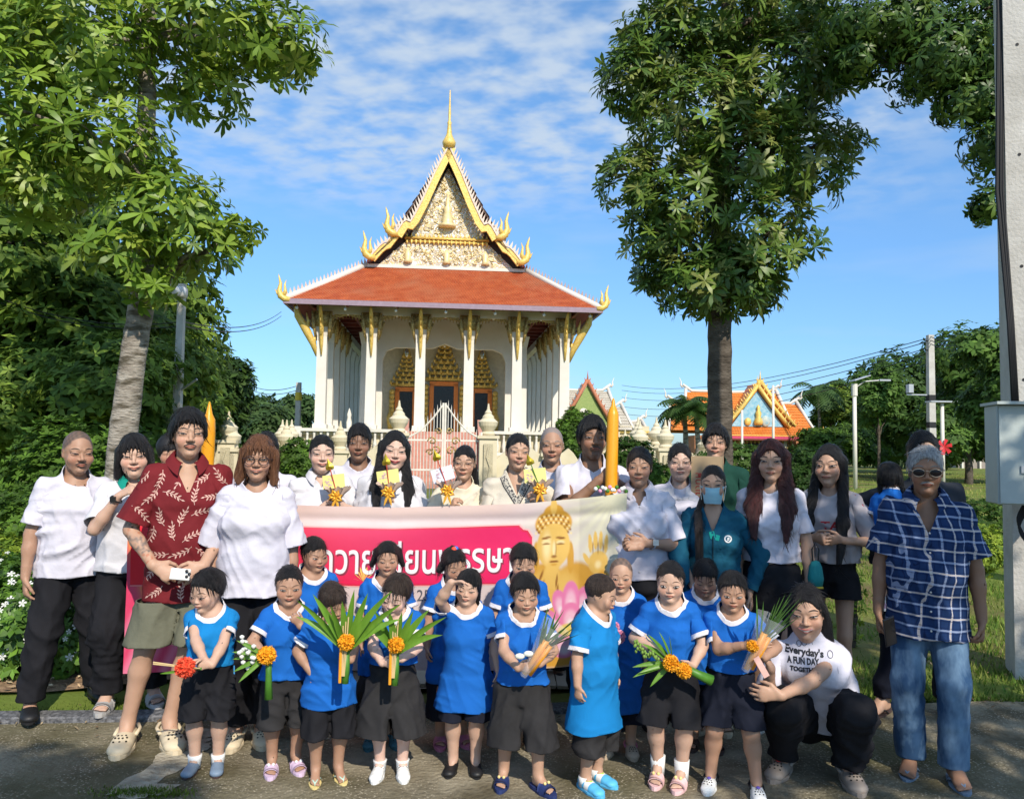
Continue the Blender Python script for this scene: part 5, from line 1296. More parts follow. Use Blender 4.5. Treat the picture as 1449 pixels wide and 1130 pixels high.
bush('small clipped tree-like bush left of the temple balustrade', 426, 645, 17, .55, .5, .42, 78, 900, .10, MG, z=1.25)
# right side
bush('round topiary bush behind the maroon-haired woman and the slim girl', 1140, 655, 17, .70, .6, .62, 81, 1800, .09, ((.03, .075, .012), (.045, .10, .015)), z=1.05, group='clipped bushes on the right lawn')
bush('clipped bush behind the shaggy-haired young man', 1040, 622, 19, 1.0, .6, .55, 82, 1500, .10, ((.06, .13, .02), (.10, .18, .03)), z=1.2, group='clipped bushes on the right lawn')
bush('dark round bush behind the man with the candle', 890, 640, 18, .60, .5, .60, 83, 1500, .10, ((.035, .085, .012), (.05, .11, .015)), z=1.2, group='clipped bushes on the right lawn')
bush('small round bush beside the woman with clear glasses', 935, 668, 13, .22, .2, .22, 84, 500, .06, MG, z=1.15, group='clipped bushes on the right lawn')
bush('green bush beside the white wall right of the temple', 815, 590, 30, .8, .8, 1.0, 85, 1200, .16, MG, z=2.0)
bush('yellow-green clipped bush behind the plaid-shirted man\'s shoulder', 1385, 755, 8.6, .25, .25, .26, 86, 700, .05, YG, z=.62, group='clipped bushes on the right lawn')
bush('dark green low hedge beside the electric box', 1395, 715, 11.5, .85, .5, .42, 87, 1500, .07, ((.04, .10, .012), (.07, .14, .018)), z=.55, group='clipped bushes on the right lawn')
bush('thin sprout plant on the lawn beside the slim girl', 1205, 790, 6.6, .10, .1, .35, 88, 60, .05, YG, z=.45)
GF = 'trees along the far side of the lawn on the right'
RG = ((.10, .19, .035), (.14, .25, .045), (.06, .12, .025)); 
far_tree('tall green tree behind the solar lamp, right of the utility pole', 1400, 440, 655, 42, 190, 91, 3600, .42, RG, group=GF, parts=8)
far_tree('broad tree behind the utility pole on the right', 1310, 485, 655, 55, 190, 92, 3600, .5, ((.05, .11, .022), (.07, .14, .03)), group=GF)
far_tree('light green young tree with pale trunk right of the twin lamp pole', 1243, 508, 610, 42, 78, 93, 1900, .30, ((.08, .17, .03), (.12, .22, .04)), group=GF, trunk=.09)
far_tree('dark tree left of the twin lamp pole', 1178, 535, 610, 62, 66, 94, 1400, .5, group=GF, trunk=.2)
far_tree('low tree mass behind the slim girl', 1185, 600, 660, 48, 120, 95, 2200, .4, MG, group=GF)
far_tree('tall leafy tree just left of the concrete pole', 1430, 430, 640, 22, 150, 96, 2600, .24, RG, group=GF, parts=8)
far_tree('dense low tree behind the plaid-shirted man', 1370, 560, 660, 40, 150, 97, 2600, .38, RG, group=GF)
far_tree('hazy far tree row piece near the right edge', 1290, 590, 658, 70, 150, 98, 1500, .6, ((.05, .10, .03),), group=GF)
def palm(label, px, pt_, D, h, n, L_, seed, group=None, cols=((.05, .11, .02),)):
    c = P(px, pt_, D); root = empty('palm_tree', (c[0], D, 0)); setp(root, label, 'palm', group); g = np.random.default_rng(seed)
    trunk_mesh('trunk', [(0, 0, 0), (.1, 0, c[2] * .5), (0, 0, c[2])], [.14, .11, .09], M_bark, root, seed=seed)
    Vs = []; Fs = []; n0 = 0
    for i in range(n):
        a = i * 2.4; el = g.uniform(.0, 1.1); p = np.array([0, 0, c[2]]); d = np.array([math.cos(a) * math.cos(el), math.sin(a) * math.cos(el), math.sin(el)]); 
        for s_ in range(12):
            q = p + d * L_ / 12; d = unit(d - [0, 0, .17]); sd_ = unit(np.cross(d, [0, 0, 1])); w = .30 * L_ * math.sin(math.pi * (s_ + 1) / 13.5)
            for sg in (-1, 1):
                Vs += [p, q, (p + q) / 2 + sd_ * sg * w + d * w * .4 - [0, 0, w * .45]]; Fs.append((n0, n0 + 1, n0 + 2)); n0 += 3
            p = q
    V = np.array(Vs); setp(mesh_np('crown', V, np.array(Fs), M_leafd, root, colors=np.tile(np.array(cols[0]), (len(V), 1))), kind='stuff')
GP = 'palms near the orange-roofed hall'
palm('bushy palm in front of the orange-roofed hall', 968, 578, 34, 0, 34, 1.5, 101, GP, cols=((.06, .12, .03),)); palm('second bushy palm left of the dark slim trunk', 985, 585, 33, 0, 26, 1.3, 102, GP)
palm('feathery palm right of the orange-roofed hall', 1158, 555, 60, 0, 16, 2.6, 103, GP, cols=((.07, .14, .04),))
# ================================================================== buildings
M_white = material('temple_white', (.66, .62, .54), col2=(.74, .71, .64), vscale=1.3, rough=.8, bump=.2, bscale=8, thr=(.3, .7)); M_creamw = material('wall_cream', (.60, .53, .36), col2=(.68, .61, .45), vscale=1.6, rough=.85, bump=.3, bscale=10)
M_gold = material('gold_paint', (.70, .44, .08), col2=(.84, .62, .20), vscale=14, rough=.38, metal=.15, bump=1, bscale=24, thr=(.35, .65)); M_goldd = material('gold_old', (.20, .13, .04), col2=(.66, .48, .17), vscale=16, rough=.45, metal=.15, bump=2, bscale=22, thr=(.35, .65))
M_tile_r = material('roof_tile_red', (.43, .085, .03), col2=(.60, .16, .055), vscale=2.4, rough=.55, thr=(.3, .7), col3=(.50, .17, .08), scale3=.6); M_purple = material('fascia_mauve', (.30, .22, .27), rough=.6)
M_soff = material('soffit_red', (.20, .045, .035), rough=.7); M_soffd = material('soffit_brown', (.085, .05, .04), rough=.7, var=.3); M_darki = material('dark_interior', (.012, .011, .012), rough=.25, var=.3, spec=.5)
M_orange = material('door_orange', (.80, .25, .05), rough=.5); M_pinkt = material('stair_pink', (.50, .24, .18), rough=.7); M_mirror = material('mirror_mosaic', (.65, .68, .72), rough=.15, metal=.8, var=.2, vscale=60)
def building(name, label, px, D, rz, cat='building'):
    x = P(px, 620, D)[0]; r_ = empty(name, (x, D, 0), rz); setp(r_, label, cat); return r_
T = building('temple_hall', 'white temple hall with red tiled roof, gold gable and tall spire', 627, 33.0, R(5.0))
FZ, CT, EV = 2.1, 6.80, 7.18
def part(mb, name, mat, parent=None, kind=None, smooth=False):
    o = mb.build(name, mat, parent or T, smooth); 
    if kind: o['kind'] = kind
    return o
part(MB().box((0, 9, FZ / 2 - .05), (11.9, 20, FZ)).box((0, 9, FZ - .12), (12.2, 20.3, .16)), 'base', M_creamw)
# hall walls
w = MB(); w.box((0, 17.6, FZ + 2.6), (6.0, .3, 5.2))
for sx in (-1, 1): w.box((sx * 3.15, 11.2, FZ + 2.7), (.3, 12.6, 5.4))
part(w, 'wall', M_white)
m = MB(); hw, zt = 2.72, 5.85     # porch frame wall with chamfered opening
fr = [(-4.2, FZ), (-hw, FZ), (-hw, zt - .55), (-hw + .16, zt - .16), (-hw + .55, zt), (-.55, zt), (0, zt + .22), (.55, zt), (hw - .55, zt), (hw - .16, zt - .16), (hw, zt - .55), (hw, FZ), (4.2, FZ), (4.2, 7.6), (-4.2, 7.6)]
def frame_wall():
    top = 7.3; xs = [-3.35, -hw, -hw + .16, -hw + .55, -.55, 0, .55, hw - .55, hw - .16, hw, 3.35]; zs = [None, zt - .55, zt - .16, zt, zt, zt + .22, zt, zt, zt - .16, zt - .55, None]
    for i in range(len(xs) - 1):
        if i in (0, len(xs) - 2): z0 = z1 = FZ
        else: z0, z1 = zs[i], zs[i + 1]
        m.hexa([(xs[i], 2.4, z0), (xs[i + 1], 2.4, z1), (xs[i + 1], 2.75, z1), (xs[i], 2.75, z0), (xs[i], 2.4, top), (xs[i + 1], 2.4, top), (xs[i + 1], 2.75, top), (xs[i], 2.75, top)])
frame_wall(); part(m, 'porch_wall', M_white)
part(MB().box((0, 5.2, FZ + 2.6), (6.3, .3, 5.2)), 'door_wall', material('wall_ivory', (.78, .72, .58), rough=.8))
part(MB().box((0, 8.9, 7.36), (11.0, 19.2, .10)), 'ceiling', M_soff)
b = MB()
for i in range(16): b.box((0, -.6 + i * 1.25, 7.24), (11.0, .16, .12))
for x in (-5.5, -4, -2, 0, 2, 4, 5.5): b.box((x, 8.4, 7.2), (.12, 19, .10))
part(b, 'ceiling_beams', M_soff)
for sx in (-1, 1): part(MB().box((sx * 5.0, 8.8, 7.03), (.34, 17.9, .34)), 'beam', M_white)
part(MB().box((0, 0, 7.02), (10.5, .36, .34)), 'beam', M_white)
# columns with gold capitals and brackets
def column(x, y, cap=True, brk=True):
    c = MB().box((x, y, FZ + .12), (.56, .56, .24)).box((x, y, (FZ + .24 + CT - .3) / 2), (.42, .42, CT - FZ - .54), taper=.92).box((x, y, CT - .62), (.40, .40, .5), taper=1.5)
    c = part(c, 'column', M_white)
    if cap:
        g_ = MB(); g_.box((x, y, CT - .18), (.62, .62, .62), taper=1.12)
        for sx in (-1, 1):
            for sy in (-1, 1): g_.tube([(x + sx * .27, y + sy * .27, CT - .9), (x + sx * .32, y + sy * .32, CT - .45), (x + sx * .38, y + sy * .38, CT + .12)], [.03, .09, .05], 6)
            g_.tube([(x + sx * .24, y - .02, CT - 1.05), (x + sx * .30, y - .02, CT - .6), (x + sx * .5, y - .04, CT - .2)], [.02, .06, .05], 6)
        part(g_, 'capital', M_goldd, c, smooth=True)
    if brk:
        k = MB(); k.tube([(x, y - .26, CT - 1.65), (x, y - .30, CT - 1.2), (x, y - .42, CT - .5), (x, y - .75, CT + .05), (x, y - .95, CT + .28)], [.03, .07, .10, .08, .05], 7)
        k.tube([(x, y - .34, CT - .8), (x, y - .55, CT - .72), (x, y - .62, CT - .4)], [.07, .05, .015], 6)
        for j in range(5): k.tube([(x, y - .30 - j * .1, CT - 1.1 + j * .24), (x, y - .46 - j * .12, CT - 1.0 + j * .26)], [.05, .01], 5)
        part(k, 'eave_bracket', M_gold, c, smooth=True)
for i, x in enumerate((-5, -3, -1, 1, 3, 5)): column(x, 0)
for x in (-4.55, -3.45, 3.45, 4.55): column(x, 2.3, False, False) if abs(x) < 4 else None
for j in range(1, 9):
    for sx in (-1, 1): column(sx * 5, j * 2.05, j < 4, False)
for j in range(8):
    for sx in (-1, 1):
        part(MB().box((sx * 3.42, 4 + j * 1.7, FZ + 2.6), (.30, .34, 5.1)), 'pilaster', M_white)
for sx in (-1, 1):      # big outward brackets at the corners
    k = MB(); k.tube([(sx * 5.2, -.1, CT - 1.7), (sx * 5.35, -.2, CT - 1.2), (sx * 5.6, -.3, CT - .7), (sx * 5.95, -.45, CT - .1), (sx * 6.0, -.7, CT + .3)], [.05, .13, .17, .15, .08], 8)
    k.tube([(sx * 5.6, -.3, CT - .8), (sx * 5.55, -.35, CT - .3), (sx * 5.62, -.4, CT + .05)], [.12, .07, .02], 6); k.tube([(sx * 5.3, -.2, CT - 1.2), (sx * 5.28, -.22, CT - .8)], [.09, .02], 6)
    part(k, 'corner_bracket', M_gold, None, smooth=True)
# gilded arches hanging between the columns
for x in (-4, -2, 0, 2, 4):
    a = MB(); n = 12
    for i in range(n):
        t0, t1 = i / n, (i + 1) / n; f = lambda t: (x - .78 + 1.56 * t, CT + .10 - .42 * (abs(2 * t - 1) ** 5) + .12 * max(0, 1 - abs(2 * t - 1) * 4))
        (xa, za), (xb, zb) = f(t0), f(t1)
        a.hexa([(xa, -.12, za - .14), (xb, -.12, zb - .14), (xb, .02, zb - .14), (xa, .02, za - .14), (xa, -.12, za), (xb, -.12, zb), (xb, .02, zb), (xa, .02, za)])
        a.tube([((xa + xb) / 2, -.05, (za + zb) / 2 - .10), ((xa + xb) / 2, -.05, (za + zb) / 2 - .26)], [.035, .008], 5)
    part(a, 'gilded_arch', M_goldd, smooth=False)
for x in (-5.9, -4, -2, 0, 2, 4, 5.9):
    part(MB().sphere((x, -1.0, EV - .25), .07, 8, 6).tube([(x, -1.0, EV - .2), (x, -1.0, EV + .05)], .015, 5), 'bulb', material('bulb_white', (.8, .8, .78), rough=.2), smooth=True)
# front doors with stacked golden crowns
def door(x, w_, h_, s_):
    d = part(MB().box((x, 4.98, FZ + h_ / 2), (w_, .06, h_)), 'door', M_darki)
    f = MB()
    for sx in (-1, 1): f.box((x + sx * (w_ / 2 + .10), 4.94, FZ + h_ / 2 + .06), (.20, .16, h_ + .12))
    f.box((x, 4.94, FZ + h_ + .11), (w_ + .40, .16, .20)); part(f, 'door_frame', M_orange, d)
    for sx in (-1, 1):
        f = MB(); xx = x + sx * (w_ / 2 + .40 * s_); f.box((xx, 4.86, FZ + h_ * .5), (.26 * s_, .26, h_))
        for j in range(9): f.sphere((xx, 4.72, FZ + .2 + j * h_ / 9), (.17 * s_, .10, .13), 7, 5)
        f.tube([(xx, 4.66, FZ + .1), (xx + sx * .12, 4.62, FZ + .7), (xx, 4.66, FZ + 1.2)], [.14, .12, .03], 6); part(f, 'gilded_jamb', M_gold, d, smooth=True)
    z = FZ + h_ + .25; ww = w_ + .95 * s_; c = MB()
    for j in range(7):
        hh_ = .30 * s_ * (1 - j * .03); c.box((x, 4.84, z + hh_ * .3), (ww, .30, hh_ * .55), taper=.93)
        nn = max(2, int(ww / .26))
        for q in range(nn + 1):
            xx = x - ww / 2 + ww * q / nn; c.tube([(xx, 4.68, z + hh_ * .3), (xx, 4.66, z + hh_ * .75), (xx, 4.7, z + hh_ * 1.15)], [.07, .055, .012], 5)
        z += hh_ * .90; ww *= .78 if j else .80
    c.tube([(x, 4.78, z - .1), (x, 4.78, z + .25 * s_), (x, 4.78, z + .8 * s_), (x, 4.78, z + 1.75 * s_)], [.24 * s_, .17 * s_, .10 * s_, .03], 8)
    part(c, 'gilded_crown', M_gold, d, smooth=True)
    part(MB().sphere((x, 4.6, z + .10), (.12 * s_, .06, .26 * s_), 8, 6), 'mirror_niche', M_mirror, d, smooth=True)
door(0, .95, 2.25, 1.0); door(-1.78, .62, 1.95, .86); door(1.78, .62, 1.95, .86)
# two little statues and loudspeakers on the floor of the gallery
for x, h_ in ((-3.9, .9),):
    part(MB().lathe([(.16, 0), (.10, .1), (.12, .35), (.07, .55), (.10, .66), (.04, .85), (.0, .95)], (x, .5, FZ), 10), 'statuette', M_white, smooth=True)
# balustrade along the front edge of the platform
bl = empty('balustrade', (0, 0, 0), 0, T); zb = FZ - .95
def balus(x0, x1, y):
    MB().box(((x0 + x1) / 2, y, zb + .95), (x1 - x0, .26, .12)).build('rail', M_white, bl); MB().box(((x0 + x1) / 2, y, zb + .08), (x1 - x0, .26, .14)).build('rail', M_white, bl)
    n = int((x1 - x0) / .25)
    for i in range(n):
        x = x0 + (i + .5) * (x1 - x0) / n; MB().lathe([(.06, 0), (.05, .08), (.085, .25), (.05, .42), (.045, .6), (.075, .74)], (x, y, zb + .15), 8).build('baluster', M_white, bl, True)
    for x in (x0, x1): MB().box((x, y, zb + .52), (.30, .30, 1.1)).build('post', M_white, bl)
balus(-5.7, -1.5, -1.2); balus(1.5, 5.7, -1.2)
part(MB().box((0, -1.0, .6), (11.8, 1.0, 1.2)), 'plinth', M_creamw)
for i in range(9):
    part(MB().box((0, -1.3 - i * .34, (FZ - i * .23) / 2), (2.7, .36, FZ - i * .23)), 'stair', M_pinkt)
for sx in (-1, 1): part(MB().hexa([(sx * 1.5 - .14, -4.4, 0), (sx * 1.5 + .14, -4.4, 0), (sx * 1.5 + .14, -1, 0), (sx * 1.5 - .14, -1, 0), (sx * 1.5 - .14, -4.4, .7), (sx * 1.5 + .14, -4.4, .7), (sx * 1.5 + .14, -1, 2.6), (sx * 1.5 - .14, -1, 2.6)]), 'stair_wall', M_pinkt)
# ---- skirt roof: four slopes of real tiles
EX, EYF, EYB, TX, TYF, TYB, TZ = 6.32, -1.30, 19.2, 3.45, 2.0, 16.0, 9.35
corners_e = [(-EX, EYF), (EX, EYF), (EX, EYB), (-EX, EYB)]; corners_t = [(-TX, TYF), (TX, TYF), (TX, TYB), (-TX, TYB)]
def slope(a, b, c, d, rows, cols, name, mat, cn=.0, lift=.035, tw=.5):
    """tiled slope: a-b lower edge, d-c upper edge; each tile a small lapped shingle"""
    a, b, c, d = map(lambda q: np.array(q, float), (a, b, c, d)); N = unit(np.cross(b - a, d - a)); N = N if N[2] > 0 else -N
    V = []; F = []
    for i in range(rows):
        t0 = i / rows; t1 = (i + 1.35) / rows; L0, R0 = a + (d - a) * t0, b + (c - b) * t0; t1c = min(t1, 1.0); L1, R1 = a + (d - a) * t1c, b + (c - b) * t1c
        w0 = np.linalg.norm(R0 - L0) / np.linalg.norm(b - a); n = max(3, int(cols * w0)); sag = cn * 4 * t0 * (1 - t0); sag1 = cn * 4 * t1c * (1 - t1c)
        for j in range(n):
            u0 = (j + (.5 if i % 2 else 0)) / n; u1 = min(1, u0 + 1 / n * .96)
            if u0 >= 1: continue
            p0 = L0 + (R0 - L0) * u0 - N * sag; p1 = L0 + (R0 - L0) * u1 - N * sag; q0 = L1 + (R1 - L1) * u0 - N * sag1; q1 = L1 + (R1 - L1) * u1 - N * sag1; mid = (p0 + p1) / 2 - (unit(q0 - p0)) * .035
            k = len(V); V += [p0 + N * lift, p1 + N * lift, q1, q0, mid + N * lift * 1.1, p0, p1]; F += [(k, k + 1, k + 2), (k, k + 2, k + 3), (k, k + 4, k + 1), (k + 5, k + 4, k), (k + 4, k + 6, k + 1)]
    o = mesh_np(name, V, np.array(F), mat, T, smooth=False); o['kind'] = 'stuff'
    a, b = a + (d - a) * .02, b + (c - b) * .02; sub = MB(); sub.hexa([a - N * .02, b - N * .02, b - N * .07, a - N * .07, d - N * (.02 + 0), c - N * .02, c - N * .12, d - N * .12]); return o, sub
E3_ = lambda i: (*corners_e[i], EV); T3_ = lambda i: (*corners_t[i], TZ)
for i in range(4):
    j = (i + 1) % 4
    o, sub = slope(E3_(i), E3_(j), T3_(j), T3_(i), 30 if i != 2 else 8, 110 if i == 0 else (70 if i != 2 else 20), 'roof_tiles', M_tile_r)
    part(sub, 'roof_deck', M_soff)
f = MB(); f.box((0, EYF, EV - .05), (EX * 2 + .1, .10, .20)); 
for sx in (-1, 1): f.box((sx * EX, (EYF + EYB) / 2, EV - .05), (.10, EYB - EYF - .12, .20))
part(f, 'fascia', M_purple)
def fins(path, up, size, name, par=None, mat=None, gap=.2):
    """row of pointed roof fins along a path"""
    m = MB(); P3 = [np.array(p, float) for p in path]
    L_ = [0]
    for i in range(1, len(P3)): L_.append(L_[-1] + np.linalg.norm(P3[i] - P3[i - 1]))
    n = int(L_[-1] / gap)
    for k in range(n):
        s_ = (k + .5) * gap; i = max(j for j in range(len(L_)) if L_[j] <= s_); i = min(i, len(P3) - 2); t = (s_ - L_[i]) / (L_[i + 1] - L_[i]); p = P3[i] + (P3[i + 1] - P3[i]) * t
        d = unit(P3[i + 1] - P3[i]); u = np.array(up, float); w = .055
        m.add([p - d * gap * .38 - [0, .03, 0], p + d * gap * .38 - [0, .03, 0], p + u * size - d * gap * .2 - [0, .03, 0], p - d * gap * .38 + [0, .03, 0], p + d * gap * .38 + [0, .03, 0], p + u * size - d * gap * .2 + [0, .03, 0]], [(0, 1, 2), (3, 5, 4), (0, 2, 5, 3), (1, 4, 5, 2), (0, 3, 4, 1)])
    o = m.build(name, mat or M_fin, par or T); o['kind'] = 'stuff'; return o
M_fin = material('fin_rose', (.62, .45, .38), col2=(.74, .66, .55), vscale=9, rough=.6)
def horn(m, p, dirx, s_=1., y=0):
    """flame-shaped naga finial rising and curling"""
    q = lambda a, b: (p[0] + dirx * a * s_, p[1] + y, p[2] + b * s_)
    m.tube([q(-.25, -.05), q(0, -.02), q(.20, .12), q(.28, .40), q(.22, .75), q(.30, 1.05), q(.34, 1.2)], [.12 * s_, .17 * s_, .17 * s_, .13 * s_, .08 * s_, .04 * s_, .008], 7)
    m.tube([q(.05, .10), q(-.02, .38), q(.02, .68), q(-.05, .92)], [.12 * s_, .09 * s_, .05 * s_, .008], 6)
    m.tube([q(.15, .15), q(.36, .22), q(.48, .45)], [.10 * s_, .06 * s_, .01], 6)
for i in (0, 1):
    hp_ = MB(); sx = -1 if i == 0 else 1; a, b_ = np.array(E3_(i)), np.array(T3_(i)); hp_.tube([a + [0, 0, .05], (a + b_) / 2 + [0, 0, .04], b_ + [0, 0, .08]], .13, 6); part(hp_, 'hip_ridge', M_white, smooth=True)
    fins([a + [0, 0, .17], (a + b_) / 2 + [0, 0, .16], b_ + [0, 0, .2]], (0, 0, 1), .24, 'hip_fins', gap=.21)
    h = MB(); horn(h, a + [0, 0, .05], sx, .8); part(h, 'corner_finial', M_gold, smooth=True)
before_gable = set(bpy.data.objects.keys()); TZ = 9.75
part(MB().box((0, TYF - .08, TZ + .02), (TX * 2 + .2, .22, .14)), 'gable_sill', M_white)
# ---- gable: two tiers of bargeboards, recessed pediment
GY = TYF - .15; AP = 15.05
prof = lambda t: None
tier1 = [(0, AP), (.62, 13.75), (1.12, 12.55), (1.50, 11.75), (1.62, 11.55), (1.78, 11.62), (1.95, 11.50), (2.22, 11.05)]
tier2 = [(2.10, 11.55), (2.34, 11.05), (2.62, 10.65), (2.75, 10.62), (2.95, 10.45), (3.30, 10.02)]
def band(pts, y, w_, th, sx, mat, name, inner=None):
    m = MB(); P3 = [np.array((sx * p[0], p[1])) for p in pts]; n = len(P3); O = []
    for i in range(n):
        d = P3[min(i + 1, n - 1)] - P3[max(i - 1, 0)]; d /= np.linalg.norm(d); nn = np.array((d[1], -d[0])) * sx; nn = -nn if nn[1] < 0 else nn; O.append((P3[i] + nn * 0, P3[i] - nn * w_))
    for i in range(n - 1):
        (a, b), (c, d) = O[i], O[i + 1]; m.hexa([(a[0], y, a[1]), (b[0], y, b[1]), (d[0], y, d[1]), (c[0], y, c[1]), (a[0], y + th, a[1]), (b[0], y + th, b[1]), (d[0], y + th, d[1]), (c[0], y + th, c[1])])
    return part(m, name, mat)
for sx in (-1, 1):
    band(tier1, GY - .62, .30, .16, sx, M_gold, 'bargeboard'); band(tier2, GY - .50, .26, .16, sx, M_gold, 'bargeboard')
    band([(p[0], p[1] + .10) for p in tier1], GY - .66, .07, .10, sx, M_fin, 'bargeboard_rim'); band([(p[0], p[1] + .10) for p in tier2], GY - .54, .07, .10, sx, M_fin, 'bargeboard_rim')
    fins([(sx * p[0], GY - .55, p[1] + .12) for p in tier1], (sx * .45, 0, .9), .30, 'gable_fins', gap=.19); fins([(sx * p[0], GY - .42, p[1] + .12) for p in tier2], (sx * .45, 0, .9), .28, 'gable_fins', gap=.19)
    h = MB(); horn(h, (sx * 2.35, GY - .55, 11.10), sx, .95); part(h, 'naga_finial', M_gold, smooth=True)
    h = MB(); horn(h, (sx * 3.30, GY - .45, 10.05), sx, .95); part(h, 'naga_finial', M_gold, smooth=True)
    # sloping roofs behind the gable
    for (x0, z0, x1, z1, nm) in ((0, AP - .05, 2.1, 11.5, 1), (1.95, 11.35, 3.4, TZ + .1, 2)):
        a_, b_, c_, d_ = (sx * x1, GY - .5, z1), (sx * x1, TYB, z1), (sx * x0, TYB, z0), (sx * x0, GY - .5, z0)
        o, sub = slope(a_, b_, c_, d_, 14, 50, 'roof_tiles', M_tile_r); part(sub, 'roof_deck', M_soffd)
m = MB(); m.prism([(-3.45, TZ + .05), (3.45, TZ + .05), (2.2, 11.2), (0, AP - .35), (-2.2, 11.2)], GY + .10, GY + .30); part(m, 'gable_backing', M_soffd)
def ped_mat():
    m = material('pediment_ornament', (.60, .40, .12), rough=.45, metal=.2); nt = m.node_tree; N = nt.nodes; L = nt.links; b = N['Principled BSDF']
    tc = N.new('ShaderNodeTexCoord'); mp = N.new('ShaderNodeMapping'); mp.inputs['Scale'].default_value = (1, 0, 1); L.new(tc.outputs['Object'], mp.inputs[0])
    n = N.new('ShaderNodeTexNoise'); n.inputs['Scale'].default_value = 3.2; n.inputs['Detail'].default_value = 1.5; n.inputs['Distortion'].default_value = 2.4; L.new(mp.outputs[0], n.inputs['Vector'])
    s = N.new('ShaderNodeMath'); s.operation = 'MULTIPLY'; s.inputs[1].default_value = 26; L.new(n.outputs['Fac'], s.inputs[0]); q = N.new('ShaderNodeMath'); q.operation = 'SINE'; L.new(s.outputs[0], q.inputs[0])
    r_ = N.new('ShaderNodeMapRange'); r_.inputs[1].default_value = -.2; r_.inputs[2].default_value = .35; L.new(q.outputs[0], r_.inputs[0])
    mx = N.new('ShaderNodeMixRGB'); L.new(r_.outputs[0], mx.inputs[0]); mx.inputs[1].default_value = (.84, .83, .78, 1); mx.inputs[2].default_value = (.80, .63, .32, 1); L.new(mx.outputs[0], b.inputs['Base Color'])
    bp = N.new('ShaderNodeBump'); bp.inputs['Distance'].default_value = .015; bp.inputs['Strength'].default_value = 1; L.new(q.outputs[0], bp.inputs['Height']); L.new(bp.outputs[0], b.inputs['Normal']); return m
M_ped = ped_mat()
part(MB().prism([(-1.62, 11.12), (1.62, 11.12), (0, 14.25)], GY - .02, GY + .10), 'pediment', M_ped)
part(MB().prism([(-2.95, TZ + .08), (2.95, TZ + .08), (1.75, 10.95), (-1.75, 10.95)], GY - .02, GY + .10), 'pediment', M_ped)
m = MB(); m.box((0, GY - .08, 11.03), (3.7, .2, .10)).box((0, GY - .05, 10.90), (3.5, .14, .08))
for i in range(19): m.tube([(-1.75 + i * .195, GY - .1, 10.95), (-1.75 + i * .195, GY - .12, 10.72)], [.07, .01], 5)
for i in range(19): m.tube([(-1.75 + i * .195, GY - .1, 11.06), (-1.75 + i * .195, GY - .12, 11.26)], [.06, .01], 5)
part(m, 'gable_band', M_gold, smooth=True)
m = MB()          # gilt figure and scrollwork standing out of the pediment
m.lathe([(.34, 0), (.40, .1), (.22, .22), (.26, .38), (.16, .7), (.20, .85), (.10, .98), (.13, 1.1), (.05, 1.3), (.0, 1.65)], (0, GY - .06, 11.55), 12)
r = random.Random(8)
for sx in (-1, 1):
    for i in range(46):
        z = r.uniform(11.3, 13.7); xm = (14.1 - z) / 3.1 * 1.55; x = r.uniform(.12, max(.15, xm)); a0 = r.uniform(0, 6.28); rr = r.uniform(.10, .17)
        m.tube([(sx * (x + rr * (1 - t / 5) * math.cos(a0 + t * .95)), GY - .05, z + rr * (1 - t / 5) * math.sin(a0 + t * .95)) for t in range(5)], [.010, .018, .022, .018, .01], 5)
    for i in range(44):
        z = r.uniform(9.98, 10.62); x = r.uniform(.1, 2.9 - (z - 9.9) * 1.2); a0 = r.uniform(0, 6.28); rr = r.uniform(.11, .18)
        m.tube([(sx * (x + rr * (1 - t / 5) * math.cos(a0 + t * .95)), GY - .05, z + rr * (1 - t / 5) * math.sin(a0 + t * .95)) for t in range(5)], [.010, .018, .022, .018, .01], 5)
for x in (-1.7, 0, 1.7): m.lathe([(.20, 0), (.12, .15), (.15, .4), (.03, .62)], (x, GY - .05, 9.95), 9)
o = part(m, 'gilt_scrollwork', material('gilt_pale', (.78, .60, .27), col2=(.86, .73, .42), vscale=9, rough=.45, metal=.1), smooth=True); o['kind'] = 'stuff'
part(MB().lathe([(.0, -.2), (.26, 0), (.22, .25), (.12, .5), (.08, .9), (.10, 1.0), (.05, 1.1), (.06, 1.4), (.035, 1.95), (.02, 2.45), (.0, 2.5)], (0, GY - .5, AP + .05), 12), 'spire', M_gold, smooth=True)
part(MB().lathe([(.0, 0), (.26, .1), (.30, .3), (.2, .5), (0, .62)], (0, GY - .55, AP - .15), 12), 'apex_boss', M_gold, smooth=True)

for nm in set(bpy.data.objects.keys()) - before_gable: bpy.data.objects[nm].location.z -= .42
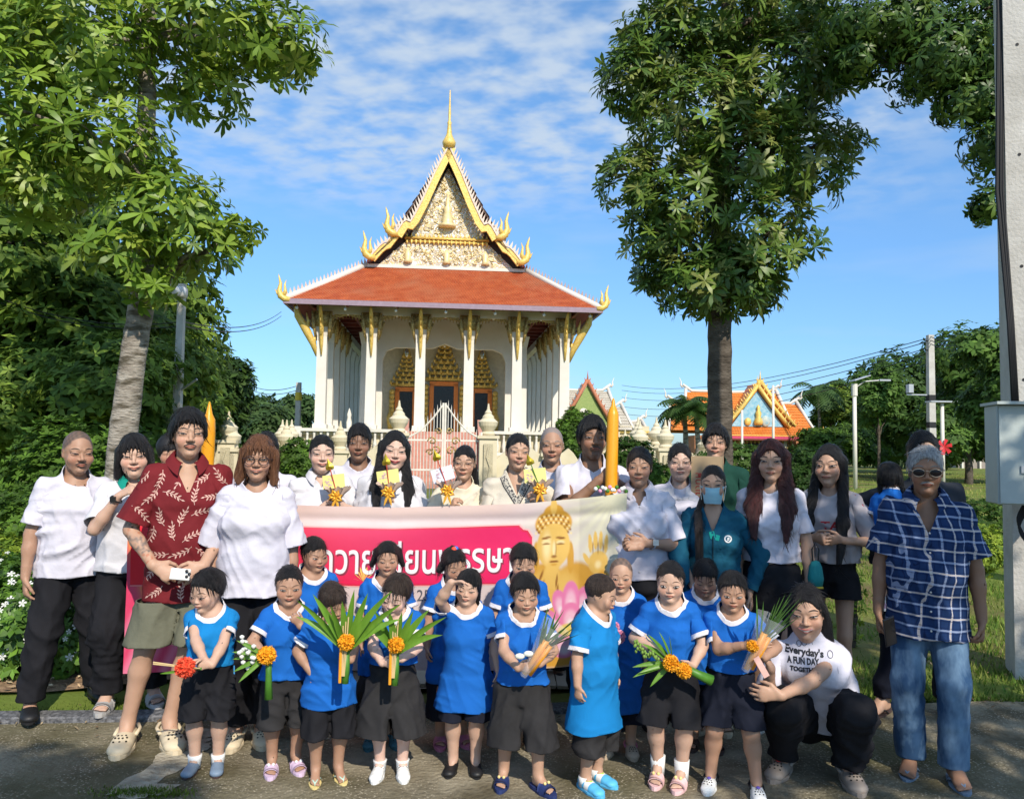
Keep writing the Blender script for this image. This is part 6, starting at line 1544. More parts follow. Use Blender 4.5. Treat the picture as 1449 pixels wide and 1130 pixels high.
# ---- boundary wall with lotus-topped posts and iron gate
def lotus_post(m, x, y, h_, s_=1.):
    m.box((x, y, h_ * .36), (.42 * s_, .42 * s_, h_ * .72)); m.box((x, y, .1), (.56 * s_, .56 * s_, .2)); m.box((x, y, h_ * .73), (.52 * s_, .52 * s_, .08))
    z = h_ * .75; s_ *= .80; m.lathe([(.20 * s_, 0), (.22 * s_, .04), (.17 * s_, .10), (.27 * s_, .22 * s_ + .05), (.30 * s_, .34 * s_ + .05), (.18 * s_, .50 * s_), (.17 * s_, .56 * s_), (.10 * s_, .64 * s_), (.11 * s_, .68 * s_), (.05 * s_, .76 * s_), (.02 * s_, .95 * s_)], (x, y, z), 20, sq=False)
WL = empty('boundary_wall', (*P(630, 628, 21)[:2], 0), R(5)); setp(WL, 'cream boundary wall of scalloped panels in front of the temple', 'wall')
def wall_run(x0, x1, y, root, n, posts=True, h_=1.35):
    for i in range(n):
        a = x0 + (x1 - x0) * i / n; b = x0 + (x1 - x0) * (i + 1) / n; m = MB(); k = 10; poly = [(a + .1, 0), (b - .1, 0)]
        for q in range(k + 1):
            t = 1 - q / k; poly.append((a + .1 + (b - a - .2) * t, h_ - .10 + .22 * abs(math.sin(t * math.pi * 2.)) * (1 if abs(t - .5) > .25 else 1.5)))
        m.prism(poly, y - .08, y + .08); w_ = m.build('panel', M_creamw, root)
        mm = MB(); xc = (a + b) / 2
        mm.tube([(xc + .30 * math.cos(t), y - .10, h_ * .62 + .26 * math.sin(t)) for t in np.linspace(0, 6.28, 13)], .035, 5); mm.lathe([(.14, 0), (.17, .02), (.10, .05)], (xc, y - .1, h_ * .6), 8)
        mm.box((xc, y - .1, .35), ((b - a) * .7, .06, .06)).box((xc, y - .1, .12), ((b - a) * .9, .12, .2))
        mm.build('panel_ornament', M_creamw, w_, True)
        if posts and i: lotus = MB(); lotus_post(lotus, a, y, 1.9); lotus.build('post', M_creamw, root)
wall_run(-8.2, -1.35, 0, WL, 5); wall_run(1.25, 5.8, 0, WL, 3)
for x, h_, s_ in ((-1.22, 2.55, 1.1), (1.12, 2.5, 1.1), (-5.55, 2.2, 1.), (-6.1, 2.2, 1.), (-8.3, 2.0, 1.), (5.2, 2.1, 1.), (5.9, 2.15, 1.)):
    m = MB(); lotus_post(m, x, 0, h_, s_); o = m.build('post', M_creamw, WL)
    mm = MB().box((x, -.25 * s_, h_ * .45), (.24, .05, h_ * .42)); mm.tube([(x, -.28 * s_, h_ * .3), (x + .05, -.29 * s_, h_ * .42), (x - .04, -.29 * s_, h_ * .52), (x, -.28 * s_, h_ * .62)], .03, 5); mm.build('carved_panel', material('wall_cream_relief', (.50, .44, .30), rough=.9, bump=2, bscale=30), o)
GT_ = empty('iron_gate', (*P(628, 628, 20.9)[:2], 0), R(5)); setp(GT_, 'white iron double gate with peaked top before the temple stairs', 'gate')
M_iron = material('iron_white', (.70, .66, .58), rough=.5)
top = lambda x: 1.75 + .95 * max(0, 1 - abs(x) / 1.0) ** 1.6
for sx in (-1, 1):
    m = MB()
    for z in (.18, .95, 1.72): m.box((sx * .5, 0, z), (.98, .035, .045))
    m.tube([(sx * .02, 0, top(.02)), (sx * .3, 0, top(.3)), (sx * .6, 0, top(.6)), (sx * .98, 0, top(.98))], .025, 6); m.box((sx * .03, 0, 1.4), (.05, .05, 2.6)); m.box((sx * .98, 0, 1.), (.05, .05, 1.9))
    lf = m.build('gate_leaf', M_iron, GT_)
    m = MB()
    for i in range(11): x = sx * (.10 + i * .083); m.tube([(x, 0, .15), (x, 0, top(x) + .10), (x, 0, top(x) + .22)], [.012, .012, .002], 5)
    o = m.build('bars', M_iron, lf); o['kind'] = 'stuff'
    m = MB()
    for (cx, cz, rr) in ((.18, 1.45, .13), (.30, 1.70, .12), (.14, 1.95, .10), (.36, 1.40, .10)): m.tube([(sx * (cx + rr * (1 - t / 12) * math.cos(t * .8)), -.02, cz + rr * (1 - t / 12) * math.sin(t * .8)) for t in range(11)], .02, 5)
    m.build('scrolls', M_goldd, lf, True)
# far wall posts on both sides
def posts_far(label, pxs, pt_, D, group):
    for i, px in enumerate(pxs):
        p = P(px, pt_, D); r_ = empty('gate_post', (p[0], D, 0)); setp(r_, label[i], 'post', group); m = MB(); lotus_post(m, 0, 0, p[2] / 1.13 if p[2] > 0 else 2, 1.1); m.build('shaft', M_creamw, r_)
posts_far(['cream lotus-topped post left of the small clipped tree, nearer one', 'cream lotus-topped post just left of the temple columns'], (400, 413), 596, 27, 'lotus-topped wall posts')
posts_far(['cream lotus-topped post to the right of the tall candle', 'cream lotus-topped post left of the bushy palm'], (903, 929), 589, 24, 'lotus-topped wall posts')
W2 = empty('boundary_wall', (*P(1010, 628, 26)[:2], 0), R(2)); setp(W2, 'low cream wall with round medallions right of the candle', 'wall'); wall_run(-4.2, 1.0, 0, W2, 4, True, 1.25)
# ---- other temple buildings
M_orr = material('roof_tile_orange', (.62, .17, .03), col2=(.75, .26, .05), vscale=3, rough=.5, thr=(.3, .7)); M_grt = material('roof_tile_grey', (.42, .38, .31), col2=(.58, .54, .46), vscale=2, rough=.6); M_greeng = material('gable_green', (.20, .30, .08), col2=(.34, .40, .14), vscale=12, rough=.6); M_bluep = material('gable_blue', (.12, .40, .58), col2=(.45, .62, .70), vscale=5, rough=.5)
M_pinkf = material('fascia_pink', (.62, .06, .16), rough=.5)
def roofplane(m, a, b, c, d, th=.12):
    a, b, c, d = map(lambda q: np.array(q, float), (a, b, c, d)); N = unit(np.cross(b - a, d - a)); N = N if N[2] > 0 else -N; m.hexa([a - N * th, b - N * th, c - N * th, d - N * th, a, b, c, d])
def tile_rows(a, b, c, d, rows, cols, mat, root):
    global T
    t_ = T; T = root; o, s_ = slope(a, b, c, d, rows, cols, 'roof_tiles', mat, lift=.05); T = t_; s_.build('roof_deck', M_soffd, root)
def chofa(root, x, y, z, sx, s_=1., mat=None):
    s_ *= .55
    m = MB(); m.tube([(x, y, z), (x + sx * .25 * s_, y, z + .3 * s_), (x + sx * .2 * s_, y, z + .7 * s_), (x + sx * .42 * s_, y, z + 1.25 * s_)], [.10 * s_, .13 * s_, .07 * s_, .01], 6); m.build('ridge_finial', mat or M_white, root, True)
H = building('prayer_hall', 'temple hall with orange tiled roofs, blue gable and pink eaves', 1052, 53, R(-3))
sc = 50 / FPX
def hall_ridge(x0, x1, zt, ze, y0, y1, yr, mat, root, rows=14, cols=40):
    tile_rows((x0, y0, ze), (x1, y0, ze), (x1 - (.3 if x1 > x0 else 0), yr, zt), (x0 + .3, yr, zt), rows, cols, mat, root); m = MB(); roofplane(m, (x0, y1, ze), (x1, y1, ze), (x1 - .3, yr, zt), (x0 + .3, yr, zt)); m.build('rear_slope', mat, root)
    m = MB(); m.tube([(x0 + .1, yr, zt + .5), (x0 + .7, yr, zt + .08), ((x0 + x1) / 2, yr, zt + .02), (x1 - .7, yr, zt + .08), (x1 - .1, yr, zt + .5)], .10, 6)
    for (xe, q) in ((x0, 1), (x1, -1)): m.tube([(xe + q * .3, yr, zt + .2), (xe + q * .05, (y0 + yr) / 2, (zt + ze) / 2), (xe - q * .15, y0, ze)], [.12, .10, .08], 6); chofa(root, xe + q * .1, yr, zt + .3, -q)
    m.build('ridge', M_white, root, True)
hall_ridge(-4.0, 2.6, 5.35, 3.1, -1.6, 3, .6, M_orr, H); hall_ridge(-5.0, 4.0, 4.6, 2.7, -1.8, 3.2, .8, M_orr, H, 10, 50)
# front gable over the entrance
def gable(root, x, y, hw_, z0, z1, pm, bm, roofm, depth, ornament=True, fin=.2):
    m = MB().prism([(x - hw_ * .86, z0), (x + hw_ * .86, z0), (x, z1 - .35)], y, y + .15); m.build('pediment', pm, root)
    for sx in (-1, 1):
        m = MB(); pts = [(x, y - .15, z1), (x + sx * hw_ * .45, y - .15, z0 + (z1 - z0) * .52), (x + sx * hw_ * .75, y - .15, z0 + (z1 - z0) * .25), (x + sx * hw_ * 1.05, y - .15, z0 - .05), (x + sx * hw_ * 1.15, y - .15, z0 + .25)]
        m.tube(pts, [.13, .13, .13, .12, .03], 6)
        for t in range(9): a = np.array(pts[0]) + (np.array(pts[3]) - pts[0]) * (t + .5) / 9; m.tube([a + [0, 0, .05], a + [sx * .12, 0, .30]], [.07, .01], 5)
        m.build('bargeboard', bm, root, True)
        m = MB(); roofplane(m, (x + sx * hw_, y - .1, z0), (x + sx * hw_, y + depth, z0), (x, y + depth, z1 - .1), (x, y - .1, z1 - .1)); m.build('roof', roofm, root)
    chofa(root, x, y - .1, z1, .1, .9, bm)
gable(H, .25, -2.6, 1.9, 3.0, 5.6, M_bluep, M_gold, M_orr, 3); gable(H, .55, -2.0, 2.1, 3.1, 5.95, M_orr, M_gold, M_orr, 3)
m = MB(); m.lathe([(.25, 0), (.3, .2), (.16, .5), (.2, .75), (.1, .95), (.12, 1.1), (.0, 1.3)], (.3, -2.68, 3.1), 9); m.sphere((-.35, -2.66, 3.3), (.22, .1, .25)); m.build('gable_figure', M_gold, H, True)
m = MB(); m.sphere((.75, -2.66, 3.35), (.3, .08, .35)); m.build('gable_mural_panel', material('mural_pale', (.6, .6, .5), col2=(.2, .4, .5), vscale=6), H, True)
tile_rows((-3.2, -3.6, 2.35), (3.6, -3.6, 2.35), (3.0, -2.5, 3.0), (-2.6, -2.5, 3.0), 6, 40, M_orr, H)
m = MB().box((.2, -3.62, 2.28), (7.1, .12, .16)); m.build('eave_fascia', M_pinkf, H); MB().box((.2, -3.0, 2.18), (6.6, 1.4, .1)).build('ceiling', M_soff, H)
m = MB().box((.2, -3.55, 2.42), (7.0, .08, .08)); m.tube([(3.7, -3.6, 2.4), (4.05, -3.6, 2.65), (4.0, -3.6, 3.05)], [.1, .08, .01], 5); m.build('gold_edging', M_gold, H)
for x in (-3, -2, -.8, .5, 1.8, 3.1):
    c = MB().box((x, -3.2, 1.1), (.18, .18, 2.2)).build('column', M_creamw, H)
    m = MB()
    for sx in (-1, 1): m.tube([(x, -3.2, 1.3), (x + sx * .12, -3.2, 1.7), (x + sx * .4, -3.2, 2.15)], [.05, .06, .04], 5)
    m.build('bracket', M_goldd, c, True)
m = MB()
for i in range(26): m.tube([(-3.0 + i * .245, -3.3, 2.2), (-3.0 + i * .245, -3.3, 1.9)], [.09, .01], 5)
o = m.build('hanging_fringe', M_goldd, H, True); o['kind'] = 'stuff'
MB().box((.2, 0, 1.2), (7.5, 4, 2.4)).build('wall', material('hall_wall', (.45, .20, .10), rough=.7), H); MB().box((.4, -2.05, 1.0), (1.3, .1, 1.9)).build('door', M_darki, H); MB().box((-2.0, -2.05, 1.2), (.9, .1, 1.2)).build('window', M_darki, H)
MB().box((.2, -3.5, .45), (7.2, .08, .5)).build('balustrade', M_white, H)
# grey-roofed building behind the candle
B2 = building('temple_building', 'temple building with pale grey tiled roof and green gable', 850, 55, R(3))
k = 55 / FPX
hall_ridge(-3.3, .95, 5.45, 3.1, -1.5, 3.5, 1, M_grt, B2, 14, 36); hall_ridge(-3.3, 1.9, 4.4, 2.7, -1.5, 3.5, 1.05, M_grt, B2, 8, 36); hall_ridge(0, 3.3, 3.3, 1.9, -1.4, 3., .8, M_grt, B2, 8, 24)
gable(B2, -1.25, -1.9, 1.7, 3.0, 6.0, M_greeng, material('gable_terracotta', (.45, .17, .09), rough=.6), M_grt, 3)
MB().sphere((-1.5, -2.0, 3.85), (.28, .06, .26)).build('gable_figure', M_white, B2, True)
MB().box((0, .8, 1.5), (6.2, 4.0, 3.0)).build('wall', M_creamw, B2)
m = MB().box((.6, -1.3, 2.6), (5.2, .12, .14)).box((.6, -1.3, 2.2), (5.2, .08, .06)); m.build('gold_frieze', M_gold, B2)
for x in (-2.2, -.6, .9, 2.2): MB().box((x, -1.5, 1.3), (.25, .25, 2.6)).build('column', M_creamw, B2)
m = MB(); m.prism([(1.4, .3), (2.4, .3), (2.4, 1.5), (2.15, 1.95), (1.9, 2.15), (1.65, 1.95), (1.4, 1.5)], -1.28, -1.2); m.build('arch', M_darki, B2)
B3 = building('shed', 'low shed with pale roof far right beyond the lawn', 1385, 78, 0)
MB().box((0, 0, .9), (6, 3, 1.8)).build('wall', material('shed_wall', (.30, .26, .22)), B3); MB().hexa([(-3.3, -1.8, 1.7), (3.3, -1.8, 1.7), (3.3, 1.8, 2.5), (-3.3, 1.8, 2.5), (-3.3, -1.8, 1.8), (3.3, -1.8, 1.8), (3.3, 1.8, 2.6), (-3.3, 1.8, 2.6)]).build('roof', material('shed_roof', (.6, .58, .56)), B3)
for x in (-2.6, -.9, .9, 2.6): MB().box((x, -1.7, .85), (.15, .15, 1.7)).build('post', M_white, B3)
# ---- poles, lamps, wires
M_pole = material('pole_concrete', (.42, .40, .36), col2=(.58, .56, .52), vscale=3, rough=.9, bump=.6, bscale=40, thr=(.3, .7)); M_metal = material('metal_grey', (.45, .46, .47), rough=.4, metal=.5); M_cable = material('cable_black', (.012, .012, .014), rough=.6)
def pole(name, label, px, pt_, D, r0, r1, sq=True, cat='pole', mat=None, group=None):
    p = P(px, pt_, D); r_ = empty(name, (p[0], D, 0)); setp(r_, label, cat, group); MB().lathe([(r0, 0), (r1, p[2])], (0, 0, 0), 10, sq=sq, rz=.0).build('shaft', mat or M_pole, r_, not sq); return r_, p[2]
r_, h_ = pole('utility_pole', 'slim concrete pole with loudspeaker horn behind the man in maroon', 258, 402, 13.5, .07, .052)
m = MB().tube([(0, -.1, h_ - .15), (-.12, -.4, h_ - .18)], [.06, .20], 12).box((0, -.05, h_ - .15), (.16, .2, .16)); m.build('loudspeaker', material('speaker_white', (.66, .66, .66), rough=.4), r_, True); MB().tube([(0, 0, h_ * .57), (.35, -.1, h_ * .62)], .02, 5).build('bracket', M_metal, r_)
r_, h_ = pole('utility_pole', 'far thin pole with yellow band left of the temple columns', 423, 541, 40, .14, .11)
MB().lathe([(.17, 0), (.17, .4)], (0, 0, h_ - .9), 10).build('reflective_band', material('band_yellow', (.7, .5, .05)), r_)
r_, h_ = pole('utility_pole', 'tall utility pole with black bands beyond the lawn on the right', 1316, 474, 38, .17, .13)
for z in (h_ * .58, h_ * .40): MB().box((0, 0, z), (.31, .31, .28)).build('black_band', M_cable, r_)
m = MB().box((-.6, 0, h_ * .60), (1.1, .06, .06)).box((-1.0, 0, h_ * .64), (.22, .3, .4)); m.build('transformer_arm', M_metal, r_)
for z in (h_ - .3, h_ - .75): MB().tube([(-.1, 0, z), (-.28, -.05, z + .05)], .03, 6).build('insulator', M_cable, r_)
r_, h_ = pole('lamp_post', 'white twin-arm lamp post on the lawn right of the slim girl', 1209, 543, 33, .09, .075, False, 'lamp', M_white)
m = MB().tube([(0, 0, h_ - .2), (.4, 0, h_ + .1), (1.25, 0, h_ + .18)], .03, 6); m.build('arm', M_metal, r_); MB().box((1.25, 0, h_ + .17), (.45, .16, .07)).build('lamp_head', M_metal, r_); MB().hexa([(-.1, -.3, h_ + .1), (.55, -.3, h_ + .32), (.55, .3, h_ + .32), (-.1, .3, h_ + .1), (-.1, -.3, h_ + .14), (.55, -.3, h_ + .36), (.55, .3, h_ + .36), (-.1, .3, h_ + .14)]).build('solar_panel', M_metal, r_)
MB().lathe([(.12, 0), (.12, .5)], (0, 0, h_ - .5), 10).build('control_box', M_white, r_)
r_, h_ = pole('lamp_post', 'white solar lamp post with a red pinwheel behind the plaid-shirted man', 1333, 570, 33, .08, .07, False, 'lamp', M_white)
MB().box((0, 0, h_ + .05), (1.15, .5, .06)).build('solar_panel', M_metal, r_)
m = MB()
for i in range(6): a = i * math.pi / 3; m.hexa([(0, -.1, h_ * .50), (.33 * math.cos(a), -.1, h_ * .5 + .33 * math.sin(a)), (.33 * math.cos(a + .5), -.14, h_ * .5 + .33 * math.sin(a + .5)), (.15 * math.cos(a + .8), -.14, h_ * .5 + .15 * math.sin(a + .8)), (0, -.12, h_ * .50), (.33 * math.cos(a), -.12, h_ * .5 + .33 * math.sin(a)), (.33 * math.cos(a + .5), -.16, h_ * .5 + .33 * math.sin(a + .5)), (.15 * math.cos(a + .8), -.16, h_ * .5 + .15 * math.sin(a + .8))])
m.build('pinwheel', material('pinwheel_red', (.62, .03, .04), rough=.5), r_)
pole('flag_pole', 'white flag pole standing before the orange-roofed hall, nearer one', 1050, 580, 40, .07, .055, False, 'pole', M_white, 'thin white poles before the orange hall'); pole('flag_pole', 'taller white flag pole at the right part of the orange-roofed hall', 1094, 545, 42, .08, .06, False, 'pole', M_white, 'thin white poles before the orange hall'); pole('flag_pole', 'thin grey pole beside the bushy palm', 968, 570, 36, .05, .04, False, 'pole', M_pole)
wr_ = empty('power_lines', (0, 0, 0)); setp(wr_, 'dark power lines sagging from the tall utility pole across the sky', 'power line')
def wire(a, b, sag, root, r__=.02):
    a, b = np.array(a), np.array(b); MB().tube([a + (b - a) * t - [0, 0, 4 * sag * t * (1 - t)] for t in np.linspace(0, 1, 14)], r__, 4).build('wire', M_cable, root)
for i, (pa, pb_, D1) in enumerate(((478, 545, 90), (483, 552, 90), (492, 562, 88), (500, 575, 86), (510, 585, 86))): wire(P(1314, pa, 38), P(880, pb_, D1), 1.2, wr_)
for pa, pb_ in ((476, 470), (481, 478), (486, 484)): wire(P(1316, pa, 38), P(1400, pb_, 30), .3, wr_)
w2 = empty('power_lines', (0, 0, 0)); setp(w2, 'two dark wires running from the loudspeaker pole to the temple eaves', 'power line')
for pa in (455, 461): wire(P(-60, pa - 60, 13), P(258, pa, 13.5), .3, w2, .008); wire(P(258, pa, 13.5), P(398, pa - 14, 30), .3, w2, .011)
for pa in (545, 551): wire(P(423, pa, 45), P(340, pa - 8, 60), .5, w2, .02)
# ---- concrete pole and electric box at the right edge
pc = P(1462, 900, 5.95); PR = empty('concrete_pole', (pc[0], 5.95, 0), R(-20)); setp(PR, 'thick concrete utility pole with black cables at the right edge', 'pole')
MB().box((0, 0, 4.2), (.30, .30, 8.4)).build('shaft', M_pole, PR)
m = MB()
for i in range(14):
    cx_ = .08 if i % 2 else -.06; cz_ = .5 + i * .42; m.add([(cx_ + .012 * math.cos(t), -.1525, cz_ + .012 * math.sin(t)) for t in np.linspace(0, 6.28, 9)[:-1]], [tuple(range(8))])
o = m.build('bolt_holes', M_cable, PR); o['kind'] = 'stuff'
for i, (dx, sw) in enumerate(((-.165, .02), (-.175, .03), (-.155, .015), (-.185, .025))):
    MB().tube([(dx - .01, -.12, 8.2), (dx + .01, -.12, 5), (dx - sw, -.14, 3.6), (dx + .03, -.16, 2.6), (dx + .05, -.17, 1.95)], .011, 6).build('cable', M_cable, PR, True)
    MB().tube([(-.10 + .015 * i - (.05 + .012 * i) * math.sin(t) ** 2, -.30, 1.33 - .10 * t - .03 * i * math.sin(t / 2)) for t in np.linspace(0, math.pi, 12)], .008, 6).build('cable', M_cable, PR, True)
EB = empty('electric_box', tuple(P(1450, 640, 5.55)[:2]) + (0,), R(-14)); zc = P(1440, 643, 5.55)[2]; setp(EB, 'pale grey-green metal electric box with padlock on the concrete pole', 'box')
M_box = material('box_paint', (.42, .47, .45), rough=.5, var=.06, bump=.2, bscale=20)
o = MB().box((.02, 0, zc), (.46, .26, .68)).build('cabinet', M_box, EB); bb = o.modifiers.new('b', 'BEVEL'); bb.width = .006
MB().box((.02, -.138, zc), (.44, .012, .66)).build('door', M_box, EB); MB().box((.02, -.03, zc + .35), (.50, .36, .02)).build('rain_lip', M_box, EB)
m = MB().box((-.04, -.15, zc - .10), (.07, .015, .05)); m.build('hasp', M_metal, EB); m = MB().box((-.02, -.165, zc - .135), (.035, .02, .03)).tube([(-.03, -.165, zc - .12), (-.03, -.165, zc - .09), (-.01, -.165, zc - .09), (-.01, -.165, zc - .12)], .004, 6); m.build('padlock', M_gold, EB)
MB().box((.02, .16, zc), (.3, .08, .5)).build('bracket', M_metal, EB)
# ================================================================== the group
TB = (.012, .125, .47)
M_blue = cloth('tee_blue', TB); M_bluel = cloth('tee_lightblue', (.010, .20, .50)); M_trim = cloth('tee_trim', (.72, .70, .74))
M_wht = cloth('cotton_white', (.59, .57, .64), bump=.5, bscale=18); M_wht2 = cloth('cotton_cream', (.62, .56, .46)); M_wht3 = cloth('polo_white', (.59, .58, .61), bump=.4, bscale=22)
M_blk = cloth('cloth_black', (.014, .014, .017), var=.2); M_char = cloth('cloth_charcoal', (.028, .027, .028), var=.2); M_navy = cloth('cloth_navy', (.010, .012, .022))
M_teal = cloth('collar_teal', (.01, .26, .20)); M_jkt = cloth('jacket_teal', (.010, .085, .14), var=.12, bump=.5, bscale=30); M_mint = cloth('polo_mint', (.02, .38, .30))
M_green = cloth('shirt_green', (.012, .055, .040)); M_khaki = cloth('shorts_khaki', (.135, .135, .095), var=.12, bump=.5, bscale=25); M_grey = cloth('jersey_grey', (.42, .39, .41)); M_redc = cloth('jersey_red', (.45, .012, .03))
M_maroon = cloth('shirt_maroon', (.155, .016, .020), bump=.5, bscale=24); M_dark = cloth('shirt_dark', (.03, .035, .045))
M_linen = cloth('sabai_cream', (.66, .60, .46), bump=.6, bscale=16)

def plaid_mat():
    m = cloth('plaid_shirt', (.02, .05, .14)); nt = m.node_tree; N = nt.nodes; L = nt.links; b = N['Principled BSDF']
    tc = N.new('ShaderNodeTexCoord'); sep = N.new('ShaderNodeSeparateXYZ'); mp = N.new('ShaderNodeMapping'); mp.inputs['Rotation'].default_value = (0, R(-4), R(-18)); L.new(tc.outputs['Object'], mp.inputs[0])
    ns = N.new('ShaderNodeTexNoise'); ns.inputs['Scale'].default_value = 5; ad = N.new('ShaderNodeMixRGB'); ad.blend_type = 'LINEAR_LIGHT'; ad.inputs[0].default_value = .012
    L.new(tc.outputs['Object'], ns.inputs['Vector']); L.new(mp.outputs[0], ad.inputs[1]); L.new(ns.outputs['Color'], ad.inputs[2]); L.new(ad.outputs[0], sep.inputs[0])
    def M(op, a, bb, c=None):
        q = N.new('ShaderNodeMath'); q.operation = op
        for i, v in enumerate((a, bb, c)):
            if v is None: continue
            if isinstance(v, (int, float)): q.inputs[i].default_value = v
            else: L.new(v, q.inputs[i])
        return q.outputs[0]
    def band(ax, per, w, off):
        f = M('FRACT', M('MULTIPLY_ADD', ax, 1 / per, off), 0); d = M('ABSOLUTE', M('SUBTRACT', f, .5), 0); return M('LESS_THAN', d, w / per / 2)
    col = None; cur = (.013, .036, .11, 1)
    base = N.new('ShaderNodeRGB'); base.outputs[0].default_value = cur; res = base.outputs[0]
    for ax in (0, 2):
        for per, w, off, c, fac in ((.056, .009, .0, (.40, .48, .68, 1), .55), (.112, .007, .25, (.62, .50, .38, 1), .6), (.056, .003, .22, (.005, .012, .05, 1), .7), (.056, .003, .78, (.005, .012, .05, 1), .7)):
            mx = N.new('ShaderNodeMixRGB'); L.new(M('MULTIPLY', band(sep.outputs[ax], per, w, off), fac), mx.inputs[0]); L.new(res, mx.inputs[1]); mx.inputs[2].default_value = c; res = mx.outputs[0]
    L.new(res, b.inputs['Base Color']); return m
M_plaid = plaid_mat()
M_denim = cloth('denim', (.030, .075, .16), col2=(.24, .38, .53), thr=(.42, .74), vscale=4.5, stretch=(1.6, 1.6, .7), bump=.5, bscale=500, var=0)

LONG = lambda L=.9, w=.15: dict(short=0, line=.33, wide=.28, ext=[((-.33, .02, -.3), (-.42, -.50, -L - .15), (w, .14), (w * 1.15, .09), .12), ((.33, .02, -.3), (.42, -.50, -L - .15), (w, .14), (w * 1.15, .09), .12), ((-.42, -.50, -L - .15), (-.38, -.80, -L * 1.9), (w * 1.15, .09), (.07, .05), .12), ((.42, -.50, -L - .15), (.38, -.80, -L * 1.9), (w * 1.15, .09), (.07, .05), .12), ((-.31, .08, .1), (-.33, .06, -L), (w, .20), (w * .8, .10)), ((.31, .08, .1), (.33, .06, -L), (w, .20), (w * .8, .10)), ((0, .27, 0), (0, .25, -L), (.32, .17), (.28, .10))], ragged=.03)
PULL = dict(line=.36, wide=.30, nape=.12, th=.006, rough=.002)
PONY = dict(PULL, ext=[((0, .42, .05), (.0, .5, -.3), (.12, .12), (.08, .08))])
SHORT = dict(line=.32, wide=.325, th=.045, sx=.25, nape=.08, ragged=.02)
KIDB = dict(line=.22, wide=.285, th=.045, fringe=1, ragged=.02, nape=.02)
KIDG = dict(line=.20, wide=.27, th=.03, fringe=1, short=0, ragged=.02, ext=[((-.29, .05, .1), (-.30, .05, -.42), (.09, .16), (.07, .10)), ((.29, .05, .1), (.30, .05, -.42), (.09, .16), (.07, .1)), ((0, .25, 0), (0, .22, -.45), (.28, .15), (.24, .10))])
def up(d, **k): r = dict(d); r.update(k); return r
BSH = lambda hem, **k: up(dict(mat=M_blue, trim=M_trim, hempx=hem, sleeve=.66, slv=1.15, loose=.02, flare=.012, fold=.004), **k)
BPT = lambda hem, **k: up(dict(mat=M_char, hempx=hem, leg=1.35, loose=.02), **k)
GA = 'teachers and parents standing around the banner'; GB = 'nursery children in blue shirts'
PP = {}
def add(k, *a, **kw): PP[k] = person(*a, **kw); return PP[k]
def kid(k, *a, **kw): kw.setdefault('sex', 'c'); kw.setdefault('group', GB); return add(k, *a, **kw)
def adult(k, *a, **kw): kw.setdefault('group', GA); return add(k, *a, **kw)

# ---- front row of children, left to right
kid('c1', 'boy in blue shirt holding a red pom-pom flower, head turned down to one side', 302, 801, 866, 4.10, yaw=-12, skin='light', hair=up(KIDB, line=.24), head=(-32, 14, 0), face=dict(open=.010, pout=1),
    rh=dict(p=(281, 943, .24), d=(-.8, .5, 0), n=(.3, .3, -.9), pole=(-1, 0, -.3)), lh=dict(p=(288, 945, .22), d=(-.8, .4, .1)), shirt=BSH(938, mat=M_bluel), pants=BPT(1010, mat=M_blk, leg=1.25), socks=('white', .02), shoe_=('loafer', ('bluegrey', 'darkbrown', 'pink')))
kid('c2', 'girl in blue shirt touching her chest, holding a white and orange bunch', 410, 797, 861, 4.12, yaw=6, skin='tan', hair=up(PULL, line=.31, nape=.05), head=(-4, 2, 0), face=dict(frown=1, pout=1),
    rh=dict(p=(378, 925, .20), d=(.1, .8, .4), curl=55), lh=dict(p=(420, 878, .15), d=(-.5, .2, .7), n=(0, -1, 0), pole=(1, -.2, -.9), curl=45), shirt=BSH(955), pants=BPT(1020, leg=1.3), shoe_=('slide', ('lilac', 'lilac', 'white')))
kid('c3', 'small girl in blue shirt half hidden behind tall green leaves, fist hanging down', 470, 817, 876, 4.02, yaw=8, skin='tan', hair=up(KIDG, kind='soft', line=.24), head=(14, 24, -8),
    rh=dict(p=(440, 960, .06), d=(.05, .1, -1), curl=60), lh=dict(p=(489, 934, .22), d=(-.8, .5, .1), curl=70, pole=(.9, -.4, -.6)), shirt=BSH(995), pants=BPT(1036, mat=M_blk, leg=1.2), shoe_=('flipflop', ('yellow', 'mint')))
kid('c4', 'pale boy in blue shirt and wide charcoal trousers gripping a marigold leaf bunch', 560, 806, 868, 4.08, yaw=-4, skin=(.70, .46, .37), hair=up(KIDB, kind='soft', line=.20), head=(-14, 20, 12), face=dict(open=.006),
    rh=dict(p=(548, 938, .22), d=(.7, .6, .1), curl=60), lh=dict(p=(560, 932, .20), d=(-.75, .5, .1), curl=60), shirt=BSH(935, fold=.006), pants=dict(mat=M_char, hempx=1031, leg=2.0, loose=.026), socks=('white', .01), shoe_=('sneaker', ('white', 'white', 'black')))
kid('c5', 'girl in long blue shirt shading her eyes with a raised hand', 662, 803, 860, 4.15, yaw=-4, skin='light', hair=up(KIDG, line=.27), head=(-4, 2, 4), face=dict(open=.006, pout=1, frown=1),
    rh=dict(p=(648, 823, .17), d=(1, .1, .12), n=(0, .3, -1), curl=18, pole=(-1, -.1, -.9)), lh=dict(out=.075), shirt=BSH(999, sleeve=.72, flare=.03), pants=BPT(1012, mat=M_navy, leg=1.2), shoe_=('maryjane', ('black', 'black')))
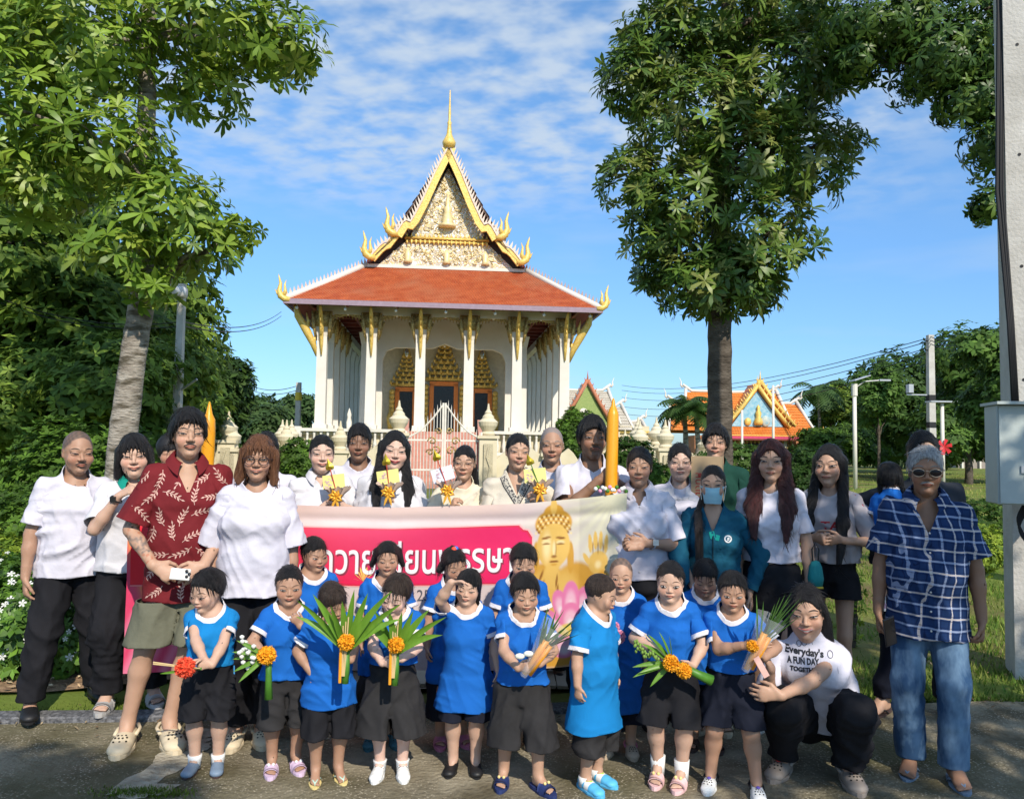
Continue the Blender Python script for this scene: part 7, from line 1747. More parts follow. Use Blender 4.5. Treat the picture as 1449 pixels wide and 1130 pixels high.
kid('c6', 'boy with a straight fringe in blue shirt holding a wrapped fern bunch', 742, 808, 869, 3.98, yaw=4, skin='mid', hair=up(KIDB, line=.155, th=.06), head=(6, 10, 0), face=dict(open=.009, frown=1, pout=1),
    rh=dict(p=(741, 944, .21), d=(.6, .6, .2), curl=62), lh=dict(p=(757, 938, .19), d=(-.65, .6, .2), curl=62), shirt=BSH(962, fold=.005), pants=BPT(1048, leg=1.55, loose=.026), feet=[(-.085, -.02, -12), (.075, .06, 35)], shoe_=('slide', ('navy', 'navy', 'yellow')))
kid('c7', 'boy in an oversized bright blue shirt and lime-and-sky trainers, standing in profile', 842, 808, 868, 3.98, yaw=52, skin='mid', hair=dict(ns=50, buzz=(.10, .09, .085), line=.33, th=.008, wide=.33, nape=.12, kind='soft', rough=.002), head=(20, 16, 0), face=dict(open=.008),
    rh=dict(out=.07), lh=dict(out=.04), shirt=BSH(1027, mat=M_bluel, sleeve=.85, flare=.035, loose=.026), pants=BPT(1058, leg=1.2), feet=[(-.06, .0, -10), (.05, -.02, 0)], socks=('white', 0), shoe_=('sneaker', ('sky', 'sky', 'white', 'lime')))
kid('c8', 'girl with hair tied back in blue shirt, white socks and pink slides', 949, 791, 856, 4.05, yaw=0, skin='light', hair=up(PONY, line=.34, ext=[((-.20, .25, -.1), (-.36, .22, -.6), (.09, .1), (.04, .05))]), head=(-2, 4, 0), face=dict(open=.024, pout=1),
    rh=dict(p=(930, 925, .12), d=(.5, .6, -.4)), lh=dict(p=(972, 944, .18), d=(-.75, .5, -.2), curl=55), shirt=BSH(932, sleeve=.8), pants=BPT(1017, mat=M_blk, leg=1.4), socks=('white', .045), feet=[(-.058, 0, -6), (.058, .03, -14)], shoe_=('slide', ('palepink', 'palepink', 'yellow')))
kid('c9', 'boy in blue shirt and white clogs with black heel straps, bunch in a plastic sleeve', 1036, 806, 868, 3.98, yaw=2, skin='tan', hair=up(KIDB, line=.25, th=.04), head=(2, 6, 0), face=dict(open=.020, frown=1),
    rh=dict(p=(1060, 915, .18), d=(.8, .5, 0), curl=55), lh=dict(p=(1078, 925, .20), d=(-.3, .6, .5), curl=50), shirt=BSH(945, sleeve=.8), pants=BPT(1020, mat=M_navy, leg=1.35), feet=[(-.10, 0, -10), (.11, .05, 6)], shoe_=('clog', ('white', 'white', 'black', 'purple')))
# ---- second row of children
kid('b1', 'frowning boy with cropped hair in blue shirt between the adults and a smaller girl', 443, 757, 812, 4.62, yaw=14, skin='tan', hair=up(SHORT, line=.30, th=.02), head=(14, 6, 0), face=dict(open=.012, frown=2, pout=1), lh=dict(out=.03), rh=dict(out=.03), shirt=BSH(930), pants=BPT(1000), shoe_=('clog', ('beige', 'beige')), vox=1.2)
kid('b2', 'girl with two pigtails and a fringe in blue shirt, in the second row', 549, 765, 818, 4.50, yaw=0, skin='tan', hair=up(KIDB, line=.17, ext=[((-.33, .12, .22), (-.50, .10, -.20), (.12, .13), (.08, .06)), ((.33, .12, .22), (.50, .10, -.20), (.12, .13), (.08, .06))]), head=(0, 2, 0), face=dict(frown=1, open=.009), lh=dict(out=.03), rh=dict(out=.03), shirt=BSH(950), pants=BPT(1010), shoe_=('clog', ('teal', 'teal')), vox=1.1)
kid('b3', 'girl with a side bun and red and blue hair ties in blue shirt', 643, 772, 826, 4.52, yaw=10, skin='tan', hair=up(KIDB, line=.24, ext=[((-.36, .1, .0), (-.46, .08, -.1), (.12, .12), (.10, .1)), ((0, .1, .45), (0, .12, .5), (.1, .1), (.08, .08))]), head=(10, 12, -6), face=dict(open=.006), lh=dict(out=.05), rh=dict(out=.05), shirt=BSH(960), pants=BPT(1010, mat=M_navy), shoe_=('slide', ('pink2', 'pink2')), vox=1.2)
kid('b4', 'boy with bowl haircut in blue shirt standing behind the boy with the fern bunch', 738, 766, 824, 4.50, yaw=0, skin='mid', hair=up(KIDB, line=.17, th=.05), head=(8, 12, 4), face=dict(open=.008), lh=dict(out=.05), rh=dict(out=.05), shirt=BSH(975), pants=BPT(1010, mat=M_navy), shoe_=('sneaker', ('cream', 'cream', 'lime')), vox=1.1)
kid('b5', 'boy with shaved head in long blue shirt holding pink flowers', 879, 787, 842, 4.42, yaw=0, skin='mid', hair=dict(bald=1, buzz=(.32, .30, .30)), head=(0, 3, 0), face=dict(open=.012, pout=1), rh=dict(p=(868, 905, .18), d=(.3, .5, .6)), lh=dict(out=.04), shirt=BSH(1000, sleeve=.9, flare=.03), pants=BPT(1015, mat=M_navy), shoe_=('clog', ('beige', 'beige', 'pink2')), vox=1.)
kid('b6', 'boy in blue shirt looking down, a teacher\'s hand on his shoulder', 998, 786, 842, 4.52, yaw=0, skin='tan', hair=up(SHORT, line=.27, th=.03), head=(0, 20, 0), face=dict(open=.003, frown=1), lh=dict(out=.03), rh=dict(out=.03), shirt=BSH(960), pants=BPT(1015, mat=M_navy), shoe_=('slide', ('darkbrown', 'darkbrown')), vox=1.)

# ---- adults on the left
adult('a1', 'man with shaved head in plain white t-shirt and black jeans', 110, 607, 674, 4.95, yaw=10, g=1.14, skin='tan', hair=dict(bald=1, buzz=(.30, .27, .25)), head=(4, 6, 0), face=dict(open=.004, fat=.02, beard=.35, moustache='black'), ground=.03,
      rh=dict(out=.09), lh=dict(p=(182, 790, .0), d=(0, .1, -1)), shirt=dict(mat=M_wht, hempx=812, sleeve=.78, slv=1.2, loose=.035, fold=.007), pants=dict(mat=M_blk, hem=.055, leg=1.25, loose=.02, fold=.0055), feet=[(-.20, .10, -8), (.17, -.04, 12)], shoe_=('loafer', ('black', 'black')))
adult('a2', 'woman with black bob in white polo with teal collar, hand raised with a watch', 193, 613, 680, 4.98, yaw=-4, sex='f', g=1.18, skin='light', hair=dict(short=0, line=.25, wide=.27, th=.06, ragged=.05, fringe=1, ext=[((-.31, .05, .1), (-.37, .02, -.42), (.13, .2), (.10, .14)), ((.31, .05, .1), (.37, .02, -.42), (.13, .2), (.10, .14)), ((0, .25, 0), (0, .22, -.42), (.32, .18), (.30, .12))]), head=(3, 2, -3), face=dict(open=.006, smile=.7, fat=.02), ground=.03,
      rh=dict(p=(180, 695, .24), d=(.8, .3, .5), curl=75, pole=(-.4, .4, -1)), lh=dict(out=.05), shirt=dict(mat=M_wht3, hempx=804, sleeve=.85, slv=1.2, loose=.03, collar=M_teal, vee=.06), pants=dict(mat=M_blk, hem=.06, leg=1.3, loose=.02, fold=.01), shoe_=('slide', ('grey', 'grey')), feet=[(-.09, .05, -10), (.15, .0, 15)])
adult('a3', 'tall man in maroon leaf-print shirt and khaki shorts holding a white phone', 268, 579, 655, 4.52, yaw=4, g=1.0, skin='mid', hair=up(KIDB, line=.17, th=.10, ragged=.06, rough=.016, nape=.04, wide=.29), head=(2, -2, 0), face=dict(open=.008, tattoo=1, beard=.12, moustache='black'),
      rh=dict(p=(232, 808, .22), d=(.75, .3, -.45), curl=35, n=(0, -1, -.2)), lh=dict(p=(272, 809, .22), d=(-.75, .3, -.35), curl=35, n=(0, -1, -.2)), shirt=dict(mat=M_maroon, hempx=845, sleeve=.86, slv=1.42, loose=.032, vee=.17, collar=M_maroon, fold=.006), pants=dict(mat=M_khaki, hempx=903, leg=1.5, loose=.02), feet=[(-.25, .0, -14), (-.045, .05, 8)], shoe_=('clog', ('cream', 'cream'), 1.12))
adult('a4', 'woman with reddish-brown hair and dark round glasses in loose white t-shirt', 366, 616, 684, 4.50, yaw=-3, sex='f', g=1.06, skin='tan', hair=dict(kind='red', short=0, line=.24, wide=.27, th=.07, fringe=1, ragged=.10, rough=.016, ext=[((-.33, .02, .1), (-.41, -.04, -.42), (.15, .2), (.12, .13)), ((.33, .02, .1), (.41, -.04, -.42), (.15, .2), (.12, .13)), ((0, .25, 0), (0, .22, -.42), (.34, .18), (.30, .12))]), head=(-2, 3, 2), face=dict(open=.010, smile=.7, glasses='dark', fat=.015, teeth=.4, brow='brown'),
      rh=dict(out=.05, reach=.93), lh=dict(out=.06), shirt=dict(mat=M_wht, hempx=838, sleeve=1.0, slv=1.4, loose=.042, flare=.02, fold=.0055), pants=dict(mat=M_blk, hem=.06, leg=1.2), shoe_=('clog', ('cream', 'cream')))
adult('a5', 'person in a dark cap mostly hidden behind the tall man in maroon', 244, 612, 672, 5.70, skin='tan', hair=up(SHORT, th=.06, line=.2), face=dict(none=1), shirt=dict(mat=M_wht), pants=dict(mat=M_blk), shoe_=('loafer', ('black', 'black')), vox=1.4)
adult('a6', 'person in white with black hair mostly hidden behind the woman with glasses', 378, 611, 668, 5.45, skin='tan', hair=up(SHORT, th=.05), face=dict(none=1), g=1.15, shirt=dict(mat=M_wht), pants=dict(mat=M_blk), shoe_=('loafer', ('black', 'black')), vox=1.4)
# ---- adults behind the banner
WB = dict(hem=.50, fold=.006)
PB = dict(mat=M_blk, hem=.05)
adult('a7', 'smiling pale woman with hair tied back, white shirt, flower and yellow card', 456, 613, 673, 5.15, yaw=2, sex='f', g=1.15, skin='fair', hair=up(PULL, line=.34), head=(2, 2, 0), face=dict(open=.004, smile=.7, fat=.02), rh=dict(p=(468, 712, .17), d=(.7, .5, .4)), lh=dict(p=(478, 712, .17), d=(-.7, .5, .4)), shirt=dict(mat=M_wht3, vee=.07, collar=M_wht3, sleeve=.95, slv=1.3, **WB), pants=PB, shoe_=('loafer', ('black', 'black')), vox=1.1)
adult('a8', 'man with short black hair in white t-shirt behind two women with flowers', 509, 599, 657, 5.65, g=1.02, skin='dark', hair=up(SHORT, th=.06, line=.30, rough=.012), head=(-2, 2, 0), face=dict(open=.006), shirt=dict(mat=M_wht, loose=.025, **WB), pants=PB, shoe_=('loafer', ('black', 'black')), vox=1.1)
adult('a9', 'smiling woman with long loose black hair, white polo and yellow card', 556, 608, 670, 5.16, yaw=2, sex='f', g=1.22, skin='fair', hair=up(LONG(.75, .13), line=.36), head=(4, 2, 5), face=dict(open=.005, smile=.8, fat=.03, lip=(.45, .10, .10)), rh=dict(p=(548, 708, .16), d=(.3, .3, .8), curl=70, pole=(-.5, -.5, -1)), lh=dict(out=.06), shirt=dict(mat=M_wht3, vee=.07, collar=M_wht3, sleeve=.85, slv=1.35, loose=.03, **WB), pants=PB, shoe_=('loafer', ('black', 'black')), vox=1.)
adult('a10', 'older woman with glasses in cream wrap holding a white card', 657, 628, 683, 5.20, yaw=-2, sex='f', g=1.0, skin='mid', hair=up(PONY, line=.32, ext=[((.25, .3, -.1), (.42, .25, -.75), (.12, .1), (.07, .06))]), head=(-2, 3, 2), face=dict(open=.007, glasses='thin'), rh=dict(p=(640, 714, .17), d=(.3, .3, .6)), lh=dict(out=.05), shirt=dict(mat=M_linen, sleeve=.5, ndrop=.3, kx=1.2, **WB), pants=PB, shoe_=('loafer', ('black', 'black')), vox=1.)
adult('a11', 'smiling woman in cream blouse with dark embroidered collar and yellow card', 731, 611, 669, 5.12, yaw=4, sex='f', g=1.05, skin='mid', hair=up(PULL, line=.34, nape=.1), head=(6, 2, 3), face=dict(open=.007, smile=.9, teeth=.7), rh=dict(out=.06), lh=dict(p=(762, 704, .16), d=(-.5, .4, .6)), shirt=dict(mat=M_wht2, vee=.13, sleeve=.75, slv=1.2, **WB), pants=PB, shoe_=('loafer', ('black', 'black')), vox=1.)
adult('a12', 'older man with thinning grey hair in white t-shirt', 781, 602, 660, 5.70, g=1.0, skin='tan', hair=dict(bald=1, buzz=(1.25, 1.2, 1.2)), head=(2, 2, 0), face=dict(open=.006, brow='grey'), shirt=dict(mat=M_wht, loose=.022, **WB), pants=PB, shoe_=('loafer', ('black', 'black')), vox=1.)
adult('a13', 'dark-skinned man with goatee in white t-shirt gripping the tall yellow candle', 838, 589, 655, 5.20, yaw=8, g=1.1, skin='brown', hair=up(SHORT, th=.08, line=.29, rough=.014, sx=.45), head=(4, -2, 0), face=dict(open=.009, beard=.7, moustache='black'), rh=dict(p=(862, 676, .28), d=(.9, .2, .25), curl=55, n=(.1, -.8, .1), pole=(-.6, .3, -1)), lh=dict(p=(872, 688, .22), d=(-.3, .8, -.2), curl=40), shirt=dict(mat=M_wht, loose=.03, sleeve=.8, slv=1.25, **WB), pants=PB, shoe_=('loafer', ('black', 'black')))
adult('a14', 'woman in white button shirt and wristwatch holding the end of the banner', 905, 631, 692, 4.88, yaw=0, sex='f', g=1.12, skin='tan', hair=up(PULL, line=.34, nape=.1, th=.03), head=(-2, 2, 0), face=dict(open=.007), rh=dict(p=(892, 772, .26), d=(-.9, .3, .1), curl=50, pole=(.5, -.3, -1)), lh=dict(p=(905, 768, .24), d=(-1, .3, .05), curl=50), shirt=dict(mat=M_wht, hempx=815, vee=.10, collar=M_wht, sleeve=.9, slv=1.25, loose=.035, placket=4, fold=.008), pants=dict(mat=M_blk, hem=.05), shoe_=('loafer', ('black', 'black')))
adult('a15', 'woman with clear glasses and wide white bow collar', 962, 626, 683, 5.40, yaw=0, sex='f', g=1.2, skin='fair', hair=up(PULL, line=.35, th=.03), head=(4, 2, 0), face=dict(open=.006, glasses='thin', fat=.035), shirt=dict(mat=M_wht, sleeve=.9, loose=.03, **WB), pants=PB, shoe_=('loafer', ('black', 'black')))
adult('a16', 'young man with shaggy black hair in dark green shirt behind a cardboard box', 1012, 601, 655, 5.75, yaw=0, g=1.0, skin='mid', hair=up(KIDB, line=.15, th=.09, rough=.016, ragged=.06, nape=.05), head=(-2, -2, 2), face=dict(open=.006, smile=.5), rh=dict(p=(985, 760, .25)), lh=dict(p=(1020, 770, .25)), shirt=dict(mat=M_green, loose=.03, **WB), pants=PB, shoe_=('loafer', ('black', 'black')))
adult('a17', 'woman in teal zip jacket and pale blue face mask with long ponytail', 1009, 656, 716, 4.82, yaw=0, sex='f', g=1.05, skin='mid', hair=up(PULL, line=.36, ext=[((-.22, .22, -.25), (-.40, -.12, -.75), (.10, .10), (.10, .09)), ((-.40, -.22, -.70), (-.34, -.80, -1.1), (.10, .09), (.10, .07)), ((-.34, -.80, -1.1), (-.30, -.85, -2.4), (.10, .07), (.11, .05))], kind='soft'), head=(-2, 2, 0), face=dict(open=.009), rh=dict(p=(984, 842, .26), d=(.2, .5, -.8), curl=15, pole=(-1, -.2, -.2)), lh=dict(p=(1062, 850, .08), d=(.1, .2, -1), curl=15, pole=(1, -.3, -.2)),
      shirt=dict(mat=M_jkt, hempx=862, sleeve=1.93, slv=1.0, loose=.02, vee=.14, fold=.007, name='jacket'), pants=dict(mat=M_denim, hem=.06, leg=1.1), shoe_=('slide', ('cream', 'cream')))
adult('a18', 'woman with long maroon hair in plain white t-shirt and black skirt', 1091, 621, 686, 4.85, yaw=-2, sex='f', g=1.04, skin='mid', hair=up(LONG(.92, .17), kind='auburn', th=.05, line=.36, rough=.014), head=(0, 2, 0), face=dict(open=.011), rh=dict(out=.04), lh=dict(out=.07), shirt=dict(mat=M_wht, hempx=792, sleeve=.72, slv=1.12, loose=.016, fold=.006), pants=dict(mat=M_blk, hempx=900, kind='skirt', flare=.96), shoe_=('sneaker', ('white', 'white', 'black')))
adult('a19', 'slim girl with very long straight black hair in grey and red football jersey', 1174, 627, 692, 5.20, yaw=-6, sex='f', g=.88, skin='mid', hair=up(LONG(1.15, .12), th=.03, line=.36, rough=.005), head=(-6, 2, 0), face=dict(open=.011), rh=dict(p=(1160, 762, .2), d=(.4, .5, 0)), lh=dict(p=(1180, 764, .2), d=(-1, .3, 0), curl=35), shirt=dict(mat=M_grey, hempx=793, sleeve=.95, slv=1.35, loose=.03, fold=.006), pants=dict(mat=M_blk, hempx=842, leg=1.5, loose=.02), shoe_=('flipflop', ('darkbrown', 'black')), ground=.0)
adult('a20', 'grey-haired man in blue plaid shirt, sunglasses and faded jeans', 1309, 629, 705, 4.20, yaw=4, g=1.08, skin='brown', hair=dict(kind='grey', line=.36, wide=.33, th=.035, nape=.10, rough=.014), head=(0, 3, 0), face=dict(open=.006, glasses='sun', moustache='grey', brow='grey'),
      rh=dict(out=.075, curl=50), lh=dict(out=.085, curl=45), shirt=dict(mat=M_plaid, hempx=896, sleeve=.80, slv=1.38, loose=.040, vee=.17, collar=M_plaid, belly=.03, placket=6, fold=.006), pants=dict(mat=M_denim, hem=.045, leg=1.12, cuff=1.5, loose=.016, fold=.0035), shoe_=('flipflop', ('bluegrey', 'bluegrey')), feet=[(-.085, 0, -10), (.105, .06, 12)])
adult('a21', 'man in dark shirt behind the plaid-shirted man, carrying a child', 1306, 609, 680, 5.15, yaw=10, g=1.15, skin='mid', hair=up(SHORT, th=.04, line=.36, wide=.34), face=dict(open=.008), rh=dict(p=(1262, 735, .05), curl=30), lh=dict(out=.03), shirt=dict(mat=M_dark, loose=.03, sleeve=.9), pants=dict(mat=M_navy, hem=.06), feet=[(-.26, .10, -35), (.1, 0, 10)], shoe_=('flipflop', ('darkbrown', 'black')), vox=1.1)
adult('a22', 'smiling teacher squatting in black trousers and white slogan t-shirt', 1142, 824, 906, 4.15, yaw=4, sex='f', g=1.12, skin='mid', pose='squat', hair=dict(short=0, line=.36, wide=.30, th=.035, ext=[((-.24, .2, .0), (-.28, .16, -.50), (.12, .14), (.10, .09)), ((.30, .15, .0), (.40, .12, -.50), (.12, .16), (.10, .10)), ((0, .25, 0), (.05, .22, -.45), (.28, .15), (.26, .1))], ragged=.03), head=(-6, 4, -2), face=dict(open=.007, smile=1, teeth=1, fat=.03, lip=(.42, .14, .12)),
      rh=dict(p=(1083, 930, .28), d=(-.4, .2, .8), curl=40, pole=(-.2, .2, -1)), lh=dict(p=(1085, 984, .36), d=(-1, .15, .05), curl=18, n=(.1, -1, 0), pole=(.9, .2, -.8)), shirt=dict(mat=M_wht, sleeve=.9, slv=1.3, loose=.035, fold=.004, nz=.045, drop=.15, kx=5), pants=dict(mat=M_blk, fold=.009, leg=1.2, loose=.02), feet=[(-.115, .0, -22), (.185, .02, 12)], shoe_=('clog', ('taupe', 'taupe', 'taupe', 'red'), 1.05))
kid('b7', 'small girl with two braids in blue shirt seen from behind, carried in the man\'s arm', 1262, 652, 704, 5.0, yaw=172, skin='tan', hair=up(PULL, short=1, nape=.0, th=.03, line=.3, ext=[((-.30, .15, .0), (-.40, .12, -.70), (.09, .1), (.05, .05)), ((.30, .15, .0), (.36, .12, -.65), (.09, .1), (.05, .05))]), head=(0, 0, 6), ground=.66, lh=dict(out=.05), rh=dict(out=.05), shirt=BSH(765), pants=BPT(800), socks=('white', .03), shoe_=('sneaker', ('pink', 'white', 'white')), vox=1.1)
# ================================================================== banner
BT = [(182, 712, 4.78), (240, 712, 4.83), (300, 712, 4.86), (430, 711, 4.88), (560, 713, 4.89), (660, 711, 4.89), (740, 709, 4.88), (820, 703, 4.85), (887, 697, 4.76)]
bp = np.array([P(*q) for q in BT]); bl_ = np.concatenate([[0], np.cumsum(np.linalg.norm(np.diff(bp, axis=0), axis=1))]); BL = bl_[-1]; BH = 1.0
def ban(s, t, off=0.):
    """point of the banner cloth at s metres from its left end, t metres below its top edge"""
    s = np.asarray(s, float); t = np.asarray(t, float)
    x = np.interp(s, bl_, bp[:, 0]); y = np.interp(s, bl_, bp[:, 1]); z = np.interp(s, bl_, bp[:, 2])
    sag = .020 * np.sin(np.clip((s - .2) / (BL - .2), 0, 1) * math.pi)
    y = y + .016 * np.sin(s * 4.1 + t * 1.5) * (.4 + t) + .010 * np.sin(t * 16 + s * 1.6) * np.exp(-t * 3) + .006 * np.sin(s * 15 + t * 4) + .010 * np.exp(-((t - .10 + .02 * np.sin(s * 1.2)) / .03) ** 2)
    return np.stack([x, y - off, z - sag * (1 - t) - t], -1)
SB = lambda px: float(np.interp(P(px, 760, 4.87)[0], bp[:, 0], bl_))
PXM = 4.87 / FPX
def sp(px, py): return SB(px), (py - float(np.interp(px, [q[0] for q in BT], [q[1] for q in BT]))) * PXM
su = np.concatenate([np.arange(0, SB(735), .018), np.arange(SB(735), BL, .0052), [BL]]); tv = np.concatenate([np.arange(0, BH, .0065), [BH]])
S2, T2_ = np.meshgrid(su, tv, indexing='ij')
def smooth(e0, e1, x): t = np.clip((x - e0) / (e1 - e0), 0, 1); return t * t * (3 - 2 * t)
def paint():
    s, t = S2, T2_; c = np.zeros(s.shape + (3,)); q = (s / BL)[..., None]
    left = np.array([.72, .05, .14]); mid = np.array([.74, .60, .58]); right = np.array([.68, .64, .50])
    c[:] = left + (mid - left) * smooth(.12, .24, q) + (right - mid) * smooth(.78, .98, q)
    tt = t[..., None]; c = c * (1 - .0 * tt) + (np.array([.80, .72, .70]) - c) * smooth(.50, .75, tt) * smooth(.20, .3, q) * (1 - smooth(.8, .9, q)) * .8
    c = c + (np.array([.72, .50, .42]) - c) * (1 - smooth(.02, .11, tt)) * .7 * (1 - smooth(.72, .85, q))
    # sun rays from the upper right corner
    s0, t0 = sp(868, 702); d = np.hypot(s - s0, t - t0); a = np.arctan2(t - t0, s - s0); ray = (.5 + .5 * np.sin(a * 22)) * np.exp(-d * 2.2) + 1.2 * np.exp(-(d / .10) ** 2); c = c + (np.array([.85, .80, .55]) - c) * np.clip(ray, 0, 1)[..., None] * .8
    # gold and red sweeps at the left end
    w = np.exp(-((s - .05 - (t - .25) * .30) / .045) ** 2) * (t > .10) * (t < .62); c = c + (np.array([.85, .45, .05]) - c) * np.clip(w, 0, 1)[..., None]
    w = smooth(.60, .66, t) * (s < .35) * (.5 + .5 * np.sin(s * 60 + t * 26)); c = c + (np.array([.85, .30, .45]) - c) * (w * .6)[..., None]
    def ell(px, py, rx, ry, col, soft=.25, rot=0., shade=0.):
        nonlocal c
        a_, b_ = sp(px, py); x = (s - a_) / (rx * PXM); y = (t - b_) / (ry * PXM)
        if rot: x, y = x * math.cos(rot) + y * math.sin(rot) * ry / rx, -x * math.sin(rot) * rx / ry + y * math.cos(rot)
        m = 1 - smooth(1 - soft, 1 + soft * .2, np.hypot(x, y)); cc = np.array(col) * (1 + shade * (x * .5 - y * .3))[..., None]; c = c + (cc - c) * m[..., None]
    G1, G2, G3, GD = (.66, .34, .045), (.80, .50, .12), (.92, .72, .34), (.30, .12, .02)
    # seated golden figure, printed
    for (x, y, rx, ry) in ((785, 880, 62, 50), (770, 835, 36, 45), (815, 838, 38, 50), (790, 900, 70, 40)): ell(x, y, rx, ry, G1, .15, shade=-.15)
    ell(765, 850, 22, 52, G2, .5); ell(800, 835, 24, 40, G2, .6); ell(781, 812, 13, 22, G2, .3)
    for k_ in range(7): ell(766 + k_ * 1.5, 812 + k_ * 14, 2.2, 12, GD, .6, .35)
    for k_ in range(6): ell(788 + k_ * 1.2, 818 + k_ * 14, 1.8, 12, GD, .6, .1)
    for sx in (-1, 1): ell(783 + sx * 24, 785, 5, 24, G1, .2)
    ell(783, 738, 27, 21, G1, .1); ell(783, 722, 15, 12, G1, .15); ell(783, 714, 5, 13, G2, .2)
    for r_ in range(5):
        for k_ in range(13): ell(783 + (k_ - 6) * 4.1 * (1 - .05 * r_), 749 - r_ * 5.2 - 6 * math.cos((k_ - 6) * .22) + 4, 1.9, 2.2, GD if (k_ + r_) % 2 else G3, .6)
    ell(783, 769, 24, 32, G2, .08, shade=.2); ell(783, 792, 13, 14, G2, .3); ell(774, 770, 8, 26, G3, .8)
    for sx in (-1, 1):
        ell(783 + sx * 10, 758, 8, 2.0, GD, .4, sx * .12); ell(783 + sx * 10, 764, 7, 2.8, G3, .4); ell(783 + sx * 10, 766.5, 6.5, 1.6, GD, .5)
    ell(786, 774, 2, 12, GD, .8); ell(784, 773, 3, 13, G3, .6); ell(784, 784, 5, 2.4, GD, .6); ell(784, 791, 8, 1.8, GD, .4); ell(784, 795, 6, 2, G1, .6)
    # raised hand
    ell(845, 792, 15, 17, G2, .15, shade=.2); ell(852, 830, 14, 30, G1, .2); ell(838, 845, 20, 14, G1, .2)
    for k_ in range(4): ell(834 + k_ * 7.2, 768 - (2, 6, 6, 1)[k_], 3.2, 14, G2, .2, (k_ - 1.5) * .05)
    for k_ in range(3): ell(837.6 + k_ * 7.2, 772, .9, 10, GD, .6)
    ell(829, 787, 3.5, 10, G2, .2, -.5); ell(845, 795, 6, 7, G3, .7)
    # lotus petals
    PK, PK2, PK3 = (.80, .22, .42), (.88, .50, .62), (.90, .78, .80)
    for (x, y, rx, ry, ro) in ((795, 852, 12, 24, -.3), (822, 850, 12, 26, .25), (808, 846, 13, 30, 0), (780, 872, 12, 22, -.9), (838, 872, 12, 22, .9), (808, 868, 16, 22, 0), (770, 900, 12, 22, -1.2), (800, 905, 22, 20, 0), (845, 905, 20, 20, .6)):
        ell(x, y, rx, ry, PK, .12, ro); ell(x, y + 3, rx * .7, ry * .75, PK2, .5, ro); ell(x, y + 8, rx * .4, ry * .4, PK3, .7, ro)
    ell(806, 885, 18, 10, (.80, .62, .15), .3)
    return np.clip(c, .01, .95) * .86
BC = paint().reshape(-1, 3)
n = len(tv); idx = np.arange(len(su) * n).reshape(len(su), n); BF = np.stack([idx[:-1, :-1], idx[:-1, 1:], idx[1:, 1:], idx[1:, :-1]], -1).reshape(-1, 4)
M_vinyl = material('banner_vinyl', (1, 1, 1), attr='Col', rough=.45, var=.02, bump=.3, bscale=9, spec=.35)
BN = mesh_np('banner', ban(S2, T2_).reshape(-1, 3), BF, M_vinyl, colors=BC); setp(BN, 'long pink printed banner with Thai lettering and a golden seated figure', 'banner')
def panel(name, s0, s1, t0, t1, notch, col0, col1, off, mat):
    us = np.linspace(s0, s1, 90); vs = np.linspace(0, 1, 22); V = []; C = []
    for u in us:
        dq = max(0, (u - (s1 - notch * 2)) / (notch * 2)); cut_ = (notch * (1 - math.sqrt(max(0, 1 - (max(0, dq - .45) / .55) ** 2))) + (notch * .55 if dq > .45 else 0)) if dq > 0 else 0
        for v in vs:
            t = (t0 + cut_) + (t1 - t0 - 2 * cut_) * v; V.append(ban(u, t, off)); q = (u - s0) / (s1 - s0); g_ = math.exp(-((q - .55) / .25) ** 2) * .5 * (1 - v)
            C.append(np.array(col0) + (np.array(col1) - col0) * q + np.array((.10, .10, .14)) * g_)
    k = len(vs); F = np.array([(i * k + j, i * k + j + 1, (i + 1) * k + j + 1, (i + 1) * k + j) for i in range(len(us) - 1) for j in range(k - 1)])
    return mesh_np(name, V, F, mat, BN, colors=np.clip(C, 0, 1))
sR, tR = sp(752, 740); t1_ = (822 - 711) * PXM
panel('panel_border', .02, sR + .012, tR - .014, t1_ + .012, .05, (.75, .22, .22), (.80, .45, .42), .0015, M_vinyl)
panel('panel_line', .02, sR + .004, tR - .006, t1_ + .005, .05, (.62, .01, .03), (.66, .03, .08), .0022, M_vinyl)
panel('lettering_panel', .02, sR - .006, tR + .004, t1_ - .004, .05, (.66, .008, .022), (.74, .02, .12), .003, M_vinyl)
def lettering(txt, pxc, pyb, width_px, height_px, mat, off, name, dx=0, dy=0, offset=.0):
    V, F = text_mesh(txt, 1.0, 0., offset)
    if not len(V): return
    w = V[:, 0].max() - V[:, 0].min(); x = (V[:, 0] - V[:, 0].min()) / w; base = V[:, 1]
    s_ = SB(pxc - width_px / 2) + x * width_px * PXM; _, tb0 = sp(pxc, pyb); hsc = height_px * PXM / .62
    m = MB(); m.add(ban(s_ + dx, tb0 - base * hsc + dy, off), F); return m.build(name, mat, BN)
TX_ = 'ถวายเทียนพรรษา'
lettering(TX_, 588, 807, 272, 36, material('print_shadow', (.25, .03, .06), var=.02), .0045, 'lettering_shadow', .008, .008, .02)
lettering(TX_, 588, 807, 272, 36, material('print_white', (.80, .78, .78), rough=.4, var=.02), .006, 'lettering', 0, 0, .012)
lettering('25', 600, 846, 18, 14, material('print_grey', (.10, .10, .12), var=.02), .004, 'small_lettering')
m = MB()
for i in range(9): a = math.pi * (i + .5) / 9; s_, t_ = sp(515, 818); m.add([ban(s_, t_, .005), ban(s_ + .05 * math.cos(a - .14), t_ - .075 * math.sin(a), .005), ban(s_ + .065 * math.cos(a), t_ - .095 * math.sin(a), .005), ban(s_ + .05 * math.cos(a + .14), t_ - .075 * math.sin(a), .005)], [(0, 1, 2, 3)])
m.build('gold_emblem', material('print_gold', (.80, .55, .12), rough=.4), BN)

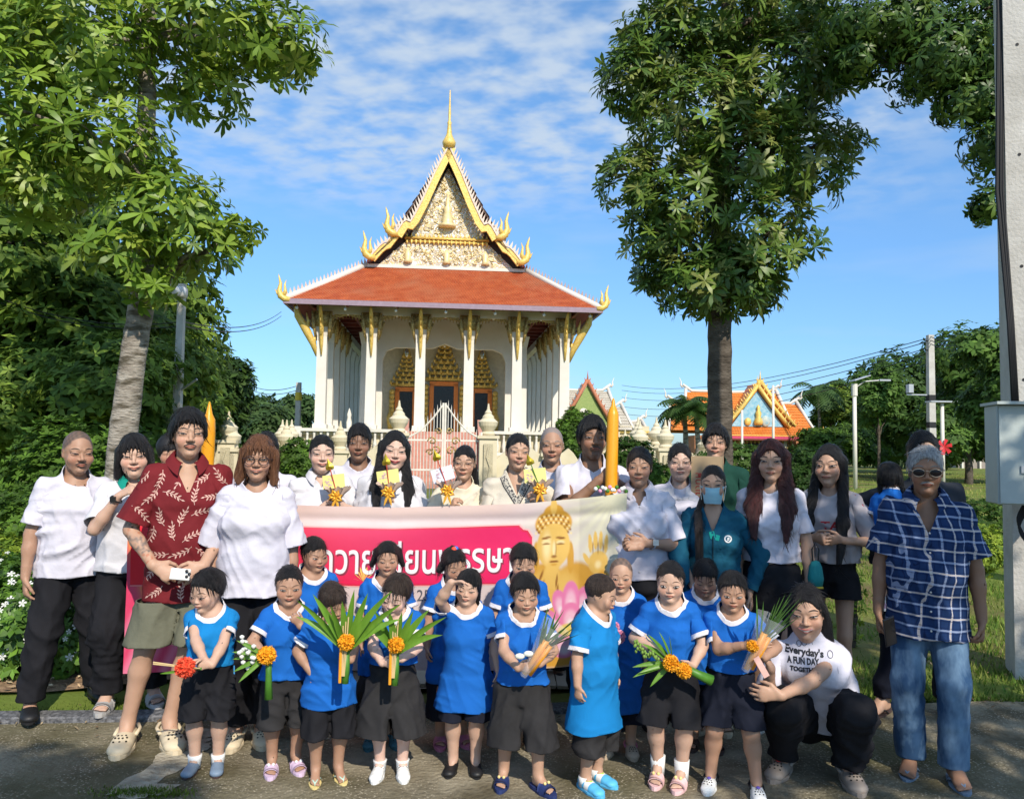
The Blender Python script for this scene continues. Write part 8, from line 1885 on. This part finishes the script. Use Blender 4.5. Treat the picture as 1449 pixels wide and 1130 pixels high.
# ================================================================== flowers, candles and things in hands
M_pand = material('pandanus_leaf', (.10, .24, .02), col2=(.20, .38, .04), vscale=14, stretch=(1, 1, .3), rough=.4, trans=.25); M_stemg = material('stem_green', (.05, .16, .015), col2=(.09, .25, .03), rough=.45, vscale=20)
M_marig = material('marigold', (.80, .30, .005), col2=(.90, .45, .02), vscale=60, rough=.7); M_redf = material('flower_red', (.78, .05, .02), col2=(.85, .14, .06), vscale=60, rough=.7); M_stick = material('incense_stick', (.62, .45, .22), rough=.7)
M_cone = material('candle_orange', (.80, .33, .02), rough=.4, var=.1, vscale=30); M_wf = material('flower_white', (.76, .76, .68), rough=.6); M_pf = material('flower_pink', (.75, .22, .42), col2=(.82, .45, .58), vscale=40, rough=.6)
def plast(name, col, al):
    m = material(name, col, rough=.08, spec=.6); b = m.node_tree.nodes['Principled BSDF']; b.inputs['Alpha'].default_value = al; return m
M_film = plast('clear_film', (.75, .78, .80), .22)
def blade(root, base, dirv, L_, w, side, droop=.3, mat=None, n=7, name='leaf'):
    """long folded leaf"""
    base = np.array(base, float); d = unit(dirv); sd_ = unit(np.array(side, float) - d * np.dot(side, d)); V = []; p = base.copy()
    for i in range(n + 1):
        t = i / n; ww = w * (math.sin(math.pi * (t * .86 + .14)) ** .8) * (1 if i < n else .05); nn = np.cross(sd_, d)
        V += [p - sd_ * ww / 2 + nn * ww * .22, p, p + sd_ * ww / 2 + nn * ww * .22]; d = unit(d + np.array([0, 0, -droop / n])); p = p + d * L_ / n
    F = [(i * 3 + k, i * 3 + k + 1, i * 3 + k + 4, i * 3 + k + 3) for i in range(n) for k in (0, 1)]
    return mesh_np(name, V, np.array(F), mat or M_pand, root)
def ball(root, c, r_, mat, seed=0, n=150, name='marigold', flat=1.):
    g = np.random.default_rng(seed); pos = g.normal(size=(n, 3)); pos /= np.linalg.norm(pos, axis=1, keepdims=True)
    V, F, cc = whorls(pos * r_ * .62, pos, np.full(n, r_ * .52), g, 5, (LEAFS * (1, 1.5, 1), LFS), .9, ((1, 1, 1),), .15); V[:, 2] *= flat
    core = MB().sphere((0, 0, 0), r_ * .72, 10, 7); Vc = np.concatenate(core.V); Fc = []
    for f in core.F: Fc += [(f[0], f[1], f[2]), (f[0], f[2], f[3])]
    V = np.concatenate([V, Vc]); F = np.concatenate([F, np.array(Fc) + len(V) - len(Vc)])
    return mesh_np(name, V + np.array(c), F, mat, root)
def thing(name, label, cat, p, group=None): r_ = empty(name, tuple(p)); setp(r_, label, cat, group); return r_
GBQ = 'flower bunches held by the children'
# red pom-pom of the first boy
p = P(262, 944, 3.80); b = thing('flower', 'red pom-pom flower on thin sticks held by the leftmost boy', 'flower', p, GBQ); ball(b, (0, 0, 0), .045, M_redf, 1, 220, 'bloom')
for dz in (-.004, .004): MB().tube([(-.15, .0, .018 + dz), (.07, .0, -.005)], .0035, 6).build('stick', M_stick, b)
blade(b, (-.02, -.01, -.015), (-1, -.1, -.05), .09, .012, (0, 0, 1), .1)
MB().tube([(.02, 0, -.005), (.07, .02, -.01)], .006, 6).build('stem', M_stemg, b)
# white and orange bunch
p = P(380, 935, 3.85); b = thing('bouquet', 'bunch with an orange marigold, white buds and a long green stem', 'bouquet', p, GBQ); MB().tube([(0, 0, .03), (.005, -.01, -.05), (.012, -.02, -.17)], [.016, .015, .020], 8).build('stem', M_stemg, b, True); ball(b, (.0, -.03, .035), .042, M_marig, 2)
g = np.random.default_rng(6)
for i in range(20): q = np.array((-.055 - .075 * g.uniform(), -.03 + .03 * g.normal() * .5, .055 + .035 * g.normal())); MB().lathe([(.002, -.012), (.011, -.003), (.012, .005), (.003, .010)], q, 6).build('white_bud', M_wf, b, True)
for d in ((-1, -.1, .35), (-1, -.2, -.25), (-.8, -.2, .7), (-.7, -.4, -.5), (-1, 0, .1)): blade(b, (-.01, -.01, .02), d, .16, .022, (0, .3, 1), .3)
# two tall pandanus bunches
def pandan(px, py, D, label, seed, L_=.34, dirs=None):
    p = P(px, py, D); b = thing('bouquet', label, 'bouquet', p, GBQ); MB().tube([(0, 0, .06), (0, 0, -.04), (-.004, -.005, -.10)], [.015, .017, .018], 8).build('stem', M_stemg, b, True); ball(b, (.004, -.035, .095), .038, M_marig, seed)
    g = np.random.default_rng(seed)
    for i, a in enumerate(dirs): blade(b, (0, .0, .04), (a, -.12 + .1 * g.normal(), 1), L_ * g.uniform(.75, 1.1) * (1.0 if abs(a) > .3 else .9), .036, (1, .3 * (-1) ** i, 0), .25 + .5 * abs(a))
    for k_ in range(3): MB().tube([(-.012 + .005 * k_, -.03, -.06), (-.012 + .012 * k_, -.035, .17 + .02 * k_)], .0032, 6).build('incense_stick', M_stick, b)
    MB().tube([(-.022, -.03, -.09), (-.020, -.032, .10)], .007, 8).build('small_candle', M_cone, b)
pandan(490, 935, 3.78, 'tall fan of bright green strap leaves with a marigold, held by the small girl', 3, .36, (-.85, -.62, -.40, -.2, -.05, .1, .28, .5, .68, .85))
pandan(560, 938, 3.84, 'narrower fan of green strap leaves with a marigold, held by the pale boy', 4, .30, (-.6, -.4, -.1, .12, .3, .5, .75, .95))
def cone_bunch(px, py, D, label, seed, tilt, mat_l=None, Lc=.24):
    """candle and fern in a clear wrap"""
    p = P(px, py, D); b = thing('bouquet', label, 'bouquet', p, GBQ); t = np.array([math.sin(tilt), -.15, math.cos(tilt)]); sd_ = np.array([math.cos(tilt), 0, -math.sin(tilt)]); g = np.random.default_rng(seed)
    MB().tube([-t * .06, t * .13], [.013, .017], 8).build('orange_candle', M_cone, b, True); MB().tube([-t * .05 + sd_ * .022, t * .12 + sd_ * .028], [.012, .013], 8).build('orange_candle', M_cone, b, True)
    for i in range(16): a = g.normal() * .35; blade(b, t * .08 + sd_ * g.normal() * .01, t + sd_ * a + np.array([0, -.2 * g.uniform(), 0]), Lc * g.uniform(.55, 1), .016, np.cross(t, sd_) + sd_, .15, material('fern_green', (.06, .15, .03), col2=(.13, .26, .06), vscale=40, rough=.6, trans=.2))
    m = MB(); k_ = 12
    rr = [.018, .030, .048, .070]; zz = [-.07, .04, .12, .21]
    for r_, z_ in zip(rr, zz):
        for j in range(k_): a = j * 2 * math.pi / k_; q = r_ * (1 + .12 * math.sin(a * 5)); m.V.append(np.array([t * z_ + sd_ * q * math.cos(a) + np.cross(t, sd_) * q * math.sin(a)]))
    m.F = [(i * k_ + j, i * k_ + (j + 1) % k_, (i + 1) * k_ + (j + 1) % k_, (i + 1) * k_ + j) for i in range(3) for j in range(k_)]; m.M = [0] * len(m.F); m.build('film_wrap', M_film, b, True); return b, t, sd_
b, t, sd_ = cone_bunch(752, 938, 3.76, 'fern and orange candles in clear wrap with a white bow, held by the fringed boy', 5, .55)
m = MB()
for s_ in (-1, 1): m.sphere((-.035 + s_ * .02, -.03, .045 + s_ * .006), (.024, .008, .014), 8, 5)
m.build('bow', M_wf, b, True)
b, t, sd_ = cone_bunch(1064, 930, 3.76, 'fern and orange candles in a long plastic sleeve, held by the boy in white clogs', 6, .42, Lc=.30)
ball(b, (-.005, -.03, .06), .028, M_marig, 7, 100)
MB().box((.03, -.045, -.03), (.028, .004, .10), R3=np.array(Euler((0, R(-30), 0)).to_matrix())).build('ribbon', material('ribbon_pale', (.72, .42, .36)), b)
# bunch of the girl in pink slides
p = P(950, 938, 3.86); b = thing('bouquet', 'bunch with two marigolds, long leaves and incense held low by the girl in pink slides', 'bouquet', p, GBQ); MB().tube([(.02, 0, 0), (.12, -.01, -.045), (.19, -.01, -.075)], [.016, .020, .026], 8).build('stem', M_stemg, b, True)
ball(b, (-.012, -.045, .012), .038, M_marig, 8); ball(b, (.048, -.055, -.018), .036, M_marig, 9)
for i, (d, L_) in enumerate((((-1, -.1, -.12), .20), ((-1, -.2, -.02), .17), ((-.8, -.2, -.55), .15), ((-.55, -.2, .85), .20), ((-.35, -.2, 1), .18), ((-.75, -.1, .7), .18), ((-1, 0, .1), .19), ((-.1, -.1, 1), .14))): blade(b, (.0, -.01, .0), d, L_, .024, (0, .4, 1), .35)
for k_ in range(4): MB().tube([(.02, -.02, -.01), (-.10 - .01 * k_, -.02, .10 + .012 * k_)], .0032, 6).build('incense_stick', M_stick if k_ % 2 else M_wf, b)
g = np.random.default_rng(3)
m = MB()
for i in range(40): q = g.uniform(); m.sphere((-.06 - .12 * q, -.02 + .01 * g.normal(), .02 + .07 * q + .012 * g.normal()), (.007, .007, .009), 6, 4)
o = m.build('green_buds', material('bud_green', (.18, .30, .05)), b, True); o['kind'] = 'stuff'
# pink flowers of the shaved boy
p = P(870, 893, 4.20); b = thing('bouquet', 'small bunch of pink and yellow flowers held by the boy with shaved head', 'bouquet', p, GBQ); ball(b, (.015, -.02, -.02), .036, M_pf, 11); ball(b, (.0, -.02, .03), .022, M_pf, 12, 80); ball(b, (-.03, -.01, .02), .018, material('flower_yellow', (.75, .62, .08)), 13, 60)
for d in ((-.6, -.2, .8), (-.9, 0, .2), (.2, -.1, 1), (-.7, -.2, -.5), (-.2, -.2, 1)): blade(b, (-.02, 0, 0), d, .09, .02, (0, .4, 1), .3)
MB().tube([(-.01, 0, 0), (-.015, .01, -.12)], .012, 7).build('stem', M_stemg, b, True)
# tall candles
p = P(864, 700, 4.86); tp_ = P(868, 563, 4.93); h_ = tp_[2] - p[2]; c = thing('candle', 'very tall orange-yellow candle gripped by the dark-skinned man', 'candle', (p[0], p[1], p[2] - .12)); mc = material('candle_wax', (.78, .33, .012), rough=.35, var=.06, sss=.1)
ax_ = np.array([tp_[0] - p[0], tp_[1] - p[1], h_ + .12]); sh_ = [(0, .036), (.2, .038), (.84, .036), (.865, .034), (.90, .026), (.935, .013), (.975, .010), (1., .003)]; MB().tube([ax_ * t for t, _ in sh_], [r_ for _, r_ in sh_], 14).build('wax', mc, c, True)
p = P(864, 688, 4.78); fl = thing('flower_garland', 'small garland of white and pink flowers at the foot of the tall candle', 'garland', p)
for i in range(14): q = (-.09 + .014 * i, -.01 + .01 * math.sin(i), -.015 + .012 * math.sin(i * 2.3)); MB().sphere(q, .013, 7, 5).build('blossom', (M_wf, M_stemg, M_pf, M_wf)[i % 4], fl, True)
p = P(293, 665, 5.3); tp_ = P(297, 568, 5.3); c = thing('candle', 'orange-yellow pointed candle rising behind the tall man\'s shoulder', 'candle', p); h_ = tp_[2] - p[2]; MB().lathe([(.0, -.4), (.035, -.4), (.042, 0), (.044, h_ * .55), (.040, h_ * .74), (.022, h_ * .82), (.012, h_ * .93), (.003, h_)], (0, 0, 0), 14).build('wax', mc, c, True)
# spade-leaf sticks, cards and gold bows in the hands of the women
M_card = material('card_yellow', (.74, .66, .22), rough=.6, var=.04); M_cardw = material('card_white', (.66, .68, .76), rough=.6, var=.04); M_rib = material('ribbon_gold', (.75, .36, .03), rough=.3, metal=.3); M_tulle = material('tulle_peach', (.60, .45, .36), rough=.7, trans=.2, vscale=20); M_spade = material('leaf_gilt', (.30, .20, .01), col2=(.75, .55, .06), vscale=30, rough=.3, metal=.7); M_redst = material('stick_red', (.45, .06, .03), rough=.5)
def offering(px, py, D, lx, ly, cardm, label, tilt=0., green=False):
    """px,py: bow; lx,ly: leaf tip"""
    p = P(px, py, D); b = thing('offering', label, 'offering', p, 'leaf and card offerings held above the banner'); q = P(lx, ly, D) - p; d = unit(q); L_ = np.linalg.norm(q)
    MB().tube([d * .0, d * (L_ - .035)], .0035, 6).build('stick', M_redst if not green else M_stemg, b)
    s_ = np.array([d[2], 0, -d[0]]); o_ = d * (L_ - .045); V = [o_, o_ + s_ * .024 + d * .004, o_ + s_ * .026 + d * .022, o_ + s_ * .012 + d * .045, o_ + d * .075, o_ - s_ * .012 + d * .045, o_ - s_ * .026 + d * .022, o_ - s_ * .024 + d * .004, o_ + d * .025 + np.array([0, -.012, 0])]
    m = MB(); m.add(V, [(i, (i + 1) % 8, 8) for i in range(8)] + [((i + 1) % 8, i, 8) for i in range(0)]); m.add([np.array(v) + [0, .003, 0] for v in V], [((i + 1) % 8, i, 8) for i in range(8)]); m.build('spade_leaf', M_spade, b)
    cR = np.array(Euler((R(-8), R(tilt), 0)).to_matrix()); cc = d * L_ * .42 + np.array([0, .006, 0]); cd = MB().box(cc, (.135, .003, .085), R3=cR).build('card', cardm, b)
    g = np.random.default_rng(int(px)); m = MB()
    for i in range(16): qq = cc + cR @ np.array([-.035 + .012 * g.normal(), -.0035, .0 + .016 * g.normal()]); m.add([qq, qq + cR @ np.array([.012, 0, .004]), qq + cR @ np.array([.014, 0, -.005])], [(0, 2, 1)])
    o = m.build('card_print', material('card_print', (.62, .42, .45)), cd); o['kind'] = 'stuff'
    # ruffle and bow
    k_ = 40; V = []
    for r_, zz in ((.018, -.035), (.045, .02), (.075, .045)):
        for j in range(k_): a = j * 2 * math.pi / k_; q2 = r_ * (1 + .16 * math.sin(a * 9)); V.append((q2 * math.cos(a), q2 * math.sin(a) * .6 - .0, zz + .014 * math.sin(a * 9 + 1.5) * (r_ > .03)))
    mesh_np('ruffle', V, np.array([(i * k_ + j, i * k_ + (j + 1) % k_, (i + 1) * k_ + (j + 1) % k_, (i + 1) * k_ + j) for i in range(2) for j in range(k_)]), M_tulle, b)
    m = MB()
    for a in (.3, 1.2, 2.0, 2.85, 3.6, 5.8):
        e_ = np.array([math.cos(a), 0, math.sin(a)]); w_ = np.array([-math.sin(a), 0, math.cos(a)]); c0 = np.array([0, -.045, -.01]); m.tube([c0, c0 + e_ * .022 + w_ * .012, c0 + e_ * .042, c0 + e_ * .022 - w_ * .012, c0], [.004, .009, .008, .009, .004], 6)
    m.build('bow', M_rib, b, True)
    for s2 in (-1, 1): blade(b, (0, -.045, -.015), (s2 * .35, -.1, -1), .08, .016, (1, 0, 0), .2, M_rib, name='ribbon_tail')
offering(477, 700, 4.94, 465, 655, M_card, 'yellow card with gold leaf and large gold bow, held by the pale woman', -8)
offering(551, 694, 4.92, 546, 648, M_card, 'yellow card with dark gold leaf held by the woman with long hair', -10)
offering(634, 692, 4.92, 616, 642, M_cardw, 'white card and dark gold leaf on red stick, beside the older woman', -18)
offering(764, 690, 4.93, 748, 648, M_card, 'yellow card with green leaf and gold bow held by the woman in embroidered blouse', -6, True)
# cardboard box, phones, bag
p = P(1001, 690, 5.35); b = thing('cardboard_box', 'tall brown cardboard box with red print held upright among the group', 'box', p); M_cb = material('cardboard', (.42, .30, .175), rough=.85, var=.06, vscale=5)
MB().box((0, 0, 0), (.19, .16, .42), rz=R(-22)).build('carton', M_cb, b)
V, F = text_mesh('กินดื่ม', .07, 0.); m = MB(); rz_ = R(-22)
if len(V): m.add([(np.array([math.cos(rz_), math.sin(rz_), 0]) * (-.065 + v[1]*1.0) + np.array([0, 0, -1]) * (v[0]) + np.array([math.sin(rz_), -math.cos(rz_), 0]) * .082 + [0, 0, .02]) for v in V], F); m.build('printed_word', material('print_red', (.45, .05, .03)), b)
m = MB(); m.sphere((-.062, -.062, .085), (.016, .004, .016)); m.build('printed_mark', material('print_red', (.45, .05, .03)), b, True)
p = P(255, 812, 4.20); ph = thing('phone', 'white smartphone with camera lenses held by the tall man in maroon', 'phone', p); o = MB().box((0, 0, 0), (.105, .012, .060), R3=np.array(Euler((R(-12), R(4), 0)).to_matrix())).build('case', material('phone_white', (.72, .70, .66), rough=.25), ph); bb = o.modifiers.new('b', 'BEVEL'); bb.width = .005; bb.segments = 2
for x, z in ((.038, .018), (.038, -.010), (.052, .004)): MB().lathe([(.008, 0), (.008, .004), (.0, .004)], (0, 0, 0), 10).xf(Matrix.Translation((x, -.009, z)) @ Matrix.Rotation(R(90), 4, 'X')).build('lens', M_darki, ph, True)
p = P(1259, 893, 4.10); ph = thing('phone', 'black smartphone held low by the man in the plaid shirt', 'phone', p); o = MB().box((0, 0, 0), (.075, .010, .15), R3=np.array(Euler((R(6), R(-14), R(20))).to_matrix())).build('case', material('phone_black', (.01, .01, .012), rough=.15), ph); bb = o.modifiers.new('b', 'BEVEL'); bb.width = .006; bb.segments = 2
p = P(1154, 806, 4.72); bg = thing('shoulder_bag', 'teal cloth bag hanging beside the maroon-haired woman', 'bag', p); o = MB().lathe([(.0, -.10), (.038, -.095), (.046, -.05), (.036, .02), (.022, .05), (.0, .055)], (0, 0, 0), 12).build('pouch', material('bag_teal', (.01, .22, .22), rough=.7, bump=.6, bscale=30), bg, True); MB().box((.005, -.02, -.096), (.05, .04, .010)).build('yellow_edge', material('bag_yellow', (.7, .5, .05)), bg); MB().tube([(-.015, 0, .04), (-.02, 0, .12), (0, 0, .16), (.02, 0, .12), (.015, 0, .04)], .005, 5).build('strap', M_cable, bg)
# ---- accessories that belong to people
def project(pd, pts2, off, name, mat, F, upv=None, parent=None, C=None, fwd=None, side=None):
    """lay a flat figure given in (lateral, height) metres onto the shirt front"""
    bv = pd.bvs or BVHTree.FromPolygons(pd.sheetV.tolist(), pd.sheetT.tolist()); pd.bvs = bv; fw_ = pd.pt(0, 1, 0) if fwd is None else fwd; sd_ = pd.pt(1, 0, 0) if side is None else side; V = []; bad = set()
    for i, (a, z) in enumerate(pts2):
        o_ = sd_ * a + np.array([0, 0, z]) + fw_ * .8; h = bv.ray_cast(Vector(o_), Vector(-fw_), 1.6)
        if h[0] is None: bad.add(i); V.append(o_); continue
        V.append(np.array(h[0]) + fw_ * off)
    F = [f for f in F if not any(i in bad for i in f)]
    F = [f for f in F if max(np.linalg.norm(np.array(V[f[0]]) - V[i]) for i in f) < .12]
    if F: m = MB(); m.add(V, F); o = m.build(name, mat, parent or pd.shirt); return o
def sprig_print(pd, n, z0, z1, hw_, seed, mat):
    g = random.Random(seed); pts = []; F = []; cells = []
    for r_ in range(7):
        for c_ in range(5): cells.append((-hw_ + 2 * hw_ * (c_ + .5 + .5 * (r_ % 2) - .25) / 5, z0 + (z1 - z0) * (r_ + .5) / 7))
    for (a, z) in cells:
        th = g.uniform(0, 6.28); L_ = g.uniform(.085, .115); ct, st = math.cos(th), math.sin(th); a += g.uniform(-.012, .012); z += g.uniform(-.015, .015)
        T_ = lambda x, y: (a + x * ct - y * st, z + x * st + y * ct)
        k_ = len(pts); nseg = 5
        for i in range(nseg + 1): x = -L_ / 2 + L_ * i / nseg; y = .008 * math.sin(i * .8); pts += [T_(x, y - .0016), T_(x, y + .0016)]
        for i in range(nseg): F.append((k_ + 2 * i, k_ + 2 * i + 2, k_ + 2 * i + 3, k_ + 2 * i + 1))
        for i in range(1, 6):
            for s_ in (-1, 1):
                if i == 5 and s_ == 1: continue
                x = -L_ / 2 + L_ * (i - .2) / nseg; y = .008 * math.sin(i * .8); an = s_ * .75 if i < 5 else 0; l_ = .026; w_ = .0045; cx, sx_ = math.cos(an), math.sin(an); k_ = len(pts)
                pts += [T_(x, y), T_(x + l_ * .5 * cx - w_ * sx_, y + l_ * .5 * sx_ + w_ * cx), T_(x + l_ * cx, y + l_ * sx_), T_(x + l_ * .5 * cx + w_ * sx_, y + l_ * .5 * sx_ - w_ * cx)]; F.append((k_, k_ + 3, k_ + 2, k_ + 1))
    o = project(pd, pts, .0025, 'leaf_print', mat, F); o['kind'] = 'stuff'
a3 = PP['a3']; M_sprig = material('sprig_pale', (.62, .38, .32), rough=.85, var=.05); zt_ = a3.Pn[2] - .02; zb_ = P(268, 845, 4.52)[2]
sprig_print(a3, 40, zb_, zt_, .26, 3, M_sprig)
def tee_text(pd, lines, mat, name='slogan'):
    for (txt, size, a, z, rot, w) in lines:
        V, F = text_mesh(txt, size, 0., .0015); 
        if not len(V): continue
        wd = V[:, 0].max() - V[:, 0].min(); sx_ = w / wd if w else 1; c_, s_ = math.cos(rot), math.sin(rot)
        project(pd, [(a + v[0] * sx_ * c_ - v[1] * s_, z + v[0] * sx_ * s_ + v[1] * c_) for v in V], .003, name, mat, F)
M_ink = material('ink_black', (.02, .02, .025), rough=.7, var=0)
a22 = PP['a22']; zc = P(1142, 942, 3.85)[2] + .012; tee_text(a22, [("Everyday's", .044, -.022, zc - .012, -.03, .18), ('A FUN DAY', .040, -.028, zc - .052, .02, .15), ('TOGETHER', .028, -.022, zc - .086, .0, .14)], M_ink)
tr_ = []
for cx, cz, rr in ((-.045, zc + .036, .012), (-.02, zc + .042, .012), (.10, zc + .0, .014)):
    k_ = 14; pts = []; F = []
    for i in range(k_): a = i * 2 * math.pi / k_; pts += [(cx + rr * math.cos(a), cz + rr * 1.2 * math.sin(a)), (cx + (rr - .0025) * math.cos(a), cz + (rr * 1.2 - .0025) * math.sin(a))]; F.append((2 * i, (2 * i + 2) % (2 * k_), (2 * i + 3) % (2 * k_), 2 * i + 1))
    project(a22, pts, .003, 'slogan_drawing', M_ink, F)
a19 = PP['a19']; zj = a19.Pc[2]; tee_text(a19, [('TAS', .07, .035, zj - .055, 0, .15)], material('ink_red', (.5, .03, .04))); tee_text(a19, [('Joguete', .035, .03, zj - .095, 0.03, .13)], M_ink)
for s_ in (-1, 1):
    for k_ in range(3):
        e_ = a19.EL[0 if s_ < 0 else 1]; h_ = a19.SH[0 if s_ < 0 else 1]; a_ = h_ + (e_ - h_) * .05 + np.array([0, 0, .055]); b_ = h_ + (e_ - h_) * .9; off = a19.pt(s_ * .050, .0, .0) + a19.pt(0, -.01 + .018 * k_, 0)
        MB().tube([a_ * 1 + a19.pt(0, -.01 + .018 * k_, .0), h_ + (e_ - h_) * .3 + off, b_ + off * 1.1], .0045, 5).build('sleeve_stripe', M_redc, a19.shirt, True)
a17 = PP['a17']; hm = a17; L17 = lambda x, y, z: a17.hc + a17.Rh @ (np.array([x, y, z]) * a17.hh)
V = []; nu, nv = 14, 9
for j in range(nv + 1):
    for i in range(nu + 1):
        u = -1 + 2 * i / nu; v = j / nv; x = u * (.285 - .07 * v); z = -.055 - .40 * v + .03 * abs(u) * (1 - 2 * v); y = -.500 + .30 * abs(u) ** 2.2 + .05 * abs(v - .35) + .06 * v * v + .004 * math.sin(v * 22)
        V.append(L17(x, y, z))
mk = mesh_np('face_mask', V, np.array([(j * (nu + 1) + i, j * (nu + 1) + i + 1, (j + 1) * (nu + 1) + i + 1, (j + 1) * (nu + 1) + i) for j in range(nv) for i in range(nu)]), material('mask_blue', (.30, .56, .66), col2=(.38, .64, .72), vscale=3, stretch=(1, 1, 18), rough=.7), a17.root)
for s_ in (-1, 1):
    for z in (-.06, -.40): MB().tube([L17(s_ * .28, -.2, z if z > -.2 else z + .02), L17(s_ * .33, .05, -.03)], .002, 5).build('ear_loop', M_wf, mk)
k_ = 18; zc7 = a17.Pc[2] + .02; project(a17, [(.085 + .022 * math.cos(i * 2 * math.pi / k_), zc7 + .022 * math.sin(i * 2 * math.pi / k_)) for i in range(k_)] + [(.085, zc7)], .004, 'round_emblem', material('emblem_white', (.7, .7, .7)), [(i, (i + 1) % k_, k_) for i in range(k_)])
project(a17, [(.085 + .014 * math.cos(i * 2 * math.pi / k_), zc7 + .014 * math.sin(i * 2 * math.pi / k_)) for i in range(k_)] + [(.085, zc7)], .006, 'round_emblem', M_jkt, [(i, (i + 1) % k_, k_) for i in range(k_)])
project(a17, [(.079, zc7 - .008), (.091, zc7 - .008), (.093, zc7 + .006), (.088, zc7 + .010), (.080, zc7 + .006)], .008, 'emblem_mark', material('emblem_white', (.7, .7, .7)), [(0, 1, 2, 3, 4)])
def stripline(pd, pts, w, mat, name, off=.003):
    """narrow trim following a path on the shirt front"""
    P2 = []; n_ = 16
    for (a0, a1) in zip(pts[:-1], pts[1:]):
        for i in range(n_): t = i / n_; P2.append((a0[0] + (a1[0] - a0[0]) * t, a0[1] + (a1[1] - a0[1]) * t))
    P2.append(pts[-1]); q = []; F = []
    for i, p in enumerate(P2):
        nx_ = P2[min(i + 1, len(P2) - 1)]; pv = P2[max(i - 1, 0)]; d = np.array(nx_) - pv; d = d / (np.linalg.norm(d) + 1e-9); q += [(p[0] - d[1] * w / 2, p[1] + d[0] * w / 2), (p[0] + d[1] * w / 2, p[1] - d[0] * w / 2)]
    for i in range(len(P2) - 1): F.append((2 * i, 2 * i + 1, 2 * i + 3, 2 * i + 2))
    return project(pd, q, off, name, mat, F)
z17 = a17.Pn[2]
stripline(a17, [(-.028, z17 - .055), (.0, z17 - .17)], .030, M_mint, 'polo_collar'); stripline(a17, [(.045, z17 - .02), (.012, z17 - .18)], .045, M_mint, 'polo_collar'); stripline(a17, [(.0, z17 - .16), (.0, z17 - .42)], .006, material('zip_dark', (.01, .03, .04)), 'zip')
a11 = PP['a11']; z11 = a11.Pn[2]; M_emb = material('embroidery', (.02, .02, .03), col2=(.45, .42, .36), vscale=90, thr=(.45, .55), rough=.8)
for s_ in (-1, 1):
    stripline(a11, [(s_ * .085, z11 - .005), (s_ * .060, z11 - .06), (s_ * .0, z11 - .17)], .030, M_emb, 'embroidered_band'); stripline(a11, [(s_ * .108, z11 - .005), (s_ * .080, z11 - .075), (s_ * .0, z11 - .20)], .006, M_ink, 'piping', .004)
a10 = PP['a10']; z10 = a10.Pn[2]
for k_ in range(4): stripline(a10, [(.11 - k_ * .012, z10 - .03 - k_ * .02), (-.02, z10 - .12 - k_ * .035), (-.16, z10 - .22 - k_ * .03)], .010, M_wht2, 'cloth_fold', .004)
a15 = PP['a15']; z15 = a15.Pn[2]
for s_ in (-1, 1):
    stripline(a15, [(s_ * .03, z15 - .055), (s_ * .13, z15 - .075)], .075, M_wht3, 'wide_collar', .006)
m = MB(); m.sphere(tuple(a15.Pn + a15.pt(.0, .12, -.10)), (.02, .015, .015), 8, 5)
for s_ in (-1, 1): m.sphere(tuple(a15.Pn + a15.pt(s_ * .035, .12, -.10)), (.03, .012, .02), 8, 5)
m.build('bow', M_wht3, a15.shirt, True)
for pd, i, cm in ((PP['a2'], 0, M_cable), (PP['a14'], 1, M_metal)):      # watches
    w_, d_, n_, cu, sg = pd.hands[i]; d_ = unit(w_ - pd.EL[i]); c_ = w_ - d_ * .025; u_ = unit(np.cross(d_, [0, 1., .2])); v_ = np.cross(d_, u_)
    m = MB(); rr = .033; m.tube([c_ + u_ * rr * math.cos(t) + v_ * rr * math.sin(t) for t in np.linspace(0, 6.28, 15)], .005, 6); st = m.build('watch_strap', cm, pd.root, True)
    fd_ = unit(np.array([-c_[0] * 0, -1, .3]) - d_ * np.dot([0, -1, .3], d_)); MB().box(c_ + fd_ * .034, (.032, .012, .032)).build('watch_face', M_darki if cm is M_cable else M_white, st)
c1 = PP['c1']; o_ = c1.org
for pd, x0 in ((PP['c1'], .085),):
    p0_ = pd.pt(.118, -.0, P(302, 942, 4.1)[2]); p1_ = pd.pt(.112, .01, P(302, 1005, 4.1)[2]); MB().tube([p0_, (p0_ + p1_) / 2 + pd.pt(.008, 0, 0), p1_], .004, 5).build('side_stripe', material('stripe_blue', (.05, .25, .55)), pd.pants)
b3 = PP['b3']; L3 = lambda x, y, z: b3.hc + b3.Rh @ (np.array([x, y, z]) * b3.hh)
for q, mt in (((0, -.02, .50), M_redf), ((.06, 0, .50), material('tie_blue', (.03, .15, .6)))): MB().sphere(tuple(L3(*q)), .017, 8, 6).build('hair_tie', mt, b3.root, True)
a5 = PP['a5']; m = MB(); m.sphere(tuple(a5.hc + np.array([0, 0, .045])), (.105, .115, .10), 14, 9); m.build('cap', M_cable, a5.root, True)
